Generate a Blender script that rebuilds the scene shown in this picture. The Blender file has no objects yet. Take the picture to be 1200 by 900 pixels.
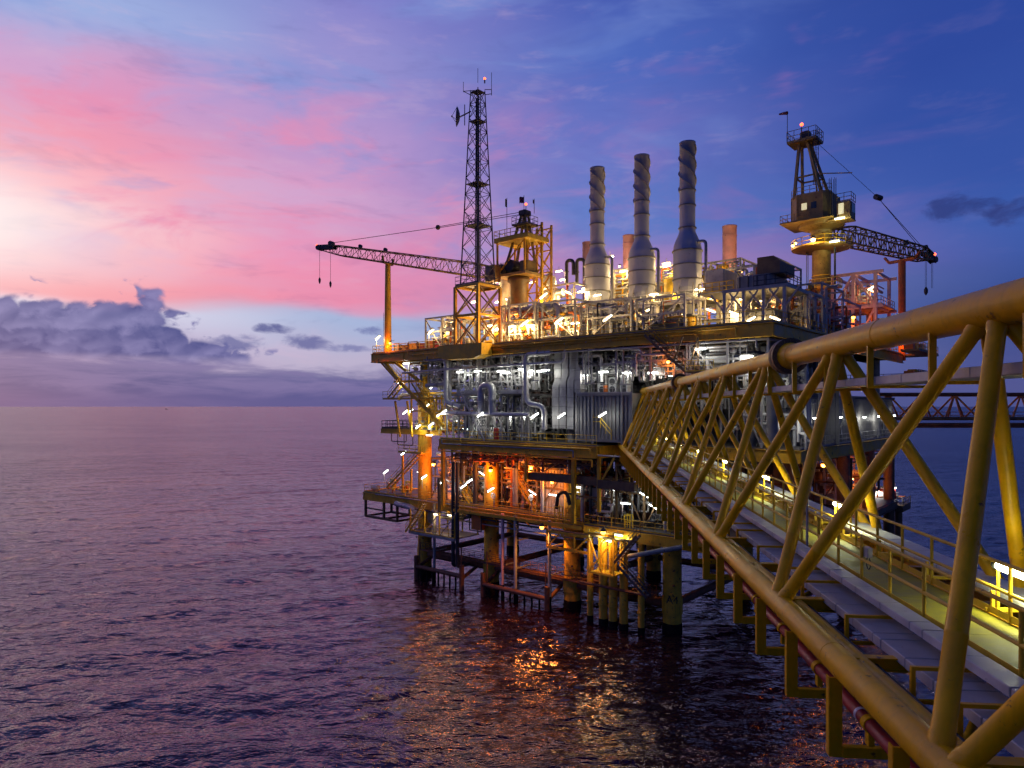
import bpy, math, random
import numpy as np
from mathutils import Vector, Matrix

# ------------------------------------------------------------------ scene, camera, world, sun
scene = bpy.context.scene
col = scene.collection
scene.render.engine = 'CYCLES'
scene.cycles.use_denoising = True
scene.cycles.max_bounces = 4
scene.cycles.diffuse_bounces = 2
scene.cycles.glossy_bounces = 2
scene.cycles.transmission_bounces = 3
scene.cycles.sample_clamp_indirect = 4.0
scene.cycles.use_light_tree = True
scene.cycles.use_adaptive_sampling = True
scene.cycles.adaptive_threshold = 0.03
scene.cycles.adaptive_min_samples = 16
scene.cycles.caustics_reflective = False
scene.cycles.caustics_refractive = False
scene.view_settings.view_transform = 'Standard'
scene.view_settings.look = 'None'
scene.view_settings.exposure = 0.0
scene.view_settings.gamma = 1.0
scene.view_settings.use_curve_mapping = False

CAM_H = 25.0
cam_data = bpy.data.cameras.new('camera')
cam_data.sensor_width = 36.0
cam_data.lens = 24.0
cam_data.shift_y = 26.0 / 1200.0
cam_data.clip_start = 0.05
cam_data.clip_end = 60000.0
cam = bpy.data.objects.new('camera', cam_data)
cam.location = (0, 0, CAM_H)
cam.rotation_euler = (math.radians(90), 0, 0)
col.objects.link(cam)
scene.camera = cam


def lin(c):
    return tuple(((v / 255.0) / 12.92 if v / 255.0 <= 0.04045 else ((v / 255.0 + 0.055) / 1.055) ** 2.4) for v in c)


def rgba(c):
    return (c[0], c[1], c[2], 1.0)


# small expression helper for shader math
class E:
    def __init__(self, nt, s):
        self.nt, self.s = nt, s

    def _op(self, op, *others):
        n = self.nt.nodes.new('ShaderNodeMath')
        n.operation = op
        for i, o in enumerate((self,) + others):
            if isinstance(o, E):
                self.nt.links.new(o.s, n.inputs[i])
            else:
                n.inputs[i].default_value = o
        return E(self.nt, n.outputs[0])

    def __add__(self, o): return self._op('ADD', o)
    def __sub__(self, o): return self._op('SUBTRACT', o)
    def __mul__(self, o): return self._op('MULTIPLY', o)
    def __rsub__(self, o): return self * -1.0 + o
    def __truediv__(self, o): return self._op('DIVIDE', o)
    def max(self, o): return self._op('MAXIMUM', o)
    def min(self, o): return self._op('MINIMUM', o)
    def pow(self, o): return self._op('POWER', o)
    def exp(self): return self._op('EXPONENT')
    def abs(self): return self._op('ABSOLUTE')
    def sqrt(self): return self._op('SQRT')
    def atan2(self, o): return self._op('ARCTAN2', o)
    def acos(self): return self._op('ARCCOSINE')

    def step(self, a, b, smooth=True, lo=0.0, hi=1.0):
        n = self.nt.nodes.new('ShaderNodeMapRange')
        n.interpolation_type = 'SMOOTHSTEP' if smooth else 'LINEAR'
        self.nt.links.new(self.s, n.inputs[0])
        for i, v in zip((1, 2, 3, 4), (a, b, lo, hi)):
            n.inputs[i].default_value = v
        return E(self.nt, n.outputs[0])

    def ramp(self, stops, interp='EASE'):
        n = self.nt.nodes.new('ShaderNodeValToRGB')
        n.color_ramp.interpolation = interp
        cr = n.color_ramp.elements
        while len(cr) < len(stops):
            cr.new(0.5)
        for e, (p, c) in zip(cr, stops):
            e.position = p
            e.color = rgba(c) if len(c) == 3 else c
        self.nt.links.new(self.s, n.inputs[0])
        return E(self.nt, n.outputs[0])


def combine(nt, x, y, z):
    n = nt.nodes.new('ShaderNodeCombineXYZ')
    for i, o in enumerate((x, y, z)):
        if isinstance(o, E):
            nt.links.new(o.s, n.inputs[i])
        else:
            n.inputs[i].default_value = o
    return E(nt, n.outputs[0])


def noise(nt, vec, scale=1.0, detail=4.0, rough=0.5, dist=0.0):
    n = nt.nodes.new('ShaderNodeTexNoise')
    if vec is not None:
        nt.links.new(vec.s, n.inputs['Vector'])
    n.inputs['Scale'].default_value = scale
    n.inputs['Detail'].default_value = detail
    n.inputs['Roughness'].default_value = rough
    n.inputs['Distortion'].default_value = dist
    return E(nt, n.outputs[0])


def mixc(nt, fac, a, b, blend='MIX'):
    n = nt.nodes.new('ShaderNodeMix')
    n.data_type = 'RGBA'
    n.blend_type = blend
    n.clamp_factor = True
    if isinstance(fac, E):
        nt.links.new(fac.s, n.inputs[0])
    else:
        n.inputs[0].default_value = fac
    for i, o in ((6, a), (7, b)):
        if isinstance(o, E):
            nt.links.new(o.s, n.inputs[i])
        else:
            n.inputs[i].default_value = rgba(o)
    return E(nt, n.outputs[2])


# ---- the dusk sky
SUN_AZ, SUN_EL = -0.74, math.radians(4.0)
world = bpy.data.worlds.new('World')
scene.world = world
world.use_nodes = True
nt = world.node_tree
nt.nodes.clear()
tc = nt.nodes.new('ShaderNodeTexCoord')
sep = nt.nodes.new('ShaderNodeSeparateXYZ')
nt.links.new(tc.outputs['Generated'], sep.inputs[0])
dx, dy, dz = (E(nt, o) for o in sep.outputs)
hor = (dx * dx + dy * dy).sqrt().max(1e-4)
elev = dz.atan2(hor) * 57.29578                    # degrees
azim = dx.atan2(dy) * 57.29578                     # degrees, 0 = camera axis, minus = left
away = ((dx * math.sin(SUN_AZ) + dy * math.cos(SUN_AZ)) / hor).min(1.0).max(-1.0).acos() * 57.29578
warp = noise(nt, combine(nt, azim * 0.05, elev * 0.16, 3.1), 1.0, 3, 0.55)
warp2 = noise(nt, combine(nt, azim * 0.03, elev * 0.09, 9.7), 1.0, 2, 0.5)
e2 = elev + (warp - 0.5) * 5.0
a2 = away + (warp2 - 0.5) * 22.0
t = (e2 / 60.0).max(0.0)
D = 1 / 60.0
rL = t.ramp([(0, lin((112, 102, 160))), (3.5 * D, lin((190, 166, 204))), (7.0 * D, lin((226, 220, 240))), (8.2 * D, lin((250, 160, 172))),
             (10.5 * D, lin((255, 190, 198))), (12.5 * D, lin((255, 206, 212))), (15 * D, lin((255, 176, 190))), (18.5 * D, lin((248, 154, 178))),
             (22 * D, lin((214, 166, 210))), (26 * D, lin((160, 178, 228))), (34 * D, lin((104, 132, 204))), (1, lin((56, 70, 140)))])
rM = t.ramp([(0, lin((104, 98, 156))), (4 * D, lin((190, 180, 210))), (7.4 * D, lin((168, 184, 222))), (8.8 * D, lin((240, 142, 176))),
             (12 * D, lin((240, 148, 186))), (16 * D, lin((221, 160, 203))), (21 * D, lin((188, 154, 209))), (26 * D, lin((154, 148, 212))),
             (34 * D, lin((120, 120, 202))), (1, lin((50, 60, 134)))])
rC = t.ramp([(0, lin((108, 104, 158))), (5 * D, lin((120, 140, 196))), (8 * D, lin((134, 140, 200))), (11 * D, lin((168, 132, 190))),
             (15 * D, lin((100, 126, 202))), (20 * D, lin((108, 118, 198))), (27 * D, lin((78, 106, 192))), (34 * D, lin((72, 88, 176))), (1, lin((40, 54, 124)))])
rR = t.ramp([(0, lin((84, 88, 146))), (3 * D, lin((70, 80, 144))), (7 * D, lin((50, 74, 146))), (12 * D, lin((58, 92, 174))),
             (17 * D, lin((54, 84, 168))), (24 * D, lin((46, 74, 160))), (34 * D, lin((40, 66, 148))), (1, lin((28, 46, 112)))])
c = mixc(nt, a2.step(6, 27), rL, rM)
c = mixc(nt, a2.step(26, 52), c, rC)
c = mixc(nt, a2.step(50, 78), c, rR)
# pink streaks of high cloud, and blue gaps between them
st = noise(nt, combine(nt, azim * 0.085 + elev * 0.05, elev * 0.30 - azim * 0.05, 1.7), 1.0, 5, 0.6, 0.6)
band = elev.step(8, 12) * elev.step(27, 18)
c = mixc(nt, st.step(0.46, 0.66) * band * away.step(64, 15, True) * 0.80, c, lin((242, 142, 178)))
st2 = noise(nt, combine(nt, azim * 0.06, elev * 0.22, 21.3), 1.0, 4, 0.6, 0.4)
c = mixc(nt, st2.step(0.50, 0.34) * band * away.step(50, 20) * 0.45, c, lin((206, 178, 220)))
c = mixc(nt, st2.step(0.52, 0.72) * elev.step(6, 11) * away.step(75, 30) * 0.65, c, lin((128, 152, 218)))
c = mixc(nt, st2.step(0.48, 0.30) * elev.step(9, 14) * elev.step(40, 26) * away.step(20, 60) * away.step(80, 62) * 0.40, c, lin((150, 110, 178)))
st3 = noise(nt, combine(nt, azim * 0.16, elev * 0.55, 33.0), 1.0, 4, 0.62, 0.3)
c = mixc(nt, (st3 - 0.5).abs().step(0.02, 0.22) * away.step(75, 35, True, 0.03, 0.16), c, mixc(nt, st3.step(0.45, 0.55), lin((70, 78, 150)), lin((230, 190, 215))))
# glow where the sun went down
g = (((away - 0.5) * 0.115).pow(2.0) + ((elev - 12.3) * 0.24).pow(2.0)) * -1.0
c = mixc(nt, g.exp() * 0.95, c, (1.05, 0.99, 0.98))
# cumulus bank low on the left: billowing heads on a flat base, a second soft bank under it
def voronoi(vec, scale, smooth=0.35):
    n = nt.nodes.new('ShaderNodeTexVoronoi')
    n.feature = 'SMOOTH_F1'
    n.voronoi_dimensions = '2D'
    n.inputs['Scale'].default_value = scale
    n.inputs['Smoothness'].default_value = smooth
    nt.links.new(vec.s, n.inputs['Vector'])
    return E(nt, n.outputs['Distance'])


top = ((azim + 90.0) / 180.0).ramp([(0.0, (.13,) * 3), (0.28, (.180,) * 3), (0.305, (.196,) * 3), (0.318, (.184,) * 3), (0.335, (.206,) * 3), (0.347, (.212,) * 3), (0.358, (.168,) * 3), (0.370, (.130,) * 3),
                                     (0.382, (.096,) * 3), (0.42, (.050,) * 3), (0.47, (.03,) * 3), (1.0, (.03,) * 3)], 'LINEAR') * 40.0
fine = noise(nt, combine(nt, azim * 0.75, elev * 1.0, 5.0), 1.0, 5, 0.6, 0.3)
big = noise(nt, combine(nt, azim * 0.28, elev * 0.40, 8.0), 1.0, 2, 0.5)
bx, by = azim + (fine - 0.5) * 2.2 + (big - 0.5) * 7.0, elev + (fine - 0.5) * 1.5 + (big - 0.5) * 3.0
vor = voronoi(combine(nt, bx * 0.55, by * 0.75, 0.0), 1.0)
vor_lit = voronoi(combine(nt, bx * 0.55 + 0.16, by * 0.75 - 0.30, 0.0), 1.0)
dens = (top - elev) * 0.85 + (0.42 - vor) * 2.3 + (fine - 0.5) * 1.7 + (big - 0.5) * 2.2
mask = dens.step(-0.15, 0.85) * elev.step(2.9, 4.0)
shade = (vor_lit - vor) * 0.9 + 0.40 + (fine - 0.5) * 1.1 + (big - 0.5) * 1.0 + (elev - 5.0) * 0.05
cc = mixc(nt, shade.step(0.05, 0.95, False), lin((62, 74, 142)), lin((128, 126, 182)))
low = noise(nt, combine(nt, azim * 0.12, elev * 0.75, 14.0), 1.0, 5, 0.6, 0.4)
lowc = mixc(nt, low.step(0.34, 0.62), lin((70, 80, 142)), lin((118, 110, 164)))
m_low = ((low - 0.5) * 3.2 + (azim * -0.03 + 2.9 - elev) * 0.75).step(0.0, 0.9) * away.step(75, 30, True, 0.35, 0.9)
c = mixc(nt, m_low, c, mixc(nt, away.step(40, 80), lowc, lin((80, 86, 148))))
c = mixc(nt, mask * away.step(60, 30, True, 0.0, 0.97), c, cc)
# haze line just over the sea
c = mixc(nt, elev.step(1.6, 0.2) * 0.8, c, mixc(nt, away.step(10, 75), lin((94, 92, 150)), lin((76, 84, 142))))


# few single clouds
BLOB = noise(nt, combine(nt, azim * 0.42, elev * 0.8, 2.2), 1.0, 5, 0.6, 0.3)

def blob(cx, cy, wx, wy, colr, amt, seed):
    global c
    n_ = BLOB
    q = ((azim - cx) / wx).pow(2.0) + ((elev - cy) / wy).pow(2.0)
    m = (n_ * 2.6 - q * 1.0 - 0.55).step(0.0, 0.8) * amt
    c = mixc(nt, m, c, colr)


def az_el(x, y):
    k = (x - 600) / 800.0
    return math.degrees(math.atan(k)), math.degrees(math.atan((476 - y) / 800.0 / math.sqrt(1 + k * k)))


for x, y, wx, wy, cl, am, sd in ((318, 384, 1.9, .62, (84, 90, 152), .9, 2.2), (362, 402, 2.6, .8, (96, 100, 160), .85, 7.3), (432, 388, 1.6, .55, (98, 106, 168), .8, 11.1), (280, 400, 2.6, .9, (92, 98, 160), .8, 3.3), (405, 408, 2.4, .5, (104, 108, 168), .7, 3.3),
                                 (1130, 240, 3.2, 1.3, (44, 54, 118), .75, 4.4), (1190, 248, 2.4, 1.2, (44, 54, 118), .7, 8.1)):
    a_, e_ = az_el(x, y)
    blob(a_, e_, wx, wy, lin(cl), am, sd)

sky = nt.nodes.new('ShaderNodeTexSky')
sky.sky_type = 'NISHITA'
sky.sun_disc = False
sky.sun_elevation = SUN_EL
sky.sun_rotation = SUN_AZ
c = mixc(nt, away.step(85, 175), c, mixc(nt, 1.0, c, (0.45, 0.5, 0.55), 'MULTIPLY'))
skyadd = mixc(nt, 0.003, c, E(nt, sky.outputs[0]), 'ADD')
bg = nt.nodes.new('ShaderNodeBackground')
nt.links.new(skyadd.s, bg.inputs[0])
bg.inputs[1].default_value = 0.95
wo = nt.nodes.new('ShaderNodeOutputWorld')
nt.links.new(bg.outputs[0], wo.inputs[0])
world.cycles.sampling_method = 'MANUAL'
world.cycles.sample_map_resolution = 512

sun_d = bpy.data.lights.new('sun', 'SUN')
sun_d.energy = 0.02
sun_d.angle = math.radians(35)
sun_d.color = (1.0, 0.66, 0.62)
sun = bpy.data.objects.new('sun', sun_d)
sun.location = (-60, 60, 60)
sun.rotation_euler = Vector((-math.sin(SUN_AZ), -math.cos(SUN_AZ), -math.tan(math.radians(12)))).to_track_quat('-Z', 'Y').to_euler()
col.objects.link(sun)

# ------------------------------------------------------------------ materials
MATS = {}


def mat(name, color, rough=0.5, metal=0.0, var=0.25, scale=0.8, rust=0.0, bump=0.05, streak=0.0, rust_col=(0.13, 0.055, 0.022), spec=0.5):
    m = bpy.data.materials.new(name)
    m.use_nodes = True
    t_ = m.node_tree
    b = t_.nodes['Principled BSDF']
    tcn = t_.nodes.new('ShaderNodeTexCoord')
    vec = E(t_, tcn.outputs['Object'])
    n1 = noise(t_, vec, scale, 4, 0.6)
    dark = tuple(v * (1 - var) for v in color)
    lite = tuple(min(1, v * (1 + var * 0.5)) for v in color)
    cc_ = mixc(t_, n1.step(0.3, 0.7), dark, lite)
    if streak:
        mp = t_.nodes.new('ShaderNodeMapping')
        mp.inputs['Scale'].default_value = (6, 6, 0.5)
        t_.links.new(vec.s, mp.inputs[0])
        n3 = noise(t_, E(t_, mp.outputs[0]), 1.0, 3, 0.6)
        cc_ = mixc(t_, n3.step(0.5, 0.75) * streak, cc_, tuple(v * 0.4 + 0.01 for v in color))
    if rust:
        n2 = noise(t_, vec, scale * 2.7, 5, 0.65)
        cc_ = mixc(t_, n2.step(0.66 - rust * 0.25, 0.74 - rust * 0.12), cc_, rust_col)
    t_.links.new(cc_.s, b.inputs['Base Color'])
    rr = n1.step(0.3, 0.7, True, max(0.05, rough - 0.1), min(1, rough + 0.12))
    t_.links.new(rr.s, b.inputs['Roughness'])
    b.inputs['Metallic'].default_value = metal
    b.inputs['Specular IOR Level'].default_value = spec
    if bump:
        nb = noise(t_, vec, scale * 9, 2, 0.6)
        bp = t_.nodes.new('ShaderNodeBump')
        bp.inputs['Strength'].default_value = bump
        bp.inputs['Distance'].default_value = 0.02
        t_.links.new(nb.s, bp.inputs['Height'])
        t_.links.new(bp.outputs[0], b.inputs['Normal'])
    MATS[name] = m
    return m


def emat(name, color, strength):
    m = bpy.data.materials.new(name)
    m.use_nodes = True
    b = m.node_tree.nodes['Principled BSDF']
    b.inputs['Base Color'].default_value = rgba((0.8, 0.8, 0.8))
    b.inputs['Emission Color'].default_value = rgba(color)
    b.inputs['Emission Strength'].default_value = strength
    m.cycles.emission_sampling = 'NONE'      # each lamp carries its own light
    MATS[name] = m
    return m


mat('bridge_yellow', (0.88, 0.46, 0.005), 0.36, 0, 0.18, 1.2, 0.16, 0.06, 0.25, spec=0.22)
mat('rail_yellow', (0.70, 0.43, 0.015), 0.45, 0, 0.15, 2.0, 0.15)
mat('platform_yellow', (0.84, 0.45, 0.018), 0.5, 0, 0.30, 0.5, 0.28, 0.08, 0.35)
mat('leg_yellow', (0.80, 0.45, 0.030), 0.55, 0, 0.30, 0.6, 0.35, 0.1, 0.5)
mat('bright_yellow', (0.70, 0.46, 0.03), 0.45, 0, 0.2, 1.5, 0.1)
mat('walkway_floor', (0.32, 0.27, 0.012), 0.62, 0, 0.3, 2.5, 0.2, 0.15)
mat('tray_grey', (0.50, 0.49, 0.45), 0.5, 0.1, 0.2, 1.5, 0.05, 0.05)
mat('galvanised', (0.34, 0.33, 0.32), 0.45, 0.15, 0.25, 1.0, 0.06)
mat('silver_pipe', (0.46, 0.45, 0.43), 0.34, 0.3, 0.2, 0.9, 0.0)
mat('cream_steel', (0.50, 0.47, 0.40), 0.5, 0, 0.25, 0.9, 0.2, 0.05, 0.25)
mat('white_steel', (0.62, 0.62, 0.60), 0.5, 0, 0.2, 0.9, 0.12, 0.05, 0.2)
mat('stack_grey', (0.42, 0.44, 0.52), 0.6, 0.05, 0.12, 0.35, 0.02, 0.05, 0.10)
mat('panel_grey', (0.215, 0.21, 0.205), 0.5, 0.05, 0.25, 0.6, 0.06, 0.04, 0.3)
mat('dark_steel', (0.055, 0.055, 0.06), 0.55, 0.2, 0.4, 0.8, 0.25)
mat('black_rubber', (0.015, 0.015, 0.017), 0.65)
mat('deck_plate', (0.12, 0.115, 0.11), 0.6, 0.2, 0.4, 0.7, 0.35)
mat('orange_paint', (0.66, 0.17, 0.025), 0.5, 0, 0.25, 0.9, 0.15)
mat('red_paint', (0.38, 0.03, 0.022), 0.45, 0, 0.25, 1.0, 0.12)
mat('salmon_paint', (0.92, 0.52, 0.47), 0.55, 0, 0.2, 0.8, 0.15)
mat('rust_tube', (0.20, 0.075, 0.035), 0.65, 0, 0.4, 0.7, 0.5, 0.15)
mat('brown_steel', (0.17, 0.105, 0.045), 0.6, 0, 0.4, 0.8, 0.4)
mat('marine_growth', (0.016, 0.014, 0.011), 0.95, 0, 0.5, 2.5, 0, 0.5, spec=0.1)
mat('tower_steel', (0.10, 0.09, 0.095), 0.55, 0.3, 0.3, 1.0, 0.2)
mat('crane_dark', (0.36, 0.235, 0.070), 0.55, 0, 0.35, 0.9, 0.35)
mat('blue_paint', (0.03, 0.06, 0.22), 0.5, 0, 0.2, 1.0)
mat('white_paint', (0.78, 0.78, 0.76), 0.5, 0, 0.1, 1.0)
mat('cable_black', (0.02, 0.02, 0.022), 0.5)
mat('flag_yellow', (0.75, 0.48, 0.02), 0.8)
mat('flag_dark', (0.16, 0.05, 0.08), 0.8)
glass = mat('window_glass', (0.03, 0.035, 0.04), 0.08, 0, 0.1, 1, 0, 0)
emat('tube_cool', (0.90, 1.0, 0.92), 14)
emat('tube_green', (0.93, 1.0, 0.74), 12)
emat('tube_warm', (1.0, 0.86, 0.52), 14)
emat('sodium', (1.0, 0.34, 0.04), 9)
emat('sodium_white', (1.0, 0.62, 0.22), 9)
emat('beacon_red', (1.0, 0.10, 0.02), 5)
emat('cab_light', (1.0, 0.88, 0.40), 0.6)

# ------------------------------------------------------------------ mesh helpers
V = Vector


class MB:
    """collects shapes; build() links them as one mesh object"""

    def __init__(self):
        self.v, self.f, self.sm = [], [], []

    def add(self, vs, fs, smooth=False):
        o = len(self.v)
        self.v.extend([tuple(p) for p in vs])
        for f in fs:
            self.f.append(tuple(i + o for i in f))
            self.sm.append(smooth)
        return self

    def box(self, x0, x1, y0, y1, z0, z1):
        vs = [(x0, y0, z0), (x1, y0, z0), (x1, y1, z0), (x0, y1, z0), (x0, y0, z1), (x1, y0, z1), (x1, y1, z1), (x0, y1, z1)]
        return self.add(vs, [(0, 3, 2, 1), (4, 5, 6, 7), (0, 1, 5, 4), (1, 2, 6, 5), (2, 3, 7, 6), (3, 0, 4, 7)])

    def bbox(self, x0, x1, y0, y1, z0, z1, c=0.02):
        """box with chamfered upright and top edges"""
        ring = lambda d, z: [(x0 + d, y0 + d + c, z), (x0 + d + c, y0 + d, z), (x1 - d - c, y0 + d, z), (x1 - d, y0 + d + c, z),
                             (x1 - d, y1 - d - c, z), (x1 - d - c, y1 - d, z), (x0 + d + c, y1 - d, z), (x0 + d, y1 - d - c, z)]
        vs = ring(0, z0) + ring(0, z1 - c) + ring(c, z1)
        fs = [tuple(range(7, -1, -1)), tuple(range(16, 24))]
        for k in (0, 8):
            for i in range(8):
                j = (i + 1) % 8
                fs.append((k + i, k + j, k + 8 + j, k + 8 + i))
        return self.add(vs, fs)

    def bar(self, p, q, w, h=None, up=(0, 0, 1)):
        h = h or w
        p, q = V(p), V(q)
        d = (q - p)
        if d.length < 1e-6:
            return self
        d.normalize()
        u = V(up)
        if abs(d.dot(u)) > 0.99:
            u = V((0, 1, 0))
        s = d.cross(u).normalized()
        u = s.cross(d).normalized()
        vs = []
        for e in (p, q):
            for a, b in ((-1, -1), (1, -1), (1, 1), (-1, 1)):
                vs.append(e + s * (a * w / 2) + u * (b * h / 2))
        return self.add(vs, [(0, 1, 2, 3), (7, 6, 5, 4), (0, 4, 5, 1), (1, 5, 6, 2), (2, 6, 7, 3), (3, 7, 4, 0)])

    def ibeam(self, p, q, w, h, tf=0.06):
        up = V((0, 0, 1))
        p, q = V(p), V(q)
        self.bar(p + up * (h / 2 - tf / 2), q + up * (h / 2 - tf / 2), w, tf)
        self.bar(p - up * (h / 2 - tf / 2), q - up * (h / 2 - tf / 2), w, tf)
        return self.bar(p, q, tf * 0.8, h - 2 * tf)

    def tube(self, pts, r, n=8, caps=True, smooth=True):
        pts = [V(p) for p in pts]
        rs = r if isinstance(r, (list, tuple)) else [r] * len(pts)
        vs, fs = [], []
        d0 = (pts[1] - pts[0]).normalized()
        a = V((0, 0, 1)) if abs(d0.z) < 0.9 else V((1, 0, 0))
        s = d0.cross(a).normalized()
        prev = d0
        for i, p in enumerate(pts):
            if i == 0:
                d = d0
            elif i == len(pts) - 1:
                d = (pts[i] - pts[i - 1]).normalized()
            else:
                d = ((pts[i] - pts[i - 1]).normalized() + (pts[i + 1] - pts[i]).normalized())
                d = d.normalized() if d.length > 1e-6 else prev
            if i:
                s = prev.rotation_difference(d) @ s
            s = (s - d * s.dot(d)).normalized()
            b = d.cross(s)
            for k in range(n):
                an = 2 * math.pi * k / n
                vs.append(p + (s * math.cos(an) + b * math.sin(an)) * rs[i])
            prev = d
        m = len(pts)
        for i in range(m - 1):
            for k in range(n):
                k2 = (k + 1) % n
                fs.append((i * n + k, i * n + k2, (i + 1) * n + k2, (i + 1) * n + k))
        self.add(vs, fs, smooth)
        if caps:
            self.add(vs[:n], [tuple(range(n - 1, -1, -1))])
            self.add(vs[-n:], [tuple(range(n))])
        return self

    def lathe(self, x, y, prof, n=16, smooth=True):
        """profile of (radius, z) turned about the upright axis at x, y"""
        vs, fs = [], []
        for r, z in prof:
            for k in range(n):
                an = 2 * math.pi * k / n
                vs.append((x + r * math.cos(an), y + r * math.sin(an), z))
        for i in range(len(prof) - 1):
            for k in range(n):
                k2 = (k + 1) % n
                fs.append((i * n + k, i * n + k2, (i + 1) * n + k2, (i + 1) * n + k))
        self.add(vs, fs, smooth)
        if prof[0][0] > 0.01:
            self.add(vs[:n], [tuple(range(n - 1, -1, -1))])
        if prof[-1][0] > 0.01:
            self.add(vs[-n:], [tuple(range(n))])
        return self

    def ball(self, c, r, n=10, m=6, sz=1.0):
        return self.lathe(c[0], c[1], [(max(0.002, r * math.sin(math.pi * i / m)), c[2] - r * sz * math.cos(math.pi * i / m)) for i in range(m + 1)], n)

    def prism(self, poly, y0, y1):
        """polygon in x,z pulled along y"""
        n = len(poly)
        vs = [(x, y0, z) for x, z in poly] + [(x, y1, z) for x, z in poly]
        fs = [tuple(range(n)), tuple(range(2 * n - 1, n - 1, -1))]
        for i in range(n):
            j = (i + 1) % n
            fs.append((i, i + n, j + n, j))
        return self.add(vs, fs)

    def mesh(self, name, material, off=(0, 0, 0)):
        me = bpy.data.meshes.new(name)
        ox, oy, oz = off
        me.from_pydata([(a - ox, b - oy, c_ - oz) for a, b, c_ in self.v], [], self.f)
        me.polygons.foreach_set('use_smooth', self.sm)
        me.materials.append(MATS[material])
        me.update()
        return me

    def build(self, name, material, parent):
        """as a part: coordinates are given in the parent's frame (platform or bridge) and moved to its base"""
        me = self.mesh(name, material, BASE.get(parent.name, (0, 0, 0)))
        o = bpy.data.objects.new(name, me)
        col.objects.link(o)
        o.parent = parent
        BASE[o.name] = BASE.get(parent.name, (0, 0, 0))
        return o


BASE = {}


def rounded(pts, r=0.4, n=3):
    """fillet the corners of a path"""
    pts = [V(p) for p in pts]
    out = [pts[0]]
    for i in range(1, len(pts) - 1):
        a, b, c_ = pts[i - 1], pts[i], pts[i + 1]
        d1, d2 = (a - b), (c_ - b)
        rr = min(r, d1.length * 0.49, d2.length * 0.49)
        p, q = b + d1.normalized() * rr, b + d2.normalized() * rr
        for k in range(n + 1):
            t_ = k / n
            out.append(p * (1 - t_) ** 2 + b * (2 * t_ * (1 - t_)) + q * t_ ** 2)
    out.append(pts[-1])
    return out


# frames: platform (u right along the front face, v into depth), bridge (lateral, along)
PA = math.atan2(-0.656, 0.755)
PO = (17.6, 75.0)
CU, SU = 0.7549, 0.6559
BA = -math.atan(80 / 800.0)
FRAMES = {'plat': (PO[0], PO[1], PA), 'bridge': (0.0, 0.0, BA), 'world': (0.0, 0.0, 0.0)}


def to_world(frame, p):
    ox, oy, a = FRAMES[frame]
    return (ox + p[0] * math.cos(a) - p[1] * math.sin(a), oy + p[0] * math.sin(a) + p[1] * math.cos(a), p[2])


def Q(x, y, v):
    """the point of the upright plane v that a line of sight through the photo's pixel meets, in platform coordinates"""
    k = (x - 600) / 800.0
    u = (k * (PO[1] + CU * v) - PO[0] - SU * v) / (CU + SU * k)
    Y = PO[1] - SU * u + CU * v
    return V((u, v, CAM_H + (476 - y) / 800.0 * Y))


def pix(frame, p):
    w = to_world(frame, p)
    return 600 + 800 * w[0] / w[1], 476 - 800 * (w[2] - CAM_H) / w[1]


def thing(name, label, cat, base, group=None, frame='plat', kind=None):
    o = bpy.data.objects.new(name, None)
    o.empty_display_size = 0.3
    col.objects.link(o)
    o.location = to_world(frame, base)
    o.rotation_euler = (0, 0, FRAMES[frame][2])
    o['label'] = label
    o['category'] = cat
    if group:
        o['group'] = group
    o['kind'] = kind or 'thing'
    BASE[o.name] = tuple(base)
    return o


def solo(mb, name, material, label, cat, base, group=None, frame='plat', kind=None):
    me = mb.mesh(name, material, base)
    o = bpy.data.objects.new(name, me)
    col.objects.link(o)
    o.location = to_world(frame, base)
    o.rotation_euler = (0, 0, FRAMES[frame][2])
    if label:
        o['label'] = label
        o['category'] = cat
    if group:
        o['group'] = group
    if kind:
        o['kind'] = kind
    BASE[o.name] = tuple(base)
    return o


def share(name, me, parent, loc, rz=0.0):
    o = bpy.data.objects.new(name, me)
    col.objects.link(o)
    o.parent = parent
    b = BASE.get(parent.name, (0, 0, 0))
    o.location = (loc[0] - b[0], loc[1] - b[1], loc[2] - b[2])
    o.rotation_euler = (0, 0, rz)
    return o


def rail_mesh(mb, pts, h=1.1, r=0.032, step=1.6, n=5):
    pts = [V(p) for p in pts]
    for a, b in zip(pts[:-1], pts[1:]):
        d = b - a
        k = max(1, round(d.length / step))
        for i in range(k + 1):
            p = a + d * (i / k)
            mb.tube([p, p + V((0, 0, h))], r, n, False)
    for f in (1.0, 0.52):
        mb.tube([p + V((0, 0, h * f)) for p in pts], r, n)
    for a, b in zip(pts[:-1], pts[1:]):
        mb.bar(a + V((0, 0, 0.08)), b + V((0, 0, 0.08)), 0.015, 0.14)
    return mb


def railing(pts, parent, material='rail_yellow', **k):
    return rail_mesh(MB(), pts, **k).build('railing', material, parent)


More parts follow.
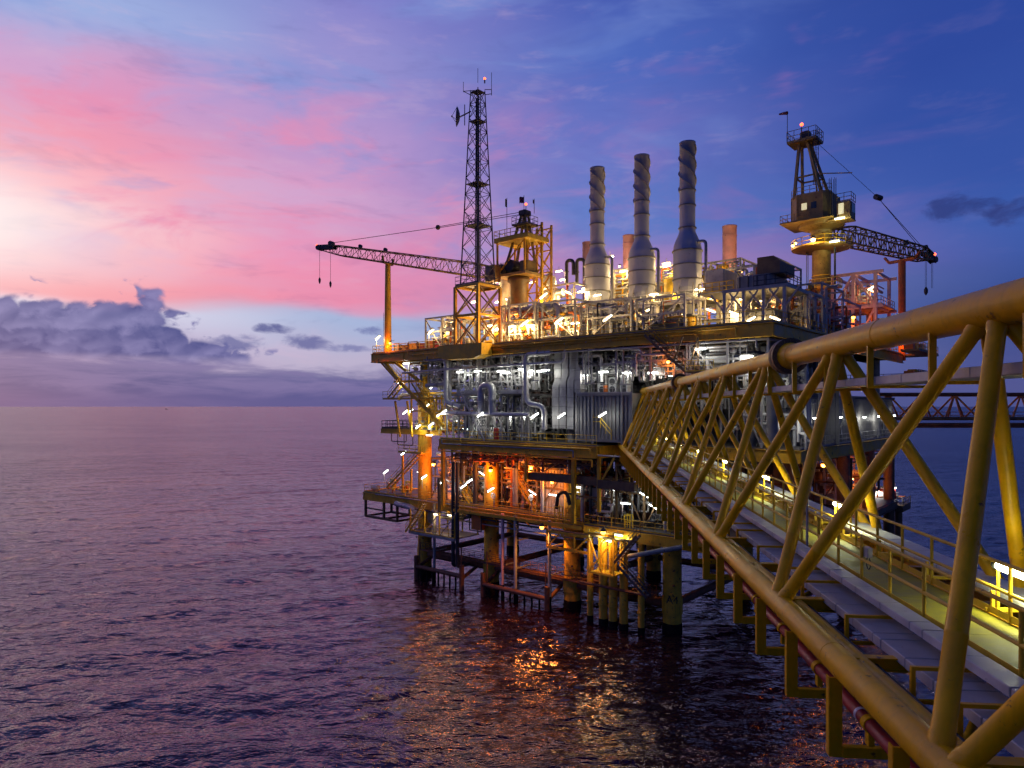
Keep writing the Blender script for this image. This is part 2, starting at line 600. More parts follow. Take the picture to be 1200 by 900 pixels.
def stair(name, p, q, w, parent, material='platform_yellow', side=None, rails=True, depth=0.26):
    """stair flight from p (bottom) to q (top): stringers, treads and handrails as parts"""
    p, q = V(p), V(q)
    d = V((q.x - p.x, q.y - p.y, 0)).normalized()
    s = V((-d.y, d.x, 0)) * (w / 2)
    for e in (-1, 1):
        MB().bar(p + s * e, q + s * e, 0.08, depth).build('stringer', material, parent)
    n = max(3, int((q.z - p.z) / 0.34))
    tm = MB()
    for i in range(n):
        c_ = p + (q - p) * ((i + 0.5) / n)
        tm.bar(c_ - s * 0.96, c_ + s * 0.96, 0.26, 0.05)
    tm.build('tread_run', 'galvanised', parent)
    if rails:
        for e in (-1, 1):
            m = MB()
            k = max(2, int((q - p).length / 1.3))
            for i in range(k + 1):
                c_ = p + (q - p) * (i / k) + s * e
                m.tube([c_, c_ + V((0, 0, 1.05))], 0.03, 5, False)
            for hh in (1.05, 0.55):
                m.tube([p + s * e + V((0, 0, hh)), q + s * e + V((0, 0, hh))], 0.032, 5)
            m.build('handrail', material, parent)


ORD = ['first', 'second', 'third', 'fourth', 'fifth', 'sixth', 'seventh', 'eighth', 'ninth', 'tenth', 'eleventh', 'twelfth', 'thirteenth', 'fourteenth', 'fifteenth', 'sixteenth',
       'seventeenth', 'eighteenth', 'nineteenth', 'twentieth', 'twenty-first', 'twenty-second', 'twenty-third', 'twenty-fourth', 'twenty-fifth', 'twenty-sixth', 'twenty-seventh',
       'twenty-eighth', 'twenty-ninth', 'thirtieth', 'thirty-first', 'thirty-second', 'thirty-third', 'thirty-fourth', 'thirty-fifth', 'thirty-sixth', 'thirty-seventh', 'thirty-eighth', 'thirty-ninth', 'fortieth']

# ------------------------------------------------------------------ the sea
SLOPE = 0.85


def build_sea():
    rng = np.random.default_rng(7)
    rad = np.concatenate([np.array([0.5, 8, 20, 30]), np.exp(np.linspace(math.log(38), math.log(700), 520)), np.exp(np.linspace(math.log(720), math.log(45000), 40))])
    fine = np.linspace(-0.80, 0.80, 640)
    coarse = np.linspace(0.80, 2 * math.pi - 0.80, 40)[1:-1]
    ang = np.concatenate([fine, coarse])
    R_, A_ = np.meshgrid(rad, ang, indexing='ij')
    X, Y = R_ * np.sin(A_), R_ * np.cos(A_)
    Z = np.zeros_like(X)
    fade_in = np.clip((R_ - 34) / 6, 0, 1)
    wind = 2.05
    for i in range(70):
        lam = math.exp(rng.uniform(math.log(0.9), math.log(16)))
        th = wind + rng.normal(0, 0.50)
        k = 2 * math.pi / lam
        amp = 0.0115 * lam ** 0.92 * rng.uniform(0.5, 1.2)
        ph = k * (X * math.cos(th) + Y * math.sin(th)) + rng.uniform(0, 6.28)
        samp = R_ * 0.0056
        foot = R_ ** 2 / (CAM_H * 800) * 0.7
        f = np.clip(1.6 - 3.2 * np.maximum(samp, foot * 0.35) / lam, 0, 1)
        s = np.sin(ph)
        Z += amp * f * (1 - 2 * np.abs(np.sin(ph / 2 + 0.6)) ** 1.15 * 0.55 + 0.45 * s)
    Z = (Z - Z.mean()) * fade_in * np.clip((640 - R_) / 250, 0, 1)
    nr, na = X.shape
    vs = np.stack([X, Y, Z], -1).reshape(-1, 3)
    idx = np.arange(nr * na).reshape(nr, na)
    a = idx[:-1, :]
    b = idx[1:, :]
    a2_, b2_ = np.roll(a, -1, 1), np.roll(b, -1, 1)
    quads = np.stack([a, a2_, b2_, b], -1).reshape(-1, 4)
    me = bpy.data.meshes.new('sea')
    me.vertices.add(len(vs))
    me.vertices.foreach_set('co', vs.ravel())
    me.loops.add(quads.size)
    me.loops.foreach_set('vertex_index', quads.ravel().astype(np.int32))
    me.polygons.add(len(quads))
    me.polygons.foreach_set('loop_start', np.arange(0, quads.size, 4, dtype=np.int32))
    me.polygons.foreach_set('loop_total', np.full(len(quads), 4, dtype=np.int32))
    me.update(calc_edges=True)
    me.polygons.foreach_set('use_smooth', np.ones(len(quads), dtype=bool))
    me.flip_normals() if me.polygons[len(quads) // 2].normal.z < 0 else None
    m = bpy.data.materials.new('sea_water')
    m.use_nodes = True
    t_ = m.node_tree
    b_ = t_.nodes['Principled BSDF']
    b_.inputs['Base Color'].default_value = rgba((0.016, 0.005, 0.012))
    b_.inputs['Roughness'].default_value = 0.05
    b_.inputs['IOR'].default_value = 1.7
    b_.inputs['Specular IOR Level'].default_value = 0.5
    b_.inputs['Specular Tint'].default_value = (1.0, 0.48, 0.74, 1.0)  # pink sky reflection is put into this tint and the base colour
    tcn = t_.nodes.new('ShaderNodeTexCoord')
    mp = t_.nodes.new('ShaderNodeMapping')
    mp.inputs['Rotation'].default_value = (0, 0, 0.48)
    mp.inputs['Scale'].default_value = (0.55, 1.0, 1.0)
    t_.links.new(tcn.outputs['Object'], mp.inputs[0])
    vec = E(t_, mp.outputs[0])
    h1 = noise(t_, vec, 1.9, 2, 0.6, 0.4)
    h2 = noise(t_, vec, 0.42, 4, 0.62, 0.6)
    h3 = noise(t_, vec, 0.07, 2, 0.55, 0.3)
    gust = noise(t_, vec, 0.012, 2, 0.5, 0.3).step(0.35, 0.65, True, 0.55, 1.25)
    hh = (h1 * 0.20 + h2 * 0.95) * gust + h3 * 1.6
    # roughness grows with distance from the origin, for ripples too fine to resolve
    so = t_.nodes.new('ShaderNodeSeparateXYZ')
    t_.links.new(tcn.outputs['Object'], so.inputs[0])
    ox_, oy_ = E(t_, so.outputs[0]), E(t_, so.outputs[1])
    far_ = (ox_ * ox_ + oy_ * oy_).sqrt()
    rgh = far_.step(60.0, 330.0, True, 0.10, 0.27)
    t_.links.new(rgh.s, b_.inputs['Roughness'])
    bp = t_.nodes.new('ShaderNodeBump')
    bp.inputs['Strength'].default_value = 0.85
    bp.inputs['Distance'].default_value = 0.72
    t_.links.new(hh.s, bp.inputs['Height'])
    # short ripples as a slope field, so that they keep tilting the surface at any distance
    nz = t_.nodes.new('ShaderNodeTexNoise')
    nz.inputs['Scale'].default_value = 1.15
    nz.inputs['Detail'].default_value = 3.0
    nz.inputs['Roughness'].default_value = 0.6
    t_.links.new(vec.s, nz.inputs['Vector'])
    v1 = t_.nodes.new('ShaderNodeVectorMath')
    v1.operation = 'SUBTRACT'
    v1.inputs[1].default_value = (0.5, 0.5, 0.5)
    t_.links.new(nz.outputs['Color'], v1.inputs[0])
    v2 = t_.nodes.new('ShaderNodeVectorMath')
    v2.operation = 'MULTIPLY'
    v2.inputs[1].default_value = (SLOPE, SLOPE, 0.0)
    t_.links.new(v1.outputs[0], v2.inputs[0])
    v3 = t_.nodes.new('ShaderNodeVectorMath')
    v3.operation = 'ADD'
    t_.links.new(bp.outputs[0], v3.inputs[0])
    t_.links.new(v2.outputs[0], v3.inputs[1])
    v4 = t_.nodes.new('ShaderNodeVectorMath')
    v4.operation = 'NORMALIZE'
    t_.links.new(v3.outputs[0], v4.inputs[0])
    t_.links.new(v4.outputs[0], b_.inputs['Normal'])
    me.materials.append(m)
    o = bpy.data.objects.new('sea', me)
    col.objects.link(o)
    o['kind'] = 'structure'
    o['label'] = 'open sea with small wind waves reflecting the pink dusk sky'


build_sea()

# ------------------------------------------------------------------ the footbridge (x lateral to the right, y along, z up)
def build_bridge():
    A, W = 4.6, 2.6
    ZB, ZT = CAM_H - 4.56, CAM_H + 1.73
    LAT_L, LAT_T, LAT_R = A, A + W, A + 2 * W
    FL = CAM_H - 4.15
    pitch, t0 = 7.29, 9.10           # first bottom node in view, panel length
    nodes = [t0 + pitch * i for i in range(-1, 11)]
    tops = [t0 + pitch * (i + 0.5) for i in range(-1, 10)]
    end = nodes[-1] + 0.5
    root = thing('footbridge', 'long yellow triangular tube truss footbridge running from the foreground to the platform', 'bridge', (LAT_T, nodes[0] - 0.5, ZB), frame='bridge')
    c1 = MB().tube([(LAT_T, -1, ZT), (LAT_T, 24.3, ZT)], 0.36, 32)
    c1.build('top_chord', 'bridge_yellow', root)
    MB().tube([(LAT_T, 24.8, ZT), (LAT_T, 50.4, ZT)], 0.32, 28).build('top_chord', 'bridge_yellow', root)
    MB().tube([(LAT_T, 50.9, ZT), (LAT_T, end - 2.0, ZT)], 0.32, 24).build('top_chord', 'bridge_yellow', root)
    for fy in (24.55, 50.65):
        for k in (-1, 1):
            f = MB().tube([(LAT_T, fy + k * 0.03, ZT), (LAT_T, fy + k * 0.25, ZT)], 0.62, 32, smooth=False)
            for j in range(16):
                an = 2 * math.pi * j / 16
                f.tube([(LAT_T + 0.52 * math.cos(an), fy + k * 0.2, ZT + 0.52 * math.sin(an)), (LAT_T + 0.52 * math.cos(an), fy + k * 0.32, ZT + 0.52 * math.sin(an))], 0.035, 6)
            f.build('flange', 'brown_steel', root)
            MB().tube([(LAT_T, fy + k * 0.25, ZT), (LAT_T, fy + k * 0.75, ZT)], [0.46, 0.365], 28).build('flange_collar', 'bridge_yellow', root)
    for lat in (LAT_L, LAT_R):
        MB().tube([(lat, -1, ZB), (lat, end, ZB)], 0.245, 28).build('bottom_chord', 'bridge_yellow', root)
        # weld seams
        for yy in (13.0, 27.6, 42.2, 56.8, 71.4):
            MB().tube([(lat, yy - 0.02, ZB), (lat, yy + 0.02, ZB)], 0.251, 24).build('weld_seam', 'bridge_yellow', root)
    for yy in (8.0, 17.0, 33.0, 41.5, 60.0):
        MB().tube([(LAT_T, yy - 0.025, ZT), (LAT_T, yy + 0.025, ZT)], (0.369 if yy < 24.3 else 0.329), 28).build('weld_seam', 'bridge_yellow', root)
    # diagonal braces of both inclined faces, and bottom lacing
    for lat in (LAT_L, LAT_R):
        for i, tt in enumerate(tops):
            for bn in (nodes[i], nodes[i + 1]):
                sg = 1 if bn > tt else -1
                pa, pb = V((lat, bn - sg * 0.18, ZB + 0.06)), V((LAT_T, tt + sg * 0.18, ZT - 0.08))
                dd_ = (pb - pa).normalized()
                L_ = (pb - pa).length
                st_ = [(0, .16), (.27, .165), (.315, .146), (1.6, .145), (1.61, .150), (1.65, .150), (1.66, .145), (L_ - .47, .145), (L_ - .41, .163), (L_, .16)]
                MB().tube([pa + dd_ * a_ for a_, r_ in st_], [r_ for a_, r_ in st_], 20).build('brace', 'bridge_yellow', root)
    for i, bn in enumerate(nodes):
        MB().ibeam((LAT_L, bn, ZB - 0.02), (LAT_R, bn, ZB - 0.02), 0.22, 0.30, 0.03).build('cross_beam', 'bridge_yellow', root)
        if i < len(nodes) - 1:
            MB().ibeam((LAT_L, bn + pitch / 2, ZB - 0.02), (LAT_R, bn + pitch / 2, ZB - 0.02), 0.18, 0.24, 0.025).build('cross_beam', 'bridge_yellow', root)
            MB().tube([(LAT_L, bn, ZB - 0.22), (LAT_R, bn + pitch, ZB - 0.22)], 0.07, 8).build('bottom_lacing', 'bridge_yellow', root)
    # walkway floor plates
    fl0, fl1 = 6.62, 8.12
    yy = 1.0
    plate = MB().box(fl0, fl1, 0, 2.43, FL - 0.03, FL).mesh('floor_plate', 'walkway_floor')
    while yy < end + 4:
        share('floor_plate', plate, root, (0, yy, 0))
        yy += 2.44
    for lat in (fl0 - 0.03, fl1 + 0.03):
        MB().bar((lat, 0, FL - 0.08), (lat, end, FL - 0.08), 0.05, 0.20).build('floor_stringer', 'bridge_yellow', root)
    # handrails: each post is a sub-part
    for lat in (fl0 - 0.03, fl1 + 0.03):
        hr = MB()
        for h_ in (1.10, 0.56):
            hr.tube([(lat, 0, FL + h_), (lat, end, FL + h_)], 0.038, 10)
        hr.bar((lat, 0, FL + 0.10), (lat, end, FL + 0.10), 0.008, 0.14)
        hr = hr.build('handrail', 'rail_yellow', root)
        pm = MB().tube([(lat, 0, FL - 0.1), (lat, 0, FL + 1.09)], 0.036, 10).mesh('post', 'rail_yellow')
        y = 2.2
        while y < end:
            share('post', pm, hr, (0, y, 0))
            y += 1.46
    # hangers below the left chord, carrying the red pipe
    y = nodes[1] - 2 * pitch / 3 + 0.8
    hm = MB()
    hm.bar((4.40, 0, CAM_H - 4.7), (4.40, 0, CAM_H - 6.07), 0.22, 0.03, up=(0, 1, 0))
    hm.bar((4.30, 0.07, CAM_H - 4.7), (4.30, 0.07, CAM_H - 6.07), 0.02, 0.14, up=(0, 1, 0))
    hm.bar((4.512, 0.03, CAM_H - 5.98), (5.5, 0.03, CAM_H - 5.98), 0.12, 0.18)
    hm = hm.mesh('hanger', 'bridge_yellow')
    hy = []
    while y < end - 6:
        share('hanger', hm, root, (0, y, 0))
        hy.append(y)
        y += pitch / 3
    # C brackets carrying the lower cable tray
    bm_ = MB()
    bm_.bar((5.38, 0, CAM_H - 4.28), (5.38, 0, CAM_H - 4.86), 0.07, 0.07, up=(0, 1, 0))
    bm_.bar((5.35, 0, CAM_H - 4.26), (6.5, 0, CAM_H - 4.26), 0.07, 0.06)
    bm_.bar((5.35, 0, CAM_H - 4.80), (6.6, 0, CAM_H - 4.80), 0.07, 0.06)
    bm_ = bm_.mesh('tray_bracket', 'bridge_yellow')
    y = 3.4
    i = 0
    while y < end - 2:
        share('tray_bracket', bm_, root, (0, y, 0))
        y += (1.38, 2.77, 2.77)[i % 3]
        i += 1
    # right side tray supports
    bm2 = MB()
    bm2.bar((8.1, 0, CAM_H - 4.08), (9.75, 0, CAM_H - 4.08), 0.07, 0.07)
    bm2.bar((8.1, 0, CAM_H - 4.62), (9.3, 0, CAM_H - 4.62), 0.07, 0.07)
    bm2.bar((8.24, 0, CAM_H - 3.70), (8.24, 0, CAM_H - 4.66), 0.06, 0.06, up=(0, 1, 0))
    bm2 = bm2.mesh('tray_bracket', 'rail_yellow')
    y = 4.2
    while y < end - 2:
        share('tray_bracket', bm2, root, (0, y, 0))
        y += 2.6
    # upper tray hangers from the top chord
    um = MB()
    um.bar((7.02, 0, ZT - 0.25), (7.02, 0, CAM_H + 0.44), 0.14, 0.06, up=(0, 1, 0))
    um.bar((6.98, 0, CAM_H + 0.47), (8.3, 0, CAM_H + 0.47), 0.08, 0.07)
    um = um.mesh('tray_hanger', 'bridge_yellow')
    y = 5.6
    while y < end - 4:
        share('tray_hanger', um, root, (0, y, 0))
        y += 2.95
    rng = random.Random(3)

    # cable trays: their covers lie piece by piece
    def tray(label, l0, l1, ztop, depth, y0, y1, piece, cover=True):
        tr = thing('cable_tray', label, 'cable tray', ((l0 + l1) / 2, y0, ztop - depth), 'covered cable trays along the footbridge', frame='bridge')
        MB().box(l0 + 0.02, l1 - 0.02, y0, y1, ztop - depth, ztop - 0.05).build('tray_body', 'galvanised', tr)
        metas = []
        for L in (piece, piece * 0.62, piece * 0.38):
            metas.append((L, MB().bbox(l0, l1, 0, L - 0.028, ztop - depth + 0.015, ztop, 0.012).mesh('cover', 'tray_grey')))
        y = y0
        while y < y1 - piece:
            L, me = rng.choice(metas + metas[:1])
            share('cover', me, tr, (rng.uniform(-.004, .004), y, rng.uniform(-.004, .004)))
            y += L
        return tr

    tray('narrow grey covered cable tray beside the left walkway handrail', 6.05, 6.44, CAM_H - 3.98, 0.16, 3, end, 1.25)
    tray('wide low grey cable tray nearest the left bottom chord', 5.57, 6.36, CAM_H - 4.34, 0.19, 3, end, 0.95)
    tray('wide grey cable tray outside the right walkway handrail', 8.75, 9.55, CAM_H - 3.92, 0.20, 3, end, 1.1)
    tray('low narrow cable tray under the right walkway handrail', 8.30, 8.62, CAM_H - 4.40, 0.17, 3, end, 1.1)
    tray('upper grey cable tray hung below the top chord', 7.10, 8.10, CAM_H + 0.72, 0.20, 5, end - 3, 1.35)
    # red pipe with clamps
    rp = thing('firewater_pipe', 'dark red pipe hung beneath the left bottom chord of the footbridge', 'pipe', (4.78, 3, CAM_H - 5.35), frame='bridge')
    MB().tube([(4.78, 3, CAM_H - 5.27), (4.78, end - 6, CAM_H - 5.27)], 0.115, 16).build('pipe_run', 'red_paint', rp)
    for y in hy:
        m = MB().tube([(4.78, y - 0.55, CAM_H - 5.27), (4.78, y - 0.40, CAM_H - 5.27)], 0.135, 16)
        m.bar((4.78, y - 0.47, CAM_H - 5.27), (4.78, y - 0.47, CAM_H - 5.62), 0.10, 0.14, up=(0, 1, 0))
        m.build('pipe_clamp', 'bridge_yellow', rp)
    for y in (12.2, 24.0, 37.0):
        MB().tube([(4.78, y - 0.04, CAM_H - 5.27), (4.78, y + 0.04, CAM_H - 5.27)], 0.121, 16).build('marker_band', 'white_paint', rp)
    MB().tube([(5.0, 0, CAM_H - 4.60), (5.0, end, CAM_H - 4.60)], 0.15, 16).build('side_tube', 'bridge_yellow', root)
    MB().tube([(5.24, 3, CAM_H - 4.62), (5.24, end, CAM_H - 4.62)], 0.04, 8).build('conduit', 'dark_steel', root)
    # a junction box with looped cable on the walkway rail, emergency call points
    for y, la in ((16.6, 'grey junction box with a hanging cable loop on the left walkway handrail'), (9.6, 'pale junction box at the near right edge of the walkway rail')):
        jb = thing('junction_box', la, 'junction box', (fl0 - 0.03, y, FL + 0.4), frame='bridge')
        MB().bbox(fl0 + 0.01, fl0 + 0.14, y, y + 0.22, FL + 0.62, FL + 0.86, 0.02).build('box_body', 'tray_grey', jb)
        pts = [(fl0 + 0.08, y + 0.1 + 0.11 * math.sin(a_), FL + 0.48 + 0.14 * math.cos(a_)) for a_ in np.linspace(0, 5.8, 12)]
        MB().tube(pts, 0.012, 6).build('cable_loop', 'cable_black', jb)
    pm = thing('camera_post', 'slim galvanised post with a camera standing at the left walkway handrail', 'post', (fl0 - 0.12, 20.4, FL), frame='bridge')
    MB().tube([(fl0 - 0.12, 20.4, FL - 0.3), (fl0 - 0.12, 20.4, FL + 2.0)], 0.035, 10).build('pole', 'galvanised', pm)
    MB().bbox(fl0 - 0.2, fl0 - 0.03, 20.3, 20.62, FL + 1.95, FL + 2.1, 0.02).build('camera_body', 'dark_steel', pm)
    # fluorescent lamps outside the right handrail
    k = 0
    y = 13.3
    spots = []
    while y < end - 1:
        spots.append(y)
        y += 8.75
    for k, y in enumerate(spots):
        la = thing('walkway_lamp', f'{ORD[k]} white tube lamp along the right footbridge handrail, counted from the foreground', 'lamp', (8.30, y, FL), 'tube lamps along the footbridge walkway', frame='bridge')
        z = FL + 0.97
        lm = MB()
        lm.tube([(8.32, y - 0.02, FL - 0.1), (8.32, y - 0.02, z - 0.08)], 0.03, 10)
        lm.tube([(8.32, y + 1.26, FL - 0.1), (8.32, y + 1.26, z - 0.08)], 0.03, 10)
        lm.build('stand', 'rail_yellow', la)
        MB().tube([(8.32, y, z), (8.32, y + 1.22, z)], 0.095, 14).build('tube', 'tube_green', la)
        for e in (-0.12, 1.20):
            MB().tube([(8.32, y + e, z), (8.32, y + e + 0.14, z)], 0.10, 14).build('end_cap', 'black_rubber', la)
        ld = bpy.data.lights.new('walkway_light', 'AREA')
        ld.shape = 'RECTANGLE'
        ld.size, ld.size_y = 0.16, 1.2
        ld.energy = 72
        ld.color = (0.93, 1.0, 0.55)
        for rz, nm in ((math.radians(62), 'walkway_light'), (math.radians(-50), 'tray_light')):
            lo = bpy.data.objects.new(nm, ld)
            col.objects.link(lo)
            lo.parent = la
            lo.location = (-0.10 if rz > 0 else 0.14, 0.61, z - FL)
            lo.rotation_euler = (0, -rz if rz > 0 else -rz, 0)


build_bridge()

# ------------------------------------------------------------------ the platform: jacket, decks
Z_LOW, Z_MID, Z_TOP = 11.4, 20.6, 33.0
LEG_U = (0.0, -13.5, -27.0, -40.5)
ORDL = {0.0: 'nearest', -13.5: 'second nearest', -27.0: 'third nearest', -40.5: 'far left'}


def rect(x0, x1, yt, yb, v):
    """u0, u1, z0, z1 of a photo rectangle taken on the upright plane v"""
    a, b = Q(x0, yb, v), Q(x1, yt, v)
    m0, m1 = Q((x0 + x1) / 2, yb, v), Q((x0 + x1) / 2, yt, v)
    return a.x, b.x, m0.z, m1.z


def build_jacket():
    for row, v in (('front row', 0.0), ('middle row', 20.0), ('back row', 40.0)):
        for u in LEG_U:
            if v == 40.0 and u == -40.5:
                continue
            lg = thing('platform_leg', f'{ORDL[u]} thick yellow steel platform leg of the {row}, standing in the sea', 'platform leg', (u, v, 0), 'thick platform legs')
            MB().tube([(u, v, 1.3), (u, v, (27.0 if (u == -40.5 and v == 0) else Z_MID - 1.2))], 1.02, 28).build('leg_tube', 'leg_yellow', lg)
            MB().tube([(u, v, -6), (u, v, 0.9), (u, v, 1.3)], [1.09, 1.09, 1.04], 28).build('splash_sleeve', 'marine_growth', lg)
            for z in (4.4, 8.2, 14.0):
                MB().tube([(u, v, z - 0.05), (u, v, z + 0.05)], 1.06, 28).build('stiffener_ring', 'leg_yellow', lg)
            if v == 0:
                MB().tube([(u, v, 3.2 - 0.9), (u, v, 3.2 + 0.9)], 1.12, 28).build('joint_can', 'leg_yellow', lg)
                for s_ in (-1, 1):
                    MB().tube([(u + s_ * 0.7, -0.95, 5.6), (u + s_ * 0.7, -1.08, 5.6)], 0.12, 10).build('anode_stub', 'rust_tube', lg)
            if u == 0 and v == 0:
                cu = bpy.data.curves.new('leg_lettering', 'FONT')
                cu.body = 'A4'
                cu.size = 1.15
                cu.align_x = 'CENTER'
                cu.extrude = 0.01
                tmp = bpy.data.objects.new('lettering', cu)
                col.objects.link(tmp)
                dg = bpy.context.evaluated_depsgraph_get()
                me = bpy.data.meshes.new_from_object(tmp.evaluated_get(dg))
                bpy.data.objects.remove(tmp)
                me.materials.clear()
                me.materials.append(MATS['black_rubber'])
                # wrap the letters on the tube, facing the front and right
                for vv in me.vertices:
                    an = math.radians(-62) + vv.co.x / 1.13
                    x_, z_ = vv.co.x, vv.co.y
                    rr = 1.13 + vv.co.z
                    vv.co = (rr * math.cos(an), rr * math.sin(an), 3.6 + z_)
                tx = bpy.data.objects.new('lettering', me)
                col.objects.link(tx)
                tx.parent = lg
    # horizontal braces close above the water, and X braces
    def brace(label, p, q, r, m='rust_tube'):
        b = MB().tube([p, q], r, 16)
        c_ = (V(p) + V(q)) / 2
        o = solo(b, 'jacket_brace', m, label, 'brace', (c_.x, c_.y, c_.z), 'horizontal jacket braces near the water')
        return o
    for i, (a, b) in enumerate(zip(LEG_U[:-1], LEG_U[1:])):
        brace(f'thick rusty horizontal brace low above the water, {("between the two nearest front legs", "between the second and third front legs", "at the left end of the front row")[i]}', (a - 0.9, 0, 3.2), (b + 0.9, 0, 3.2), 0.52)
        brace(f'dark horizontal brace of the middle leg row, {("nearest the footbridge", "in the middle span", "at the left end")[i]}', (a - 0.9, 20, 3.2), (b + 0.9, 20, 3.2), 0.45)
    for u in LEG_U:
        brace(f'rusty brace running back from the {ORDL[u]} front leg above the water', (u, 0.9, 3.2), (u, 19.1, 3.2), 0.45)
    # low walkway along the front braces
    wk = thing('low_walkway', 'narrow rusty access walkway with railings just above the water', 'walkway', (-20, -0.9, 4.0))
    MB().box(-39.5, -1.5, -1.7, -0.75, 3.95, 4.05).build('grating', 'rust_tube', wk)
    railing([(-39.5, -1.7, 4.05), (-1.5, -1.7, 4.05)], wk, 'rust_tube', step=2.0)
    railing([(-39.5, -0.78, 4.05), (-1.5, -0.78, 4.05)], wk, 'rust_tube', step=2.0)
    # boat bumpers
    for (x0, y0, x1, y1, la, nst) in ((488, 661, 541, 678, 'left rusty boat bumper rail on short posts at the waterline', 8), (566, 681, 641, 706, 'long red rusty boat bumper rail on short posts at the waterline', 9)):
        a, b = Q(x0, y0, -3.2), Q(x1, y1, -3.2)
        a.z = b.z = (a.z + b.z) / 2
        bb = thing('boat_bumper', la, 'boat bumper', ((a.x + b.x) / 2, -3.2, 0), 'boat bumper rails')
        MB().tube([a, b], 0.30, 14).build('bumper_rail', 'rust_tube', bb)
        for k in range(nst + 1):
            p = a + (b - a) * (k / nst)
            e = k in (0, nst)
            MB().tube([(p.x, p.y, -4), (p.x, p.y, a.z + (1.5 if e else -0.2))], 0.34 if e else 0.13, 10).build('post', 'rust_tube' if e else 'marine_growth', bb)
        for p in (a, b):
            MB().tube([(p.x, p.y, a.z - 0.3), (p.x, 0, 3.0)], 0.25, 10).build('strut', 'rust_tube', bb)
        for k in range(2):
            p = a + (b - a) * (0.04 + 0.92 * k)
            MB().tube([(p.x, p.y + 0.3, a.z), (p.x, p.y + 0.3, 6.0)], 0.09, 8).build('guide_post', 'rust_tube', bb)
    # well conductors
    for k, (u, r) in enumerate(((-9.0, 0.36), (-7.2, 0.50), (-5.9, 0.50), (-4.5, 0.48), (-2.3, 0.36))):
        cd = thing('conductor_pipe', f'{ORD[k]} from the left of the yellow well conductor pipes standing beside the nearest leg', 'conductor', (u, -2.7, 0), 'yellow well conductor pipes')
        MB().tube([(u, -2.7, 0.9), (u, -2.7, Z_LOW - 1.3)], r, 20).build('conductor_tube', 'leg_yellow', cd)
        MB().tube([(u, -2.7, -5), (u, -2.7, 0.9)], r + 0.03, 20).build('splash_sleeve', 'marine_growth', cd)
        for z in (2.4, 6.2):
            MB().tube([(u, -2.7, z), (u, -2.7, z + 0.16)], r + 0.09, 20).build('coupling', 'leg_yellow', cd)
    gd = thing('conductor_guide', 'horizontal guide frame clamped round the conductor pipes low over the water', 'guide frame', (-5.5, -2.7, 4.6))
    for v in (-3.4, -2.0):
        MB().tube([(-10, v, 4.7), (-1, v, 4.7)], 0.16, 10).build('guide_tube', 'rust_tube', gd)
    for u in (-10, -8.1, -6.5, -5.2, -3.4, -1):
        MB().tube([(u, -3.4, 4.7), (u, -0.6, 4.7)], 0.12, 8).build('guide_strut', 'rust_tube', gd)
    # slim risers
    for x, yt, yb, m, la, v in ((589, 612, 690, 'salmon_paint', 'slim reddish riser pipe left of the grey pair below the lower deck', -2.6), (604, 612, 705, 'silver_pipe', 'slim silver riser pipe running from the lower deck into the sea', -2.8),
                                (644, 617, 708, 'galvanised', 'slim grey riser pipe beside the right end of the bumper rail', -2.9), (465 + 44, 622, 690, 'galvanised', 'pale riser pipe at the far left leg', -2.4)):
        p = Q(x, yt, v)
        ri = thing('riser_pipe', la, 'riser', (p.x, v, 0), 'slim riser pipes')
        MB().tube([(p.x, v, 2.0), (p.x, v, Z_LOW - 0.2)], 0.21, 12).build('riser_tube', m, ri)
        MB().tube([(p.x, v, -4), (p.x, v, 2.0)], 0.24, 12).build('splash_sleeve', 'marine_growth', ri)
        for z in (4.5, 8.0):
            MB().bar((p.x, v, z), (p.x, 0, z), 0.14, 0.14).build('riser_clamp', 'galvanised', ri)


def deck(name, label, rects, z, beam_h, parent=None, mat_edge='platform_yellow', base=None):
    b = base or ((rects[0][0] + rects[0][1]) / 2, rects[0][2], z)
    dk = thing(name, label, 'deck', b)
    for (u0, u1, v0, v1) in rects:
        MB().box(u0, u1, v0, v1, z - 0.12, z).build('floor_slab', 'deck_plate', dk)
        for p, q in (((u0, v0), (u1, v0)), ((u1, v0), (u1, v1)), ((u0, v0), (u0, v1))):
            MB().ibeam((p[0], p[1], z - 0.13 - beam_h / 2), (q[0], q[1], z - 0.13 - beam_h / 2), 0.45, beam_h, 0.07).build('edge_beam', mat_edge, dk)
            n = max(1, int(math.hypot(q[0] - p[0], q[1] - p[1]) / 4.5))
            du, dv = q[0] - p[0], q[1] - p[1]
            L = math.hypot(du, dv)
            st = MB()
            for k in range(n + 1):
                f = min(max(k / n, 0.12 / L), 1 - 0.12 / L)
                c_ = V((p[0] + du * f, p[1] + dv * f, 0))
                st.bar((c_.x, c_.y, z - 0.2), (c_.x, c_.y, z - 0.06 - beam_h), 0.40 if dv == 0 else 0.05, 0.40 if dv else 0.05, up=(0, 1, 0))
            st.build('web_stiffener', mat_edge, dk)
        n = max(1, int((u1 - u0) / 4.5))
        for k in range(1, n):
            uu = u0 + (u1 - u0) * k / n
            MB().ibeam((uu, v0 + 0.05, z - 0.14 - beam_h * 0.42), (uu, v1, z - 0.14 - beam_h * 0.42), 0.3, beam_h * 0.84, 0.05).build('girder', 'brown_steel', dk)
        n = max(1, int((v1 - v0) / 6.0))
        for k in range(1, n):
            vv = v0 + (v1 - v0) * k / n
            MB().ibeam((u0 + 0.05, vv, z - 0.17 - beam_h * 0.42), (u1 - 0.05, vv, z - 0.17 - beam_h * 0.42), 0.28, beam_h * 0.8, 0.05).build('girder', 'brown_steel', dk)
    return dk


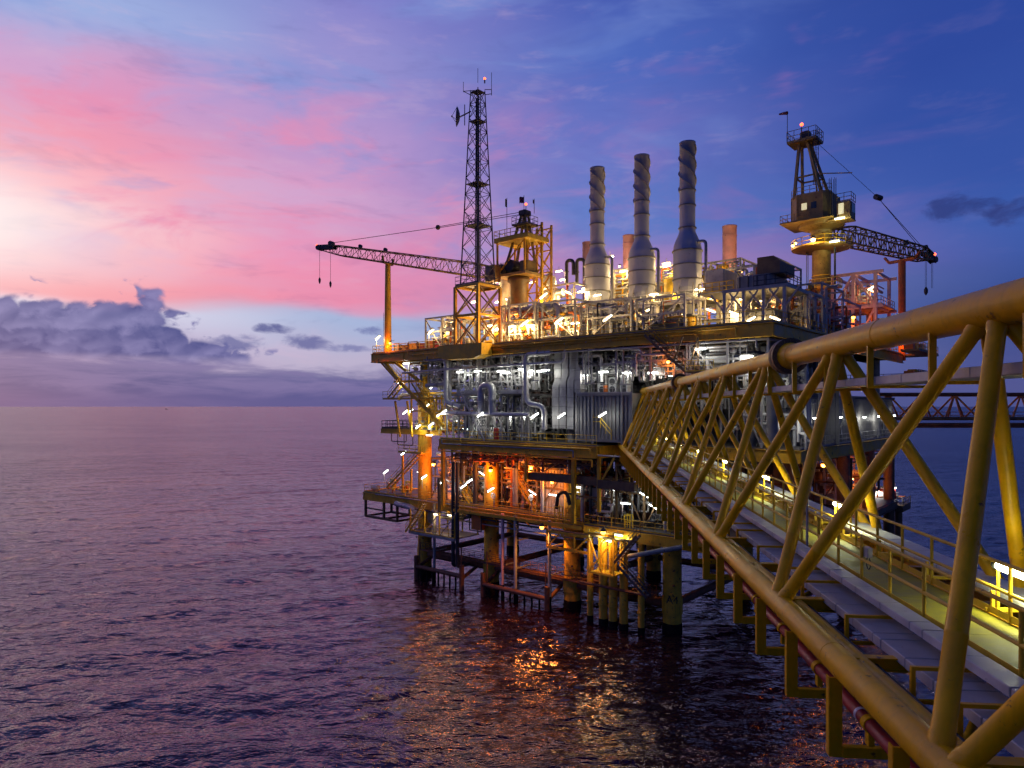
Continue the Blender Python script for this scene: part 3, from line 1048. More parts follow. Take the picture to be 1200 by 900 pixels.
def build_decks():
    lo = deck('lower_deck', 'lowest yellow edged platform deck, orange lit, above the legs', [(-42, -9.5, -1.6, 38), (-9.5, 7, -3.2, 38), (-53.5, -42, -1.4, 7)], Z_LOW, 1.15)
    railing([(-53.4, 6.9, Z_LOW), (-53.4, -1.3, Z_LOW), (-42, -1.3, Z_LOW), (-42, -1.5, Z_LOW), (-9.5, -1.5, Z_LOW), (-9.5, -3.1, Z_LOW), (6.9, -3.1, Z_LOW)], lo, 'rail_yellow', step=1.9)
    md = deck('middle_deck', 'middle platform deck with brown yellow edge beam where the footbridge lands', [(-33, -7.2, -4, 38), (-7.2, 12.5, 3.5, 50)], Z_MID, 1.35, mat_edge='platform_yellow')
    railing([(-33, -3.9, Z_MID), (-7.3, -3.9, Z_MID)], md, 'rail_yellow', step=1.4)
    for u, v in ((-10.6, -3.7), (-32.6, -3.7), (-7.4, 3.7)):
        MB().bar((u, v, Z_MID - 1.5), (u, v, Z_LOW + 0.02), 0.42, 0.42).build('column', 'platform_yellow', md)
    td = deck('top_deck', 'top platform deck with broad yellow plated edge carrying the stacks and cranes', [(-40.5, 12.5, -4, 50), (-48, -40.5, -4, 7)], Z_TOP, 1.3)
    # plated overhang under the radio tower
    MB().prism([(-31, Z_TOP - 0.02), (-31, Z_TOP - 1.5), (-29.5, Z_TOP - 1.9), (-24.5, Z_TOP - 1.9), (-23, Z_TOP - 1.5), (-23, Z_TOP - 0.02)], -6.2, -4.25).build('overhang_box', 'platform_yellow', td)
    railing([(-47.9, 6.9, Z_TOP), (-47.9, -3.9, Z_TOP), (-31.2, -3.9, Z_TOP)], td, 'rail_yellow', step=1.5)
    railing([(-22.8, -3.9, Z_TOP), (12.4, -3.9, Z_TOP), (12.4, 49.5, Z_TOP)], td, 'rail_yellow', step=1.6)
    # columns between middle and top deck
    for v in (0.0, 20.0, 40.0):
        for u in LEG_U[:-1] + (11.0,):
            if v == 0 and u in (0.0,):
                continue
            MB().tube([(u, v, Z_MID), (u, v, Z_TOP - 1.4)], 0.6, 16).build('column', 'panel_grey', td)
    for u in (-40.5,):
        MB().tube([(u, 0, 27.0), (u, 0, Z_TOP - 1.4)], 0.7, 20).build('column', 'leg_yellow', td)
    # diagonal knee braces at the left overhang (yellow)
    for (x0, y0, x1, y1, v) in ((445, 418, 467, 444, -3.6), (455, 418, 492, 447, -3.3), (467, 446, 520, 500, -3.0)):
        a, b = Q(x0, y0, v), Q(x1, y1, v)
        MB().bar(a, b, 0.34, 0.4).build('knee_brace', 'platform_yellow', td)
    # intermediate pipe deck beams between the middle and top deck
    md2 = thing('mezzanine_walkway', 'grey grated mezzanine walkway with railings between middle and top deck', 'walkway', (-22, -3, 27.0))
    MB().box(-30.5, -18.8, -3.2, 2, 26.85, 26.95).build('grating', 'galvanised', md2)
    MB().bar((-30.5, -3.2, 26.75), (-18.8, -3.2, 26.75), 0.12, 0.36).build('edge_beam', 'galvanised', md2)
    railing([(-30.5, -3.15, 26.95), (-18.8, -3.15, 26.95)], md2, 'galvanised', step=1.2, r=0.04)
    for u in (-30.3, -26.5, -22.5, -19):
        MB().bar((u, -3.0, Z_MID), (u, -3.0, 26.7), 0.2, 0.2).build('post', 'galvanised', md2)
        MB().bar((u, -3.0, 26.95), (u, -3.0, Z_TOP - 1.4), 0.16, 0.16).build('hanger_post', 'galvanised', md2)
    stair('flight', (-24.5, -3.6, Z_MID), (-29.0, -3.6, 26.9), 0.9, md2, 'galvanised')


build_jacket()
build_decks()


# ------------------------------------------------------------------ left stair tower and overhang frames
def build_left_side():
    st = thing('stair_tower', 'yellow zigzag stair tower hanging off the left side of the platform', 'stairs', (-44, -2, Z_LOW))
    # landings
    lands = []
    for (x0, x1, y, v) in ((465, 492, 447, -2.2), (452, 520, 467, -2.6), (470, 497, 530, -2.2)):
        a, b = Q(x0, y, v), Q(x1, y, v)
        z = (a.z + b.z) / 2
        MB().box(a.x, b.x, v - 0.6, v + 1.4, z - 0.12, z).build('landing', 'platform_yellow', st)
        railing([(a.x, v - 0.55, z), (b.x, v - 0.55, z)], st, 'rail_yellow', step=1.2)
        lands.append((a, b, z))
    stair('flight', Q(468, 446, -2.4), Q(441, 416, -2.4), 0.9, st)
    stair('flight', Q(457, 467, -2.9), Q(473, 447, -2.9), 0.9, st)
    stair('flight', Q(518, 502, -2.6), Q(485, 449, -2.6), 0.9, st)
    stair('flight', Q(456, 571, -2.0), Q(474, 552, -2.0), 0.9, st)
    stair('flight', Q(474, 552, -2.0), Q(494, 531, -2.0), 0.9, st)
    for x, y0, y1, v in ((463, 470, 512, -2.2), (477, 470, 512, -2.2), (472, 533, 575, -2.0), (482, 550, 575, -2.0)):
        a, b = Q(x, y0, v), Q(x + (6 if y0 == 470 else 0), y1, v)
        MB().bar(a, b, 0.24, 0.24).build('post', 'platform_yellow', st)
    # small dark overhanging platform
    a, b = Q(447, 494, -1.0), Q(518, 494, -1.0)
    op = thing('overhang_platform', 'dark overhanging side platform with black railing left of the yellow column', 'platform', (a.x, -1, a.z))
    z = 22.2
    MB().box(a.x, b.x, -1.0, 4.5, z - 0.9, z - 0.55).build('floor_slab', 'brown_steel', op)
    MB().ibeam((a.x, -1.1, z - 1.05), (b.x, -1.1, z - 1.05), 0.3, 0.7).build('edge_beam', 'platform_yellow', op)
    railing([(a.x, 4.4, z - 0.55), (a.x, -0.9, z - 0.55), (b.x, -0.9, z - 0.55)], op, 'dark_steel', r=0.05, step=1.0)
    for k in range(3):
        u = a.x + 2.2 + k * 1.5
        MB().tube(rounded([(u, -0.8, z - 1.0), (u, -0.8, z - 2.6 - 0.5 * k), (u + 3.5, -0.8, z - 2.6 - 0.5 * k), (u + 3.5, -0.8, z - 1.0)], 0.2), 0.07, 6).build('drain_pipe', 'dark_steel', op)
    # open box frame hanging under the left end of the lower deck, with a fat silver hose
    fr = thing('cantilever_platform', 'open brown box frame hanging under the left tip of the lower deck', 'frame', (-50, -1.2, Z_LOW - 4.5))
    u0, u1 = -53.2, -48.6
    zt, zb = Z_LOW - 1.3, Z_LOW - 3.9
    for u in (u0, u1, -45.4):
        for v in (-1.2, 4.0):
            MB().bar((u, v, zt), (u, v, zb), 0.32, 0.32).build('post', 'brown_steel', fr)
    for v in (-1.2, 4.0):
        MB().bar((u0, v, zb), (-45.4, v, zb), 0.3, 0.34).build('rail', 'brown_steel', fr)
        MB().bar((u0, v, (zt + zb) / 2), (u1, v, (zt + zb) / 2), 0.2, 0.2).build('rail', 'brown_steel', fr)
    for u in (u0, u1, -45.4):
        MB().bar((u, -1.2, zb), (u, 4, zb), 0.28, 0.3).build('rail', 'brown_steel', fr)
    pts = [Q(x, y, -1.8) for x, y in ((464, 590), (472, 592), (481, 594), (488, 599), (493, 606))]
    solo(MB().tube(rounded(pts, 0.8), 0.42, 14), 'vent_hose', 'silver_pipe', 'fat silver vent pipe bending down under the left lower deck', 'pipe', tuple(pts[2]))
    # hanging service platform below the lower deck, left
    hp = thing('service_platform', 'brightly lit yellow service platform hung below the lower deck at the left', 'platform', (-40, -2.5, 6.2))
    u0, u1, zf = Q(483, 618, -2.8).x, Q(536, 618, -2.8).x, 7.0
    MB().box(u0, u1, -3.4, 1.5, zf - 0.15, zf).build('grating', 'galvanised', hp)
    MB().bar((u0, -3.4, zf - 0.2), (u1, -3.4, zf - 0.2), 0.15, 0.3).build('edge_beam', 'galvanised', hp)
    railing([(u0, 1.4, zf), (u0, -3.35, zf), (u1, -3.35, zf)], hp, 'bright_yellow', step=1.2)
    for u in np.linspace(u0 + 0.1, u1 - 0.1, 4):
        for v in (-3.2, 1.3):
            MB().bar((u, v, zf), (u, v, Z_LOW - 1.2), 0.16, 0.16).build('hanger_post', 'bright_yellow', hp)
    for k in range(3):
        ua, ub = np.linspace(u0, u1, 4)[k], np.linspace(u0, u1, 4)[k + 1]
        MB().bar((ua, -3.2, zf), (ub, -3.2, Z_LOW - 1.2), 0.12, 0.12).build('diagonal', 'cream_steel', hp)
    stair('flight', (u0 + 0.4, -4.0, zf), (u0 + 4.0, -4.0, Z_LOW), 0.8, hp)
    for k, (x, y) in enumerate(((505, 606), (527, 603), (540, 604))):
        p = Q(x, y, 0.2)
        MB().lathe(p.x, 0.2, [(0.02, p.z - 0.9), (0.5, p.z - 0.7), (0.62, p.z), (0.5, p.z + 0.7), (0.02, p.z + 0.9)], 14).build('valve_body', 'cream_steel', hp)
    # dark caisson pipes hanging into the water left
    for x, la in ((531, 'black caisson pipe below the left service platform'), (536, 'black caisson pipe right of its twin under the lower deck')):
        p = Q(x, 612, -3)
        solo(MB().tube(rounded([(p.x, -3, Z_LOW + 6.0), (p.x, -3, 3.2), (p.x, -0.8, 3.2)], 0.4), 0.26, 10), 'caisson_pipe', 'dark_steel', la, 'pipe', (p.x, -3, 3))
    # hanging boxes under the deck edge
    for k, (x0, x1, yt, yb, m, la) in enumerate(((552, 564, 604, 621, 'orange_paint', 'orange framed box hanging under the lower deck edge'),)):
        u0, u1, z0, z1 = rect(x0, x1, yt, yb, -2.2)
        hb = thing('hanging_box', la, 'box', (u0, -2.2, z0))
        MB().bbox(u0, u1, -2.2, -1.4, z0, z1, 0.05).build('box_body', m, hb)
        f = MB()
        for u in (u0 - 0.12, u1 + 0.12):
            f.bar((u, -2.35, z0 - 0.1), (u, -2.35, Z_LOW - 1.2), 0.12, 0.12)
        f.bar((u0 - 0.12, -2.35, z0 - 0.1), (u1 + 0.12, -2.35, z0 - 0.1), 0.12, 0.12)
        f.build('hanger_frame', 'dark_steel', hb)
    # lit access cage beside the conductors
    cg = thing('access_cage', 'bright yellow lit access cage under the lower deck above the conductor pipes', 'platform', (-6, -5, 6.5))
    a, b = Q(690, 655, -5.2), Q(719, 663, -5.2)
    u0, u1 = a.x, b.x
    zf = 6.6
    v0, v1 = -5.2, -3.2
    MB().box(u0, u1, v0, v1, zf - 0.1, zf).build('grating', 'bright_yellow', cg)
    for u in (u0, u1):
        for v in (v0, v1):
            MB().bar((u, v, zf - 0.1), (u, v, Z_LOW - 0.1), 0.16, 0.16).build('post', 'bright_yellow', cg)
    MB().bar((u0, v0, zf + 0.1), (u1, v0, Z_LOW - 0.9), 0.14, 0.14).build('diagonal', 'bright_yellow', cg)
    MB().bar((u0, v0, Z_LOW - 0.9), ((u0 + u1) / 2, v0 + 0.1, zf + 0.1), 0.12, 0.12).build('diagonal', 'bright_yellow', cg)
    for z in (zf, Z_LOW - 0.5):
        MB().bar((u0, v0, z), (u1, v0, z), 0.2, 0.22).build('beam', 'bright_yellow', cg)
    railing([(u0, v0, zf), (u1, v0, zf)], cg, 'bright_yellow', step=1.0)
    for k in range(2):
        u = u0 + (u1 - u0) * (0.3 + 0.4 * k)
        MB().tube(rounded([(u, -4.2, zf), (u, -4.2, Z_LOW - 1.6), (u, -2.8, Z_LOW - 1.4)], 0.3), 0.16, 8).build('pipe', 'bright_yellow', cg)
    stair('flight', Q(722, 659, -5.6), Q(748, 628, -5.6), 0.8, cg, 'brown_steel')
    stair('flight', Q(760, 700, -5.0), Q(726, 662, -5.0), 0.8, cg, 'dark_steel')
    # deck to deck diagonal brace frames below the middle deck front right
    for (x0, y0, x1, y1, m, la) in ((702, 523, 702, 600, 'platform_yellow', 'slim yellow post between lower and middle deck left of the footbridge'),
                                    (617, 520, 617, 565, 'platform_yellow', 'short yellow post hanging at the middle deck front edge')):
        p, q = Q(x0, y0, -3.6), Q(x1, y1, -3.6)
        solo(MB().bar(p, q, 0.34, 0.34), 'deck_post', m, la, 'post', tuple(q))
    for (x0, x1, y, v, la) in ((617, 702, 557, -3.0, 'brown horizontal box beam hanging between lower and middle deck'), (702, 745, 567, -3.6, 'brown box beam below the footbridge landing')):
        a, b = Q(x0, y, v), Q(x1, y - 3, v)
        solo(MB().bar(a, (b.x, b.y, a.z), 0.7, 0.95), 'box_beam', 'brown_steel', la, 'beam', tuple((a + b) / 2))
    a, b = Q(704, 566, -3.7), Q(722, 532, -3.7)
    solo(MB().bar(a, b, 0.2, 0.2), 'diagonal_brace', 'platform_yellow', 'thin diagonal brace right of the slim yellow post', 'brace', tuple(a))
    # support bracket under lower deck front with round pipe
    a, b = Q(737, 652, -4.5), Q(806, 640, -4.5)
    solo(MB().tube([a, b, b + V((0, 4, 0))], 0.26, 10), 'outfall_pipe', 'galvanised', 'grey horizontal outfall pipe under the lower deck beside the nearest leg', 'pipe', tuple(a))
    # diagonal stair from the top deck down toward the footbridge landing
    ds = thing('deck_stair', 'long diagonal brown stair hanging from the top deck edge above the footbridge', 'stairs', (3, -4.8, 28))
    stair('flight', Q(806, 436, -4.8), Q(758, 393, -4.8), 1.0, ds, 'brown_steel')
    for x0, y0, x1, y1 in ((806, 436, 818, 395), (790, 422, 800, 395), (818, 436, 818, 395)):
        MB().bar(Q(x0, y0, -4.6), Q(x1, y1, -4.6), 0.12, 0.12).build('hanger_bar', 'brown_steel', ds)
    a = Q(806, 436, -4.8)
    MB().box(a.x, a.x + 3.0, -5.4, -4.0, a.z - 0.1, a.z).build('landing', 'brown_steel', ds)
    railing([(a.x, -5.35, a.z), (a.x + 3, -5.35, a.z)], ds, 'bright_yellow', step=1.0)


build_left_side()


# ------------------------------------------------------------------ radio tower
def build_tower():
    u1, v0, w = -24.7, -5.0, 4.2
    uc, vc = u1 - w / 2, v0 + w / 2
    tw = thing('radio_tower', 'tall slim lattice radio tower with dish on the top deck edge', 'tower', (uc, vc, Z_TOP))
    zb, zt = 40.7, 66.8

    def corners(h, z):
        return [V((uc - h, vc - h, z)), V((uc + h, vc - h, z)), V((uc + h, vc + h, z)), V((uc - h, vc + h, z))]

    c0, c1 = corners(w / 2, Z_TOP), corners(w / 2, zb)
    for a, b in zip(c0, c1):
        MB().bar(a, b, 0.36, 0.36).build('base_leg', 'platform_yellow', tw)
    zm = (Z_TOP + zb) / 2
    for z in (zm, zb):
        cz = corners(w / 2, z)
        for i in range(4):
            MB().bar(cz[i], cz[(i + 1) % 4], 0.26, 0.3).build('base_beam', 'platform_yellow', tw)
    for i in range(4):
        for za, zc in ((Z_TOP, zm), (zm, zb)):
            a, b = corners(w / 2, za), corners(w / 2, zc)
            MB().bar(a[i], b[(i + 1) % 4], 0.15, 0.15).build('base_brace', 'brown_steel', tw)
            MB().bar(a[(i + 1) % 4] + V((0, 0.05, 0)), b[i] + V((0, 0.05, 0)), 0.15, 0.15).build('base_brace', 'brown_steel', tw)
    m = MB().box(uc - w / 2, uc + w / 2, vc - w / 2, vc + w / 2, zb + 0.16, zb + 0.24)
    m.build('base_platform', 'brown_steel', tw)
    k = w / 2
    railing([(uc - k, vc - k, zb + .24), (uc + k, vc - k, zb + .24), (uc + k, vc + k, zb + .24), (uc - k, vc + k, zb + .24), (uc - k, vc - k, zb + .24)], tw, 'tower_steel', step=1.0, r=0.03)
    h0, h1 = 1.62, 0.66
    hz = lambda z: h0 + (h1 - h0) * (z - zb) / (zt - zb)
    a, b = corners(h0, zb + 0.2), corners(h1, zt)
    for p, q in zip(a, b):
        MB().tube([p, q], [0.10, 0.065], 6).build('mast_leg', 'tower_steel', tw)
    z = zb + 0.2
    n = 0
    while z < zt - 0.8:
        dz_ = 2.35 * (hz(z) / h0) ** 0.6 + 0.25
        z2 = min(z + dz_, zt)
        ca, cb = corners(hz(z), z), corners(hz(z2), z2)
        lc = MB()
        for i in range(4):
            lc.tube([ca[i], cb[(i + 1) % 4]], 0.042, 5, False)
            lc.tube([ca[(i + 1) % 4], cb[i]], 0.042, 5, False)
            if n % 2:
                lc.tube([ca[i], ca[(i + 1) % 4]], 0.04, 5, False)
        lc.build('lacing', 'tower_steel', tw)
        z = z2
        n += 1
    lad = MB()
    for du in (-0.18, 0.18):
        lad.tube([(uc + du, vc + 0.35, Z_TOP), (uc + du, vc + 0.35, zt)], 0.045, 5)
    zz = Z_TOP + 0.3
    while zz < zt:
        lad.bar((uc - 0.18, vc + 0.35, zz), (uc + 0.18, vc + 0.35, zz), 0.03)
        zz += 0.45
    lad.build('ladder', 'dark_steel', tw)
    cb_ = MB()
    for du in (-0.35, -0.1, 0.2, 0.42):
        cb_.tube([(uc + du, vc - 0.1, zb), (uc + du * 0.6, vc - 0.1, zt - 1)], 0.07, 6)
    cb_.build('cable_bundle', 'dark_steel', tw)
    for z in (zt - 4.2, zt - 12.5, zt - 18.0, zt - 0.3):
        h = hz(z)
        MB().box(uc - h, uc + h, vc - h, vc + h, z, z + 0.08).build('rest_platform', 'tower_steel', tw)
    # ring platform about half way up
    z = zt - 17.8
    rg = MB()
    ring = [(uc + 1.15 * math.cos(t_), vc - 0.6 + 1.15 * math.sin(t_), z + 0.9) for t_ in np.linspace(0, 2 * math.pi, 17)]
    rg.tube(ring, 0.04, 5).tube([(x, y, z2 - 0.9) for x, y, z2 in ring], 0.05, 5)
    for p in ring[::2]:
        rg.bar(p, (p[0], p[1], p[2] - 0.9), 0.04)
    rg.build('ring_guard', 'tower_steel', tw)
    # dish to the left
    p = Q(539, 137, vc)
    dsh = MB()
    prof = [(0.03, 0.0), (0.5, 0.06), (0.95, 0.22), (1.3, 0.42)]
    n_ = 20
    vs, fs = [], []
    ax = V((-0.76, -0.64, 0.08)).normalized()
    sx_ = ax.cross(V((0, 0, 1))).normalized()
    sy_ = ax.cross(sx_)
    cen = V((p.x, p.y, p.z))
    for r, h in prof:
        for k in range(n_):
            an = 2 * math.pi * k / n_
            vs.append(cen + ax * h + (sx_ * math.cos(an) + sy_ * math.sin(an)) * r)
    for i in range(len(prof) - 1):
        for k in range(n_):
            fs.append((i * n_ + k, i * n_ + (k + 1) % n_, (i + 1) * n_ + (k + 1) % n_, (i + 1) * n_ + k))
    dsh.add(vs, fs, True)
    for k in range(3):
        dsh.tube([vs[3 * n_ + k * 7], cen + ax * 1.1], 0.03, 5)
    dsh.ball(tuple(cen + ax * 1.1), 0.12)
    dsh.build('dish', 'tower_steel', tw)
    MB().tube([cen, (uc - 0.7, vc - 0.6, p.z - 0.2)], 0.09, 6).build('dish_arm', 'tower_steel', tw)
    MB().tube([(p.x + 0.9, p.y, p.z - 1.4), (p.x + 0.9, p.y, p.z + 1.4)], 0.06, 6).build('dish_pole', 'tower_steel', tw)
    for x, yb, yt in ((560, 97, 80), (576, 112, 85), (543, 108, 96), (568, 97, 94)):
        a, b = Q(x, yb, vc), Q(x, yt, vc)
        MB().tube([a, b], 0.035, 5).build('whip_antenna', 'tower_steel', tw)
    for x0, y0, x1, y1 in ((543, 107, 556, 106), (543, 107, 553, 112), (568, 105, 576, 105), (568, 111, 576, 110), (576, 105, 576, 111)):
        MB().tube([Q(x0, y0, vc), Q(x1, y1, vc)], 0.05, 5).build('antenna_arm', 'tower_steel', tw)
    p = Q(568, 93, vc)
    bn = thing('beacon_lamp', 'small red beacon lamp on top of the radio tower', 'lamp', tuple(p), 'red beacon lamps')
    MB().ball((p.x, p.y, p.z + 0.1), 0.17, 10, 6).build('lens', 'beacon_red', bn)
    MB().tube([(p.x, p.y, p.z - 0.5), (p.x, p.y, p.z)], 0.09, 8).build('base', 'dark_steel', bn)


build_tower()


# ------------------------------------------------------------------ exhaust stacks
def build_stack(label, u, v, zdeck, top, scale=1.0, m='stack_grey', strakes=True, r0=0.98, r1=1.78):
    s = thing('exhaust_stack', label, 'exhaust stack', (u, v, zdeck), 'round exhaust stacks')
    H = top - zdeck
    z_cyl, z_cone0, z_cone1 = zdeck + 2.6, zdeck + 6.6, zdeck + 9.2
    MB().lathe(u, v, [(r0, z_cone1), (r0, top - 0.25), (r0 + 0.05, top - 0.22), (r0 + 0.05, top), (r0 - 0.08, top), (r0 - 0.08, top - 1.2)], 32).build('flue', m, s)
    MB().lathe(u, v, [(r1, z_cone0 - 0.3), (r1 - 0.05, z_cone0 + 0.35), (r1 - 0.22, z_cone0 + 0.95), (r0 + 0.22, z_cone0 + 1.75), (r0 + 0.04, z_cone0 + 2.2), (r0 + 0.02, z_cone1)], 36).build('cone', m, s)
    MB().lathe(u, v, [(r1 - 0.02, z_cyl), (r1, z_cyl + 0.1), (r1, z_cone0 - 0.3)], 36).build('silencer', m, s)
    for z, r in ((z_cone1 + 0.05, r0 + .10), (z_cone1 + 2.9, r0 + .05), (top - 6.2, r0 + .05), (z_cone0 - 0.3, r1 + .09), (z_cyl + 1.9, r1 + .04), (z_cyl + 0.05, r1 + .07)):
        MB().lathe(u, v, [(r - 0.06, z), (r + 0.06, z), (r + 0.06, z + 0.13), (r - 0.06, z + 0.13)], 36, smooth=False).build('flange_ring', 'panel_grey', s)
    if strakes:
        for k in range(3):
            pts_o = []
            vs, fs = [], []
            N = 36
            for i in range(N + 1):
                an = 2 * math.pi * (k / 3 + i / N * 0.95)
                z = top - 0.5 - 5.6 * i / N
                c_, s_ = math.cos(an), math.sin(an)
                for rr, dz_ in ((r0 - 0.01, 0.05), (r0 + 0.17, 0.05), (r0 + 0.17, -0.05), (r0 - 0.01, -0.05)):
                    vs.append((u + rr * c_, v + rr * s_, z + dz_))
            for i in range(N):
                for j in range(4):
                    fs.append((i * 4 + j, i * 4 + (j + 1) % 4, (i + 1) * 4 + (j + 1) % 4, (i + 1) * 4 + j))
            MB().add(vs, fs).build('strake', 'galvanised', s)
    # skirt plates and support legs
    MB().lathe(u, v, [(r1 * 0.86, zdeck + 1.1), (r1 * 0.98, z_cyl - 0.9), (r1, z_cyl - 0.02)], 12, smooth=False).build('skirt', m, s)
    MB().tube([(u, v, zdeck - 4.4), (u, v, zdeck + 1.1)], [0.85, 1.0], 20).build('inlet_duct', m, s)
    for k in range(6):
        an = math.radians(60 * k + 20)
        c_, s_ = math.cos(an), math.sin(an)
        MB().bar((u + (r1 + 0.25) * c_, v + (r1 + 0.25) * s_, zdeck), (u + (r1 - 0.15) * c_, v + (r1 - 0.15) * s_, z_cyl - 0.4), 0.16, 0.16).build('support_leg', 'cream_steel', s)
    return s


STACKS = ((4.2, 58.5, 'nearest and tallest looking grey exhaust stack with spiral fins'), (-3.0 - 7.8, 58.4, 'middle grey exhaust stack with spiral fins'), (-17.9, 58.4, 'left grey exhaust stack with spiral fins beside the crane'))
for (u, top, la) in STACKS:
    build_stack(la, -u if u > 0 else u, 12.0, 38.3, top)
for (x, yt, yb, v, la, lo) in ((855, 265, 335, 30, 'salmon coloured stack standing behind the right end of the stacks', 40), (737, 276, 330, 34, 'salmon coloured stack behind the middle grey stack', 40), (689, 284, 330, 38, 'salmon coloured stack half hidden behind the left grey stack', 40)):
    p = Q(x, yt, v)
    st_ = thing('salmon_stack', la, 'exhaust stack', (p.x, v, 34), 'salmon coloured stacks')
    r = 1.02
    MB().lathe(p.x, v, [(r, 38.5 + 2), (r, p.z - 0.2), (r + 0.06, p.z - 0.2), (r + 0.06, p.z), (r - 0.1, p.z), (r - 0.1, p.z - 1)], 28).build('flue', 'salmon_paint', st_)
    MB().lathe(p.x, v, [(1.9, 33.2), (1.9, 38.2), (r + 0.4, 40.0), (r, 40.5)], 28).build('cone', 'salmon_paint', st_)
    for z in (41.5, 44.0, p.z - 1.5):
        MB().lathe(p.x, v, [(r, z), (r + 0.06, z), (r + 0.06, z + 0.1), (r, z + 0.1)], 28, smooth=False).build('flange_ring', 'salmon_paint', st_)


# ------------------------------------------------------------------ cranes
def lattice_boom(root, a, b, w0, w1, mtl, n=18, r=0.09, lac=0.045):
    a, b = V(a), V(b)
    d = (b - a).normalized()
    s = d.cross(V((0, 0, 1))).normalized()
    up = s.cross(d).normalized()
    sect = lambda f: (w0 + (w1 - w0) * f) * min(1.0, 0.35 + f * 5) * min(1.0, 0.45 + (1 - f) * 5)
    P = lambda f, i, j: a + (b - a) * f + s * (i * sect(f) * 0.42) + up * (j * sect(f) * 0.5)
    fs_ = [k / n for k in range(n + 1)]
    for i in (-1, 1):
        for j in (-1, 1):
            MB().tube([P(f, i, j) for f in fs_], r, 6).build('boom_chord', mtl, root)
    m = MB()
    for k in range(n):
        f0, f1 = fs_[k], fs_[k + 1]
        e = 1 if k % 2 else -1
        for i in (-1, 1):
            m.tube([P(f0, i, e), P(f1, i, -e)], lac, 5, False)
        for j in (-1, 1):
            m.tube([P(f0, e, j), P(f1, -e, j)], lac, 5, False)
        m.tube([P(f0, -1, -1), P(f0, -1, 1)], lac, 5, False)
        m.tube([P(f0, 1, -1), P(f0, 1, 1)], lac, 5, False)
    m.build('boom_lacing', mtl, root)
    return d, s, up


def rope_set(root, pts_list, r=0.03, name='rope'):
    for pts in pts_list:
        MB().tube(pts, r, 5).build(name, 'cable_black', root)


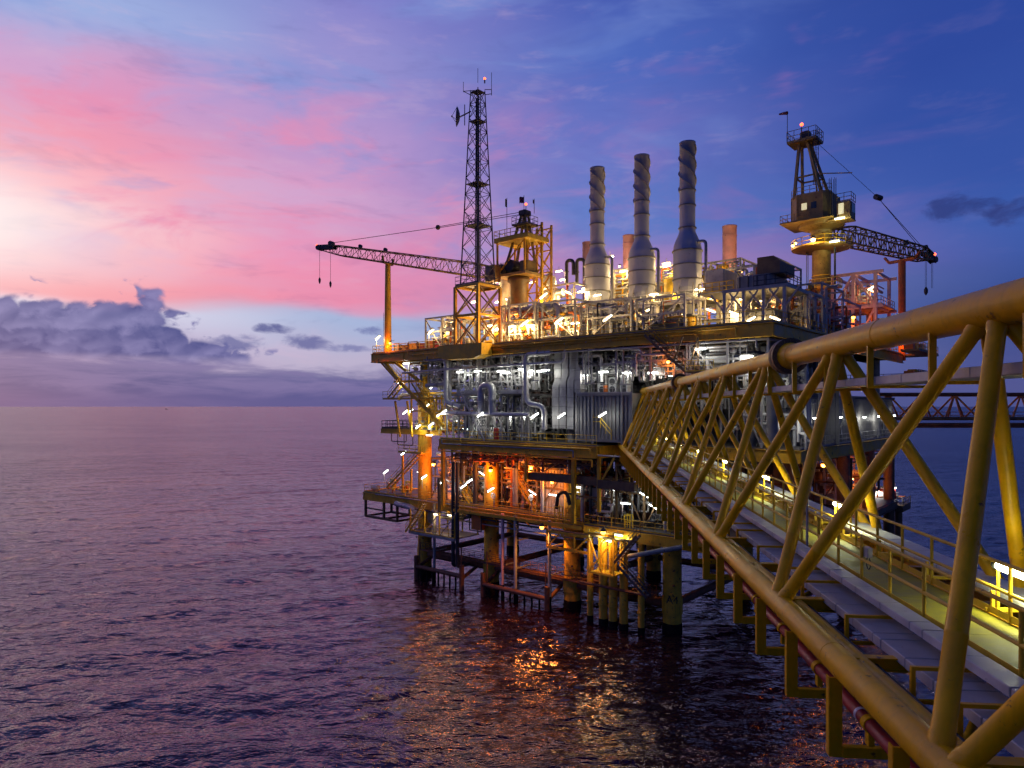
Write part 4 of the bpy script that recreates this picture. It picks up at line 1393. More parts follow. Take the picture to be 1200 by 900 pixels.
def build_left_crane():
    u, v = -24.7, 3.0
    cr = thing('pedestal_crane', 'yellow pedestal crane behind the radio tower, boom lying to the left', 'crane', (u, v, Z_TOP), 'offshore pedestal cranes')
    zt = Q(608, 325, v).z
    MB().lathe(u, v, [(1.15, Z_TOP), (1.15, zt - 0.9), (1.55, zt - 0.6), (1.55, zt - 0.15), (1.4, zt - 0.1), (1.4, zt)], 24).build('pedestal', 'brown_steel', cr)
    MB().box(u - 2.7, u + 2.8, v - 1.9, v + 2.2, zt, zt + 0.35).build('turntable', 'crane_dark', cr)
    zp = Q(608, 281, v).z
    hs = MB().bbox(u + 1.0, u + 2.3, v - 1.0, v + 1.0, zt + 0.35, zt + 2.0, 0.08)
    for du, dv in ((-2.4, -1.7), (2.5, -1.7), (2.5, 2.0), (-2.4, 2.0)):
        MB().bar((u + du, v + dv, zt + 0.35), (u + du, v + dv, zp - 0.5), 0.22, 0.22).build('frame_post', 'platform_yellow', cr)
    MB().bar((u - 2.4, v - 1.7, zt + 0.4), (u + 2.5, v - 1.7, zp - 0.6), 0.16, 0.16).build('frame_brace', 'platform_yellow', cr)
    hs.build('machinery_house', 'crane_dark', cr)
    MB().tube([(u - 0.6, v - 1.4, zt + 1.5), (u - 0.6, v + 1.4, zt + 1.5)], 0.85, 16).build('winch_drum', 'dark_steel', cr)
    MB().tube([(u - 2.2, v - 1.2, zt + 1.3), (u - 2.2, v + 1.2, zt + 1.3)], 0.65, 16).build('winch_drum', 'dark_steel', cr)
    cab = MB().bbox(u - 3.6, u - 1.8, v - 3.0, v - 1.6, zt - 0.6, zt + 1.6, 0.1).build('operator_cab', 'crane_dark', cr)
    MB().box(u - 3.4, u - 2.0, v - 3.03, v - 3.005, zt + 0.2, zt + 1.35).build('window', 'window_glass', cab)
    # raised yellow work platform with posts around (lattice)
    w = 2.6
    MB().box(u - w, u + w + 0.8, v - 2.2, v + 2.4, zp - 0.5, zp).build('upper_platform', 'bright_yellow', cr)
    railing([(u - w, v + 2.3, zp), (u - w, v - 2.15, zp), (u + w + 0.7, v - 2.15, zp), (u + w + .7, v + 2.3, zp)], cr, 'bright_yellow', step=1.0, r=0.045)
    ap = Q(615, 250, v)
    apex = V((ap.x, v, ap.z))
    for du, dv in ((-1.8, -1.2), (-1.8, 1.2), (2.2, -1.2), (2.2, 1.2)):
        MB().bar((u + du, v + dv, zt + 0.3), apex + V((0.15 * du, 0.2 * dv, 0)), 0.3, 0.3).build('a_frame_leg', 'crane_dark', cr)
    MB().bbox(apex.x - 0.6, apex.x + 0.6, v - 0.7, v + 0.7, apex.z - 0.3, apex.z + 0.35, 0.1).build('sheave_head', 'dark_steel', cr)
    MB().box(apex.x - 1.3, apex.x + 1.3, v - 1.2, v + 1.2, apex.z - 1.75, apex.z - 1.65).build('top_platform', 'crane_dark', cr)
    railing([(apex.x - 1.3, v - 1.2, apex.z - 1.65), (apex.x + 1.3, v - 1.2, apex.z - 1.65), (apex.x + 1.3, v + 1.2, apex.z - 1.65), (apex.x - 1.3, v + 1.2, apex.z - 1.65), (apex.x - 1.3, v - 1.2, apex.z - 1.65)], cr, 'tower_steel', step=0.9)
    # square lattice support right of the pedestal
    tl = Q(626, 325, v + 1)
    uL, uR = Q(618, 300, v + 1.5).x, Q(635, 300, v + 1.5).x
    ztop = Q(628, 262, v + 1.5).z
    sup = thing('lattice_support', 'orange yellow square lattice tower right of the left crane house', 'tower', ((uL + uR) / 2, v + 2.5, Z_TOP))
    for uu in (uL, uR):
        for vv in (v + 1.5, v + 3.6):
            MB().bar((uu, vv, Z_TOP), (uu, vv, ztop), 0.26, 0.26).build('post', 'platform_yellow', sup)
    zz = np.linspace(Z_TOP + 1.5, ztop - 0.4, 6)
    for a_, b_ in zip(zz[:-1], zz[1:]):
        for vv in (v + 1.5, v + 3.6):
            MB().bar((uL, vv, a_), (uR, vv, b_), 0.13, 0.13).build('brace', 'platform_yellow', sup)
            MB().bar((uR, vv + 0.05, a_), (uL, vv + 0.05, b_), 0.13, 0.13).build('brace', 'platform_yellow', sup)
            MB().bar((uL, vv, b_), (uR, vv, b_), 0.16, 0.16).build('beam', 'platform_yellow', sup)
        for uu in (uL, uR):
            MB().bar((uu, v + 1.5, a_), (uu, v + 3.6, b_), 0.12, 0.12).build('brace', 'platform_yellow', sup)
    # boom along to the rest post
    du, dv = -20.2 / 21.3, -6.7 / 21.3
    f = V((u + du * 2.2, v + dv * 2.2, zt + 0.6))
    tip = V((u + du * 33.2, v + dv * 33.2, 49.6))
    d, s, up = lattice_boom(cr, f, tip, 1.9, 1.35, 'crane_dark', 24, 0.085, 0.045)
    hd = MB()
    for e in (-0.35, 0.35):
        hd.bar(tip - d * 2.6 + s * e + up * 0.5, tip + d * 0.6 + s * e, 0.12, 0.7)
    hd.tube([tip + d * 0.3 - s * 0.5, tip + d * 0.3 + s * 0.5], 0.42, 14)
    hd.tube([tip - d * 1.8 + up * 0.9 - s * 0.4, tip - d * 1.8 + up * 0.9 + s * 0.4], 0.38, 14)
    hd.build('boom_head', 'dark_steel', cr)
    for k in (0.38, 0.62):
        p = f + (tip - f) * (1 - k * 0.6)
        MB().tube([p + up * 1.1 - s * 0.2, p + up * 1.1 + s * 0.2], 0.28, 12).build('guide_sheave', 'dark_steel', cr)
    br = Q(520, 267, -1.5)
    bridle = apex + (tip - d * 2 + up * 0.8 - apex) * 0.42
    MB().ball(tuple(bridle), 0.36, 10, 6).build('bridle_block', 'dark_steel', cr)
    rope_set(cr, [[apex + V((0, e, 0.1)), bridle + V((0, e * 0.5, 0))] for e in (-0.5, 0.5)] + [[bridle, tip - d * 1.8 + up * 1.0]], 0.045, 'pendant_rope')
    for off, ln, nm in ((0.3, 4.6, 'hook_rope'), (-1.8, 4.9, 'hook_rope')):
        p = tip + d * off
        MB().tube([p, p - V((0, 0, ln))], 0.028, 5).build(nm, 'cable_black', cr)
        MB().lathe(p.x, p.y, [(0.05, p.z - ln - 1.0), (0.16, p.z - ln - 0.7), (0.2, p.z - ln - 0.3), (0.06, p.z - ln)], 10).build('hook_block', 'dark_steel', cr)
    bn = thing('beacon_lamp', 'small orange beacon lamp on the left crane boom tip', 'lamp', tuple(tip + d * 0.9 + up * 0.3), 'red beacon lamps')
    q = tip + d * 0.9 + up * 0.35
    MB().ball(tuple(q), 0.17).build('lens', 'beacon_red', bn)
    MB().bar(q - up * 0.3 - d * 0.6, q - up * 0.2, 0.08).build('bracket', 'dark_steel', bn)
    bn = thing('beacon_lamp', 'small red beacon lamp above the left crane mast', 'lamp', tuple(apex + V((0.2, 0, 0.6))), 'red beacon lamps')
    MB().ball((apex.x + 0.2, v, apex.z + 1.2), 0.18).build('lens', 'beacon_red', bn)
    MB().tube([(apex.x + 0.2, v, apex.z + 0.3), (apex.x + 0.2, v, apex.z + 1.1)], 0.05, 6).build('pole', 'dark_steel', bn)
    # flags
    for x, yt, yb, fw, m, la in ((594, 232, 282, 3, 'flag_yellow', 'small yellow flag on a pole left of the crane mast'), (614, 229, 250, -8, 'flag_dark', 'dark striped flag flying over the crane mast'), (626, 233, 250, -2, 'flag_dark', 'tiny dark pennant right of the crane mast')):
        a, b = Q(x, yb, v), Q(x, yt, v)
        fl = thing('flag', la, 'flag', tuple(a), 'flags above the left crane')
        MB().tube([a, b], 0.04, 6).build('flag_pole', 'tower_steel', fl)
        n_ = 7
        L = abs(fw) * 0.116
        hh = 0.85 if abs(fw) > 4 else (1.1 if fw > 0 else 0.5)
        vs = []
        for side in (0.008, -0.008):
            for i in range(n_):
                for j in (0, 1):
                    vs.append((b.x + math.copysign(L, fw if fw < 0 else -1) * i / (n_ - 1), b.y + 0.12 * math.sin(i * 1.3) + side, b.z - 0.1 - hh * j - 0.05 * math.sin(i)))
        fs = []
        for o_ in (0, 2 * n_):
            for i in range(n_ - 1):
                fs.append((o_ + 2 * i, o_ + 2 * i + 1, o_ + 2 * i + 3, o_ + 2 * i + 2))
        MB().add(vs, fs, True).build('cloth', m, fl)
    # boom rest post at the deck corner
    pu, pv = -44.9, -3.4
    ztop_ = 46.2
    rs = thing('boom_rest', 'tall orange yellow boom rest post at the left corner of the top deck', 'post', (pu, pv, Z_TOP), 'crane boom rest posts')
    MB().tube([(pu, pv, Z_TOP), (pu, pv, ztop_)], [0.56, 0.40], 18).build('post_tube', 'platform_yellow', rs)
    sv = V((-dv, du, 0))
    m = MB()
    c_ = V((pu, pv, ztop_ + 0.1))
    m.bar(c_ - sv * 1.2, c_ + sv * 1.2, 0.4, 0.3)
    for e in (-1, 1):
        m.bar(c_ + sv * 1.2 * e, c_ + sv * 1.45 * e + V((0, 0, 0.9)), 0.3, 0.2)
    m.build('cradle', 'crane_dark', rs)
    lad = MB()
    for e in (-0.2, 0.2):
        lad.tube([(pu - 0.75, pv + e, Z_TOP), (pu - 0.75, pv + e, Z_TOP + 6)], 0.03, 5)
    for k in range(17):
        lad.bar((pu - 0.75, pv - 0.2, Z_TOP + 0.35 * k), (pu - 0.75, pv + 0.2, Z_TOP + 0.35 * k), 0.03)
    lad.build('ladder', 'galvanised', rs)


def build_right_crane():
    u, v = 6.1, 31.8
    cr = thing('pedestal_crane', 'tall yellow pedestal crane with house and mast on the right, boom pointing right', 'crane', (u, v, Z_TOP), 'offshore pedestal cranes')
    q = lambda x, y, dv=0.0: Q(x, y, v + dv)
    zt = q(963, 271).z
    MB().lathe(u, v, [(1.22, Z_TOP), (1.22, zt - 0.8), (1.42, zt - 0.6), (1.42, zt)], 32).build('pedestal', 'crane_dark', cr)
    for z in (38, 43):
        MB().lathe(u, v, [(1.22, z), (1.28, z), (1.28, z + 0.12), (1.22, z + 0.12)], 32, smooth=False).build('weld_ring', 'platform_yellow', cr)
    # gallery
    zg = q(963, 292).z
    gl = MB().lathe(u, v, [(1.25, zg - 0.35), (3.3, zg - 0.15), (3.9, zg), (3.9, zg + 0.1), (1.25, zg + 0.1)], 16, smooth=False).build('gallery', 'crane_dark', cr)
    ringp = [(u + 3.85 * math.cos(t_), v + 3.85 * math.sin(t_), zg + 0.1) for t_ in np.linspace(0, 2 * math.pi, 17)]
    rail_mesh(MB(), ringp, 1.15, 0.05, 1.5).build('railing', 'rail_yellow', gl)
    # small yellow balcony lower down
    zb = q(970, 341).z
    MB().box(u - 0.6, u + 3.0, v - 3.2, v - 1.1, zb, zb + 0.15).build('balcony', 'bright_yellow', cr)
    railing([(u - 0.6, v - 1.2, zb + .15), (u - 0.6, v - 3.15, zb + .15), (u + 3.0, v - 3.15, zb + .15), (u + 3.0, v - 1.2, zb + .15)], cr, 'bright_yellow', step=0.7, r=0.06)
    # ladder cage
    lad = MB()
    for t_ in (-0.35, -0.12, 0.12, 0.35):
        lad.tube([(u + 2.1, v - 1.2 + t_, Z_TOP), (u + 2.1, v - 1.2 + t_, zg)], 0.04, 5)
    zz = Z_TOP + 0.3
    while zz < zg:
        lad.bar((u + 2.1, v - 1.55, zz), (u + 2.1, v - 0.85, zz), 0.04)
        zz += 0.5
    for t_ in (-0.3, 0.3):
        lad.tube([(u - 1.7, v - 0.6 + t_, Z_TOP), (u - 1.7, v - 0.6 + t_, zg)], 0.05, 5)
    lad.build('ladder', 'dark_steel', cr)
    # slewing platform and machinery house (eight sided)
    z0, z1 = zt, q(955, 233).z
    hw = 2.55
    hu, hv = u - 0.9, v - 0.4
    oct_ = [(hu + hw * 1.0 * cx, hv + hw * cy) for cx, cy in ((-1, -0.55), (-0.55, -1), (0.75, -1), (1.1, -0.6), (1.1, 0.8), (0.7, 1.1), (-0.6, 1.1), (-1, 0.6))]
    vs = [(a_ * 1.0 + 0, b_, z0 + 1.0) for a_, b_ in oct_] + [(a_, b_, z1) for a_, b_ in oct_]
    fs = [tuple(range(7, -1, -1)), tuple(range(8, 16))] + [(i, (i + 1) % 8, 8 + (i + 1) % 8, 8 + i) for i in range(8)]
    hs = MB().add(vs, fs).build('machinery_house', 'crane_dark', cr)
    for k in (1,):
        for f in (0.28, 0.66):
            pu_ = oct_[1][0] + (oct_[2][0] - oct_[1][0]) * f
            MB().box(pu_ - 0.35, pu_ + 0.35, oct_[1][1] - 0.03, oct_[1][1] - 0.004, z0 + 2.6, z0 + 3.5).build('window', 'cab_light' if f < 0.5 else 'window_glass', hs)
    fr = MB()
    for a_, b_ in oct_:
        fr.bar((a_ * 1.003 - hu * 0.003, b_ * 1.003 - hv * 0.003, z0 + 1.0), (a_ * 1.003 - hu * 0.003, b_ * 1.003 - hv * 0.003, z1 + 0.05), 0.12, 0.12)
    fr.build('corner_trim', 'crane_dark', hs)
    MB().lathe(u, v, [(1.45, z0), (2.9, z0 + 0.5), (3.0, z0 + 0.95), (1.0, z0 + 0.98)], 16, smooth=False).build('slew_ring', 'crane_dark', cr)
    MB().box(hu - 3.6, hu + 3.4, hv - 3.3, hv + 3.0, z0 + 0.96, z0 + 0.998).build('house_walkway', 'crane_dark', cr)
    railing([(hu - 3.5, hv + 2.9, z0 + 1), (hu - 3.5, hv - 3.2, z0 + 1), (hu + 0.4, hv - 3.2, z0 + 1)], cr, 'crane_dark', step=1.0, r=0.04)
    railing([(oct_[0][0], oct_[0][1], z1), (oct_[1][0], oct_[1][1], z1), (oct_[2][0], oct_[2][1], z1), (oct_[3][0], oct_[3][1], z1)], cr, 'crane_dark', step=0.9, r=0.04)
    # operator cab to the right
    ca = q(983, 258, -1.5)
    cb_ = q(1000, 236, -1.5)
    cab = MB().bbox(ca.x, cb_.x, v - 2.6, v - 0.4, ca.z, cb_.z, 0.12).build('operator_cab', 'crane_dark', cr)
    MB().box(ca.x + 0.25, cb_.x - 0.9, v - 2.63, v - 2.604, ca.z + 0.5, cb_.z - 0.25).build('window', 'cab_light', cab)
    MB().box(cb_.x + 0.004, cb_.x + 0.03, v - 2.3, v - 0.7, ca.z + 0.7, cb_.z - 0.3).build('window', 'window_glass', cab)
    MB().bar((hu + 2.5, v - 1.5, ca.z - 0.15), (cb_.x, v - 1.5, ca.z - 0.15), 2.4, 0.2).build('cab_floor', 'crane_dark', cr)
    railing([(ca.x, v - 2.5, cb_.z), (cb_.x, v - 2.5, cb_.z), (cb_.x, v - 0.5, cb_.z)], cr, 'crane_dark', step=0.8, r=0.04)
    cg = MB()
    for t_ in np.linspace(0, 2 * math.pi, 9)[:-1]:
        cg.tube([(ca.x - 0.6 + 0.45 * math.cos(t_), v - 2.2 + 0.45 * math.sin(t_), ca.z), (ca.x - 0.6 + 0.45 * math.cos(t_), v - 2.2 + 0.45 * math.sin(t_), ca.z + 5.6)], 0.03, 4, False)
    cg.build('ladder_cage', 'dark_steel', cr)
    # mast
    za = q(945, 164).z
    ap = q(944, 160)
    apex = V((ap.x, v - 0.4, za))
    for du, dv in ((-2.0, -2.0), (-2.0, 1.6), (1.7, -2.2), (1.7, 1.8)):
        MB().bar((hu + du, hv + dv, z1 - 0.2), apex + V((du * 0.25, dv * 0.25, 0)), 0.34, 0.34).build('mast_leg', 'crane_dark', cr)
    zm = z1 + (za - z1) * 0.33
    cc_ = [V((hu, hv, 0)) + (V((apex.x, apex.y, 0)) - V((hu, hv, 0))) * 0.33 + V((du * 0.76, dv * 0.76, zm)) for du, dv in ((-2.0, -2.0), (1.7, -2.2), (1.7, 1.8), (-2.0, 1.6))]
    for i in range(4):
        MB().bar(cc_[i], cc_[(i + 1) % 4], 0.2, 0.2).build('mast_beam', 'crane_dark', cr)
    MB().bar((apex.x + 0.4, apex.y - 0.5, za), (hu + 1.2, hv - 2.3, z1), 0.14, 0.14).build('mast_ladder', 'crane_dark', cr)
    MB().bar(cc_[1], cc_[1] + V((4.5, 0, -0.9)), 0.12, 0.12).build('jib_arm', 'crane_dark', cr)
    MB().box(apex.x - 1.9, apex.x + 2.0, apex.y - 1.6, apex.y + 1.6, za - 0.7, za - 0.5).build('top_platform', 'crane_dark', cr)
    k = za - 0.5
    railing([(apex.x - 1.9, apex.y - 1.6, k), (apex.x + 2, apex.y - 1.6, k), (apex.x + 2, apex.y + 1.6, k), (apex.x - 1.9, apex.y + 1.6, k), (apex.x - 1.9, apex.y - 1.6, k)], cr, 'crane_dark', step=0.9, r=0.045, h=1.5)
    MB().bbox(apex.x - 0.5, apex.x + 0.8, apex.y - 0.6, apex.y + 0.6, za - 0.3, za + 1.0, 0.15).build('sheave_head', 'dark_steel', cr)
    cg = MB()
    for t_ in np.linspace(0, 2 * math.pi, 7)[:-1]:
        cg.tube([(apex.x + 1.9 + 0.35 * math.cos(t_), apex.y - 1.2 + 0.35 * math.sin(t_), za - 7.0), (apex.x + 1.9 + 0.35 * math.cos(t_), apex.y - 1.2 + 0.35 * math.sin(t_), za + 0.5)], 0.025, 4, False)
    for z in np.arange(za - 7, za + 0.4, 0.7):
        cg.tube([(apex.x + 1.9 + 0.35 * math.cos(t_), apex.y - 1.2 + 0.35 * math.sin(t_), z) for t_ in np.linspace(0, 2 * math.pi, 9)], 0.02, 4)
    cg.build('ladder_cage', 'dark_steel', cr)
    # boom
    du, dv = 6.2 / 19.7, 18.7 / 19.7
    f = V((u + du * 2.4, v + dv * 2.4, q(985, 266).z))
    tip = V((u + du * 28.0, v + dv * 28.0, 48.9))
    d, s, up = lattice_boom(cr, f, tip, 2.5, 1.9, 'crane_dark', 20, 0.13, 0.075)
    hd = MB()
    for e in (-0.4, 0.4):
        hd.bar(tip - d * 2.2 + s * e + up * 0.5, tip + d * 0.7 + s * e - up * 0.6, 0.14, 0.9)
    hd.tube([tip + d * 0.5 - s * 0.55 - up * 0.4, tip + d * 0.5 + s * 0.55 - up * 0.4], 0.5, 14)
    hd.build('boom_head', 'dark_steel', cr)
    for f_ in (0.72, 0.93):
        p = f + (tip - f) * f_
        MB().tube([p + up * 1.25 - s * 0.25, p + up * 1.25 + s * 0.25], 0.4, 12).build('guide_sheave', 'dark_steel', cr)
    bl = apex + V((0.4, 0, 0.5)) + (tip + up * 0.9 - apex) * 0.52
    MB().tube([bl - d * 0.5, bl + d * 0.8], 0.42, 10).build('bridle_block', 'dark_steel', cr)
    rope_set(cr, [[apex + V((0.4, e, 0.6)), bl + V((0, e * 0.6, 0))] for e in (-0.5, -0.2, 0.15, 0.5)], 0.03, 'luffing_rope')
    rope_set(cr, [[bl + V((0, e, 0)), tip - d * k_ + up * 0.9 + s * e] for e, k_ in ((-0.3, 1.2), (0.3, 4.0))], 0.045, 'pendant_rope')
    for off, ln in ((0.2, 5.0), (-1.6, 5.0)):
        p = tip + d * off
        for e in (-0.1, 0.1):
            MB().tube([p + s * e, p + s * e - V((0, 0, ln))], 0.028, 5).build('hook_rope', 'cable_black', cr)
    p = tip - d * 1.6
    MB().lathe(p.x, p.y, [(0.08, p.z - 6.3), (0.28, p.z - 5.9), (0.3, p.z - 5.4), (0.1, p.z - 5.0)], 10).build('hook_block', 'dark_steel', cr)
    bn = thing('beacon_lamp', 'orange beacon lamp on the right crane boom tip', 'lamp', tuple(tip + d * 0.9), 'red beacon lamps')
    MB().ball(tuple(tip + d * 0.9 + up * 0.55), 0.24).build('lens', 'beacon_red', bn)
    MB().bar(tip + d * 0.9 + up * 0.35, tip + d * 0.6 - up * 0.3, 0.08).build('bracket', 'dark_steel', bn)
    bn = thing('beacon_lamp', 'orange beacon lamp on the mast top of the right crane', 'lamp', tuple(apex), 'red beacon lamps')
    MB().ball((apex.x - 0.4, apex.y, za + 2.2), 0.24).build('lens', 'beacon_red', bn)
    MB().tube([(apex.x - 0.4, apex.y, za + 0.9), (apex.x - 0.4, apex.y, za + 2.1)], 0.05, 6).build('pole', 'dark_steel', bn)
    # windsock on the mast
    ws = thing('windsock', 'small windsock on a pole at the top of the right crane mast', 'windsock', (apex.x - 1.9, apex.y - 1.6, k))
    a, b = V((apex.x - 1.85, apex.y - 1.55, k)), V((apex.x - 1.85, apex.y - 1.55, Q(930, 132, v - 1.5).z))
    MB().tube([a, b], 0.045, 6).build('pole', 'dark_steel', ws)
    MB().tube([b, b + V((-0.5, 0.1, 0.12)), b + V((-1.2, 0.2, 0.22))], [0.25, 0.2, 0.12], 10, caps=False).build('sock', 'flag_dark', ws)
    # rest post
    pu, pv = 12.3, 49.0
    zr = Q(1058, 303, 50.5).z
    rs = thing('boom_rest', 'tall orange boom rest post under the right crane boom', 'post', (pu, pv, Z_TOP), 'crane boom rest posts')
    c_ = V((u + du * 19.7, v + dv * 19.7, zr))
    MB().tube([(c_.x, c_.y, Z_TOP - 1), (c_.x, c_.y, zr - 0.4)], 0.52, 18).build('post_tube', 'orange_paint', rs)
    sv = V((-dv, du, 0))
    m = MB().bar(c_ - sv * 2.0 - V((0, 0, .3)), c_ + sv * 2.0 - V((0, 0, .3)), 0.5, 0.4)
    for e in (-1, 1):
        m.bar(c_ + sv * 2.0 * e - V((0, 0, .3)), c_ + sv * 2.7 * e + V((0, 0, 0.6)), 0.4, 0.3)
    m.build('cradle', 'orange_paint', rs)


build_left_crane()
build_right_crane()

# ------------------------------------------------------------------ process equipment
def valve(parent, p, r, m, rng):
    """gate valve: body, bonnet and a handwheel"""
    b = MB()
    b.tube([p - V((r * 1.8, 0, 0)), p + V((r * 1.8, 0, 0))], r * 1.25, 8)
    b.ball(tuple(p), r * 1.6, 8, 5)
    b.tube([p, p + V((0, 0, r * 4.0))], r * 0.5, 6)
    hw = p + V((0, 0, r * 4.0))
    b.tube([hw + V((r * 1.7 * math.cos(a), r * 1.7 * math.sin(a), 0)) for a in np.linspace(0, 2 * math.pi, 9)], r * 0.22, 4)
    b.bar(hw - V((r * 1.7, 0, 0)), hw + V((r * 1.7, 0, 0)), r * 0.25)
    b.build('valve', m, parent)


def vessel_v(parent, x, y, z0, z1, r, m):
    prof = [(r * 0.95, z0), (r * 0.95, z0 + 0.3), (r, z0 + 0.32), (r, z1 - r * 0.55), (r * 0.86, z1 - r * 0.28), (r * 0.55, z1 - r * 0.08), (0.1, z1)]
    o = MB().lathe(x, y, prof, 18).build('vertical_vessel', m, parent)
    n = MB()
    n.tube([(x, y, z1 - 0.05), (x, y, z1 + 0.35)], r * 0.22, 8).tube([(x, y, z1 + 0.35), (x, y, z1 + 0.45)], r * 0.34, 8)
    n.build('nozzle', m, o)
    for f in (0.3, 0.65):
        z = z0 + (z1 - z0) * f
        MB().lathe(x, y, [(r, z), (r + 0.04, z), (r + 0.04, z + 0.08), (r, z + 0.08)], 18, smooth=False).build('band', m, o)


def vessel_h(parent, u0, u1, y, z, r, m):
    prof = [(0.04, 0), (r * 0.6, r * 0.12), (r * 0.9, r * 0.35), (r, r * 0.6)]
    L = u1 - u0
    pts, rs = [], []
    for rr, h in prof:
        pts.append((u0 + h, y, z)); rs.append(rr)
    for rr, h in reversed(prof):
        pts.append((u1 - h, y, z)); rs.append(rr)
    o = MB().tube(pts, rs, 18, False).build('horizontal_vessel', m, parent)
    for f in (0.22, 0.78):
        MB().bar((u0 + L * f, y, z - r * 0.9), (u0 + L * f, y, z - r - 0.55), 0.25, r * 1.5, up=(0, 1, 0)).build('saddle', 'dark_steel', o)
    for f in (0.3, 0.55, 0.7):
        MB().tube([(u0 + L * f, y, z + r * 0.9), (u0 + L * f, y, z + r + 0.4)], r * 0.16, 8).build('nozzle', m, o)


def clutter(root, u0, u1, v0, v1, z0, z1, seed, pal, nh=8, nv=8, nval=6, nbox=3, nves=1, frame=True, fr_mat='galvanised', rmax=0.22, vm=None):
    rng = random.Random(seed)
    U = lambda a=0.0: rng.uniform(u0 + a, u1 - a)
    if frame:
        nu = max(1, round((u1 - u0) / 4.2))
        for i in range(nu + 1):
            u = u0 + (u1 - u0) * i / nu
            for v in (v0, v1):
                MB().bar((u, v, z0), (u, v, z1), 0.2, 0.2).build('column', fr_mat, root)
            MB().bar((u, v0 + 0.11, z1 - 0.12), (u, v1 - 0.11, z1 - 0.12), 0.18, 0.22).build('beam', fr_mat, root)
        for v in (v0, v1):
            for z in (z1 - 0.12, z0 + (z1 - z0) * 0.55):
                MB().bar((u0, v + 0.02, z), (u1, v + 0.02, z), 0.16, 0.22).build('beam', fr_mat, root)
        for i in range(nu):
            if rng.random() < 0.55:
                a, b = u0 + (u1 - u0) * i / nu, u0 + (u1 - u0) * (i + 1) / nu
                zz = (z0, z1 - 0.2) if rng.random() < 0.5 else (z1 - 0.2, z0)
                MB().bar((a, v0, zz[0]), (b, v0, zz[1]), 0.13, 0.13).build('brace', fr_mat, root)
    for k in range(nh):
        r = rng.uniform(0.06, rmax)
        z = rng.uniform(z0 + 0.5, z1 - 0.4)
        v = rng.uniform(v0, v0 + (v1 - v0) * 0.65)
        a, b = sorted((U(), U()))
        if b - a < 1.6:
            b = min(u1, a + 2.4)
        ze = rng.uniform(z0, z1)
        pts = [(a, v, z), (b, v, z)]
        mode = rng.random()
        if mode < 0.4:
            pts.append((b, v, ze))
        elif mode < 0.65:
            pts = [(a, v, ze)] + pts + [(b, v, z0 + 0.2)]
        elif mode < 0.85:
            pts += [(b, v, ze), (min(u1 + 0.3, b + 1.5), v, ze)]
        else:
            pts += [(b, v1, z)]
        pts = [p for i, p in enumerate(pts) if i == 0 or (V(p) - V(pts[i - 1])).length > 0.2]
        MB().tube(rounded(pts, max(0.25, r * 2.2), 3), r, 8).build('pipe', rng.choice(pal), root)
    for k in range(nv):
        r = rng.uniform(0.06, rmax * 0.9)
        u, v = U(0.1), rng.uniform(v0 - 0.1, v0 + (v1 - v0) * 0.7)
        za, zb = sorted((rng.uniform(z0, z1), rng.uniform(z0, z1)))
        if zb - za < 1.5:
            za, zb = z0, z1 - 0.3
        pts = [(u, v, za), (u, v, zb)]
        if rng.random() < 0.6:
            pts.append((u + rng.uniform(-1.4, 1.4), v, zb))
        else:
            pts.append((u, v + 1.2, zb))
        MB().tube(rounded(pts, max(0.25, r * 2), 3), r, 8).build('pipe', rng.choice(pal), root)
        if rng.random() < 0.5:
            MB().tube([(u, v, (za + zb) / 2), (u, v, (za + zb) / 2 + 0.12)], r * 1.7, 8).build('flange', rng.choice(pal), root)
    for k in range(nval):
        valve(root, V((U(0.3), rng.uniform(v0, v0 + 1.2), rng.uniform(z0 + 0.5, z1 - 0.8))), rng.uniform(0.10, 0.2), rng.choice(pal), rng)
    for k in range(nbox):
        u, z, v = U(0.6), rng.uniform(z0, z0 + (z1 - z0) * 0.5), rng.uniform(v0 + 0.2, v1 - 0.6)
        w, h = rng.uniform(0.5, 1.3), rng.uniform(0.7, 1.8)
        bx_ = MB().bbox(u, u + w, v, v + 0.5, z, z + h, 0.04).build('cabinet', rng.choice(pal), root)
        MB().bbox(u + 0.06, u + w - 0.06, v - 0.03, v - 0.002, z + 0.08, z + h - 0.08, 0.01).build('cabinet_door', rng.choice(pal), bx_)
    vm = vm or pal
    for k in range(nves):
        r = rng.uniform(0.5, 0.95)
        if rng.random() < 0.5:
            vessel_v(root, U(1.2), (v0 + v1) / 2 + rng.uniform(-.4, .8), z0, min(z1 + 0.4, z0 + rng.uniform(3, 5.2)), r, rng.choice(vm))
        else:
            L = rng.uniform(3, 5)
            a = rng.uniform(u0, max(u0, u1 - L))
            vessel_h(root, a, min(u1, a + L), (v0 + v1) / 2 + rng.uniform(-.3, .8), z0 + r + 0.6, r, rng.choice(vm))


COOL = ['galvanised', 'silver_pipe', 'silver_pipe', 'panel_grey', 'dark_steel', 'white_steel', 'galvanised']
WARM = ['cream_steel', 'cream_steel', 'white_steel', 'silver_pipe', 'galvanised', 'orange_paint', 'cream_steel', 'platform_yellow']
HOT = ['orange_paint', 'rust_tube', 'dark_steel', 'white_steel', 'salmon_paint', 'brown_steel', 'silver_pipe']
RED = ['salmon_paint', 'orange_paint', 'cream_steel', 'red_paint', 'silver_pipe']


def module(name, label, cat, u0, u1, v0, v1, z0, z1, seed, pal, **k):
    g = thing(name, label, cat, ((u0 + u1) / 2, v0, z0), k.pop('group', None))
    clutter(g, u0, u1, v0, v1, z0, z1, seed, pal, **k)
    return g


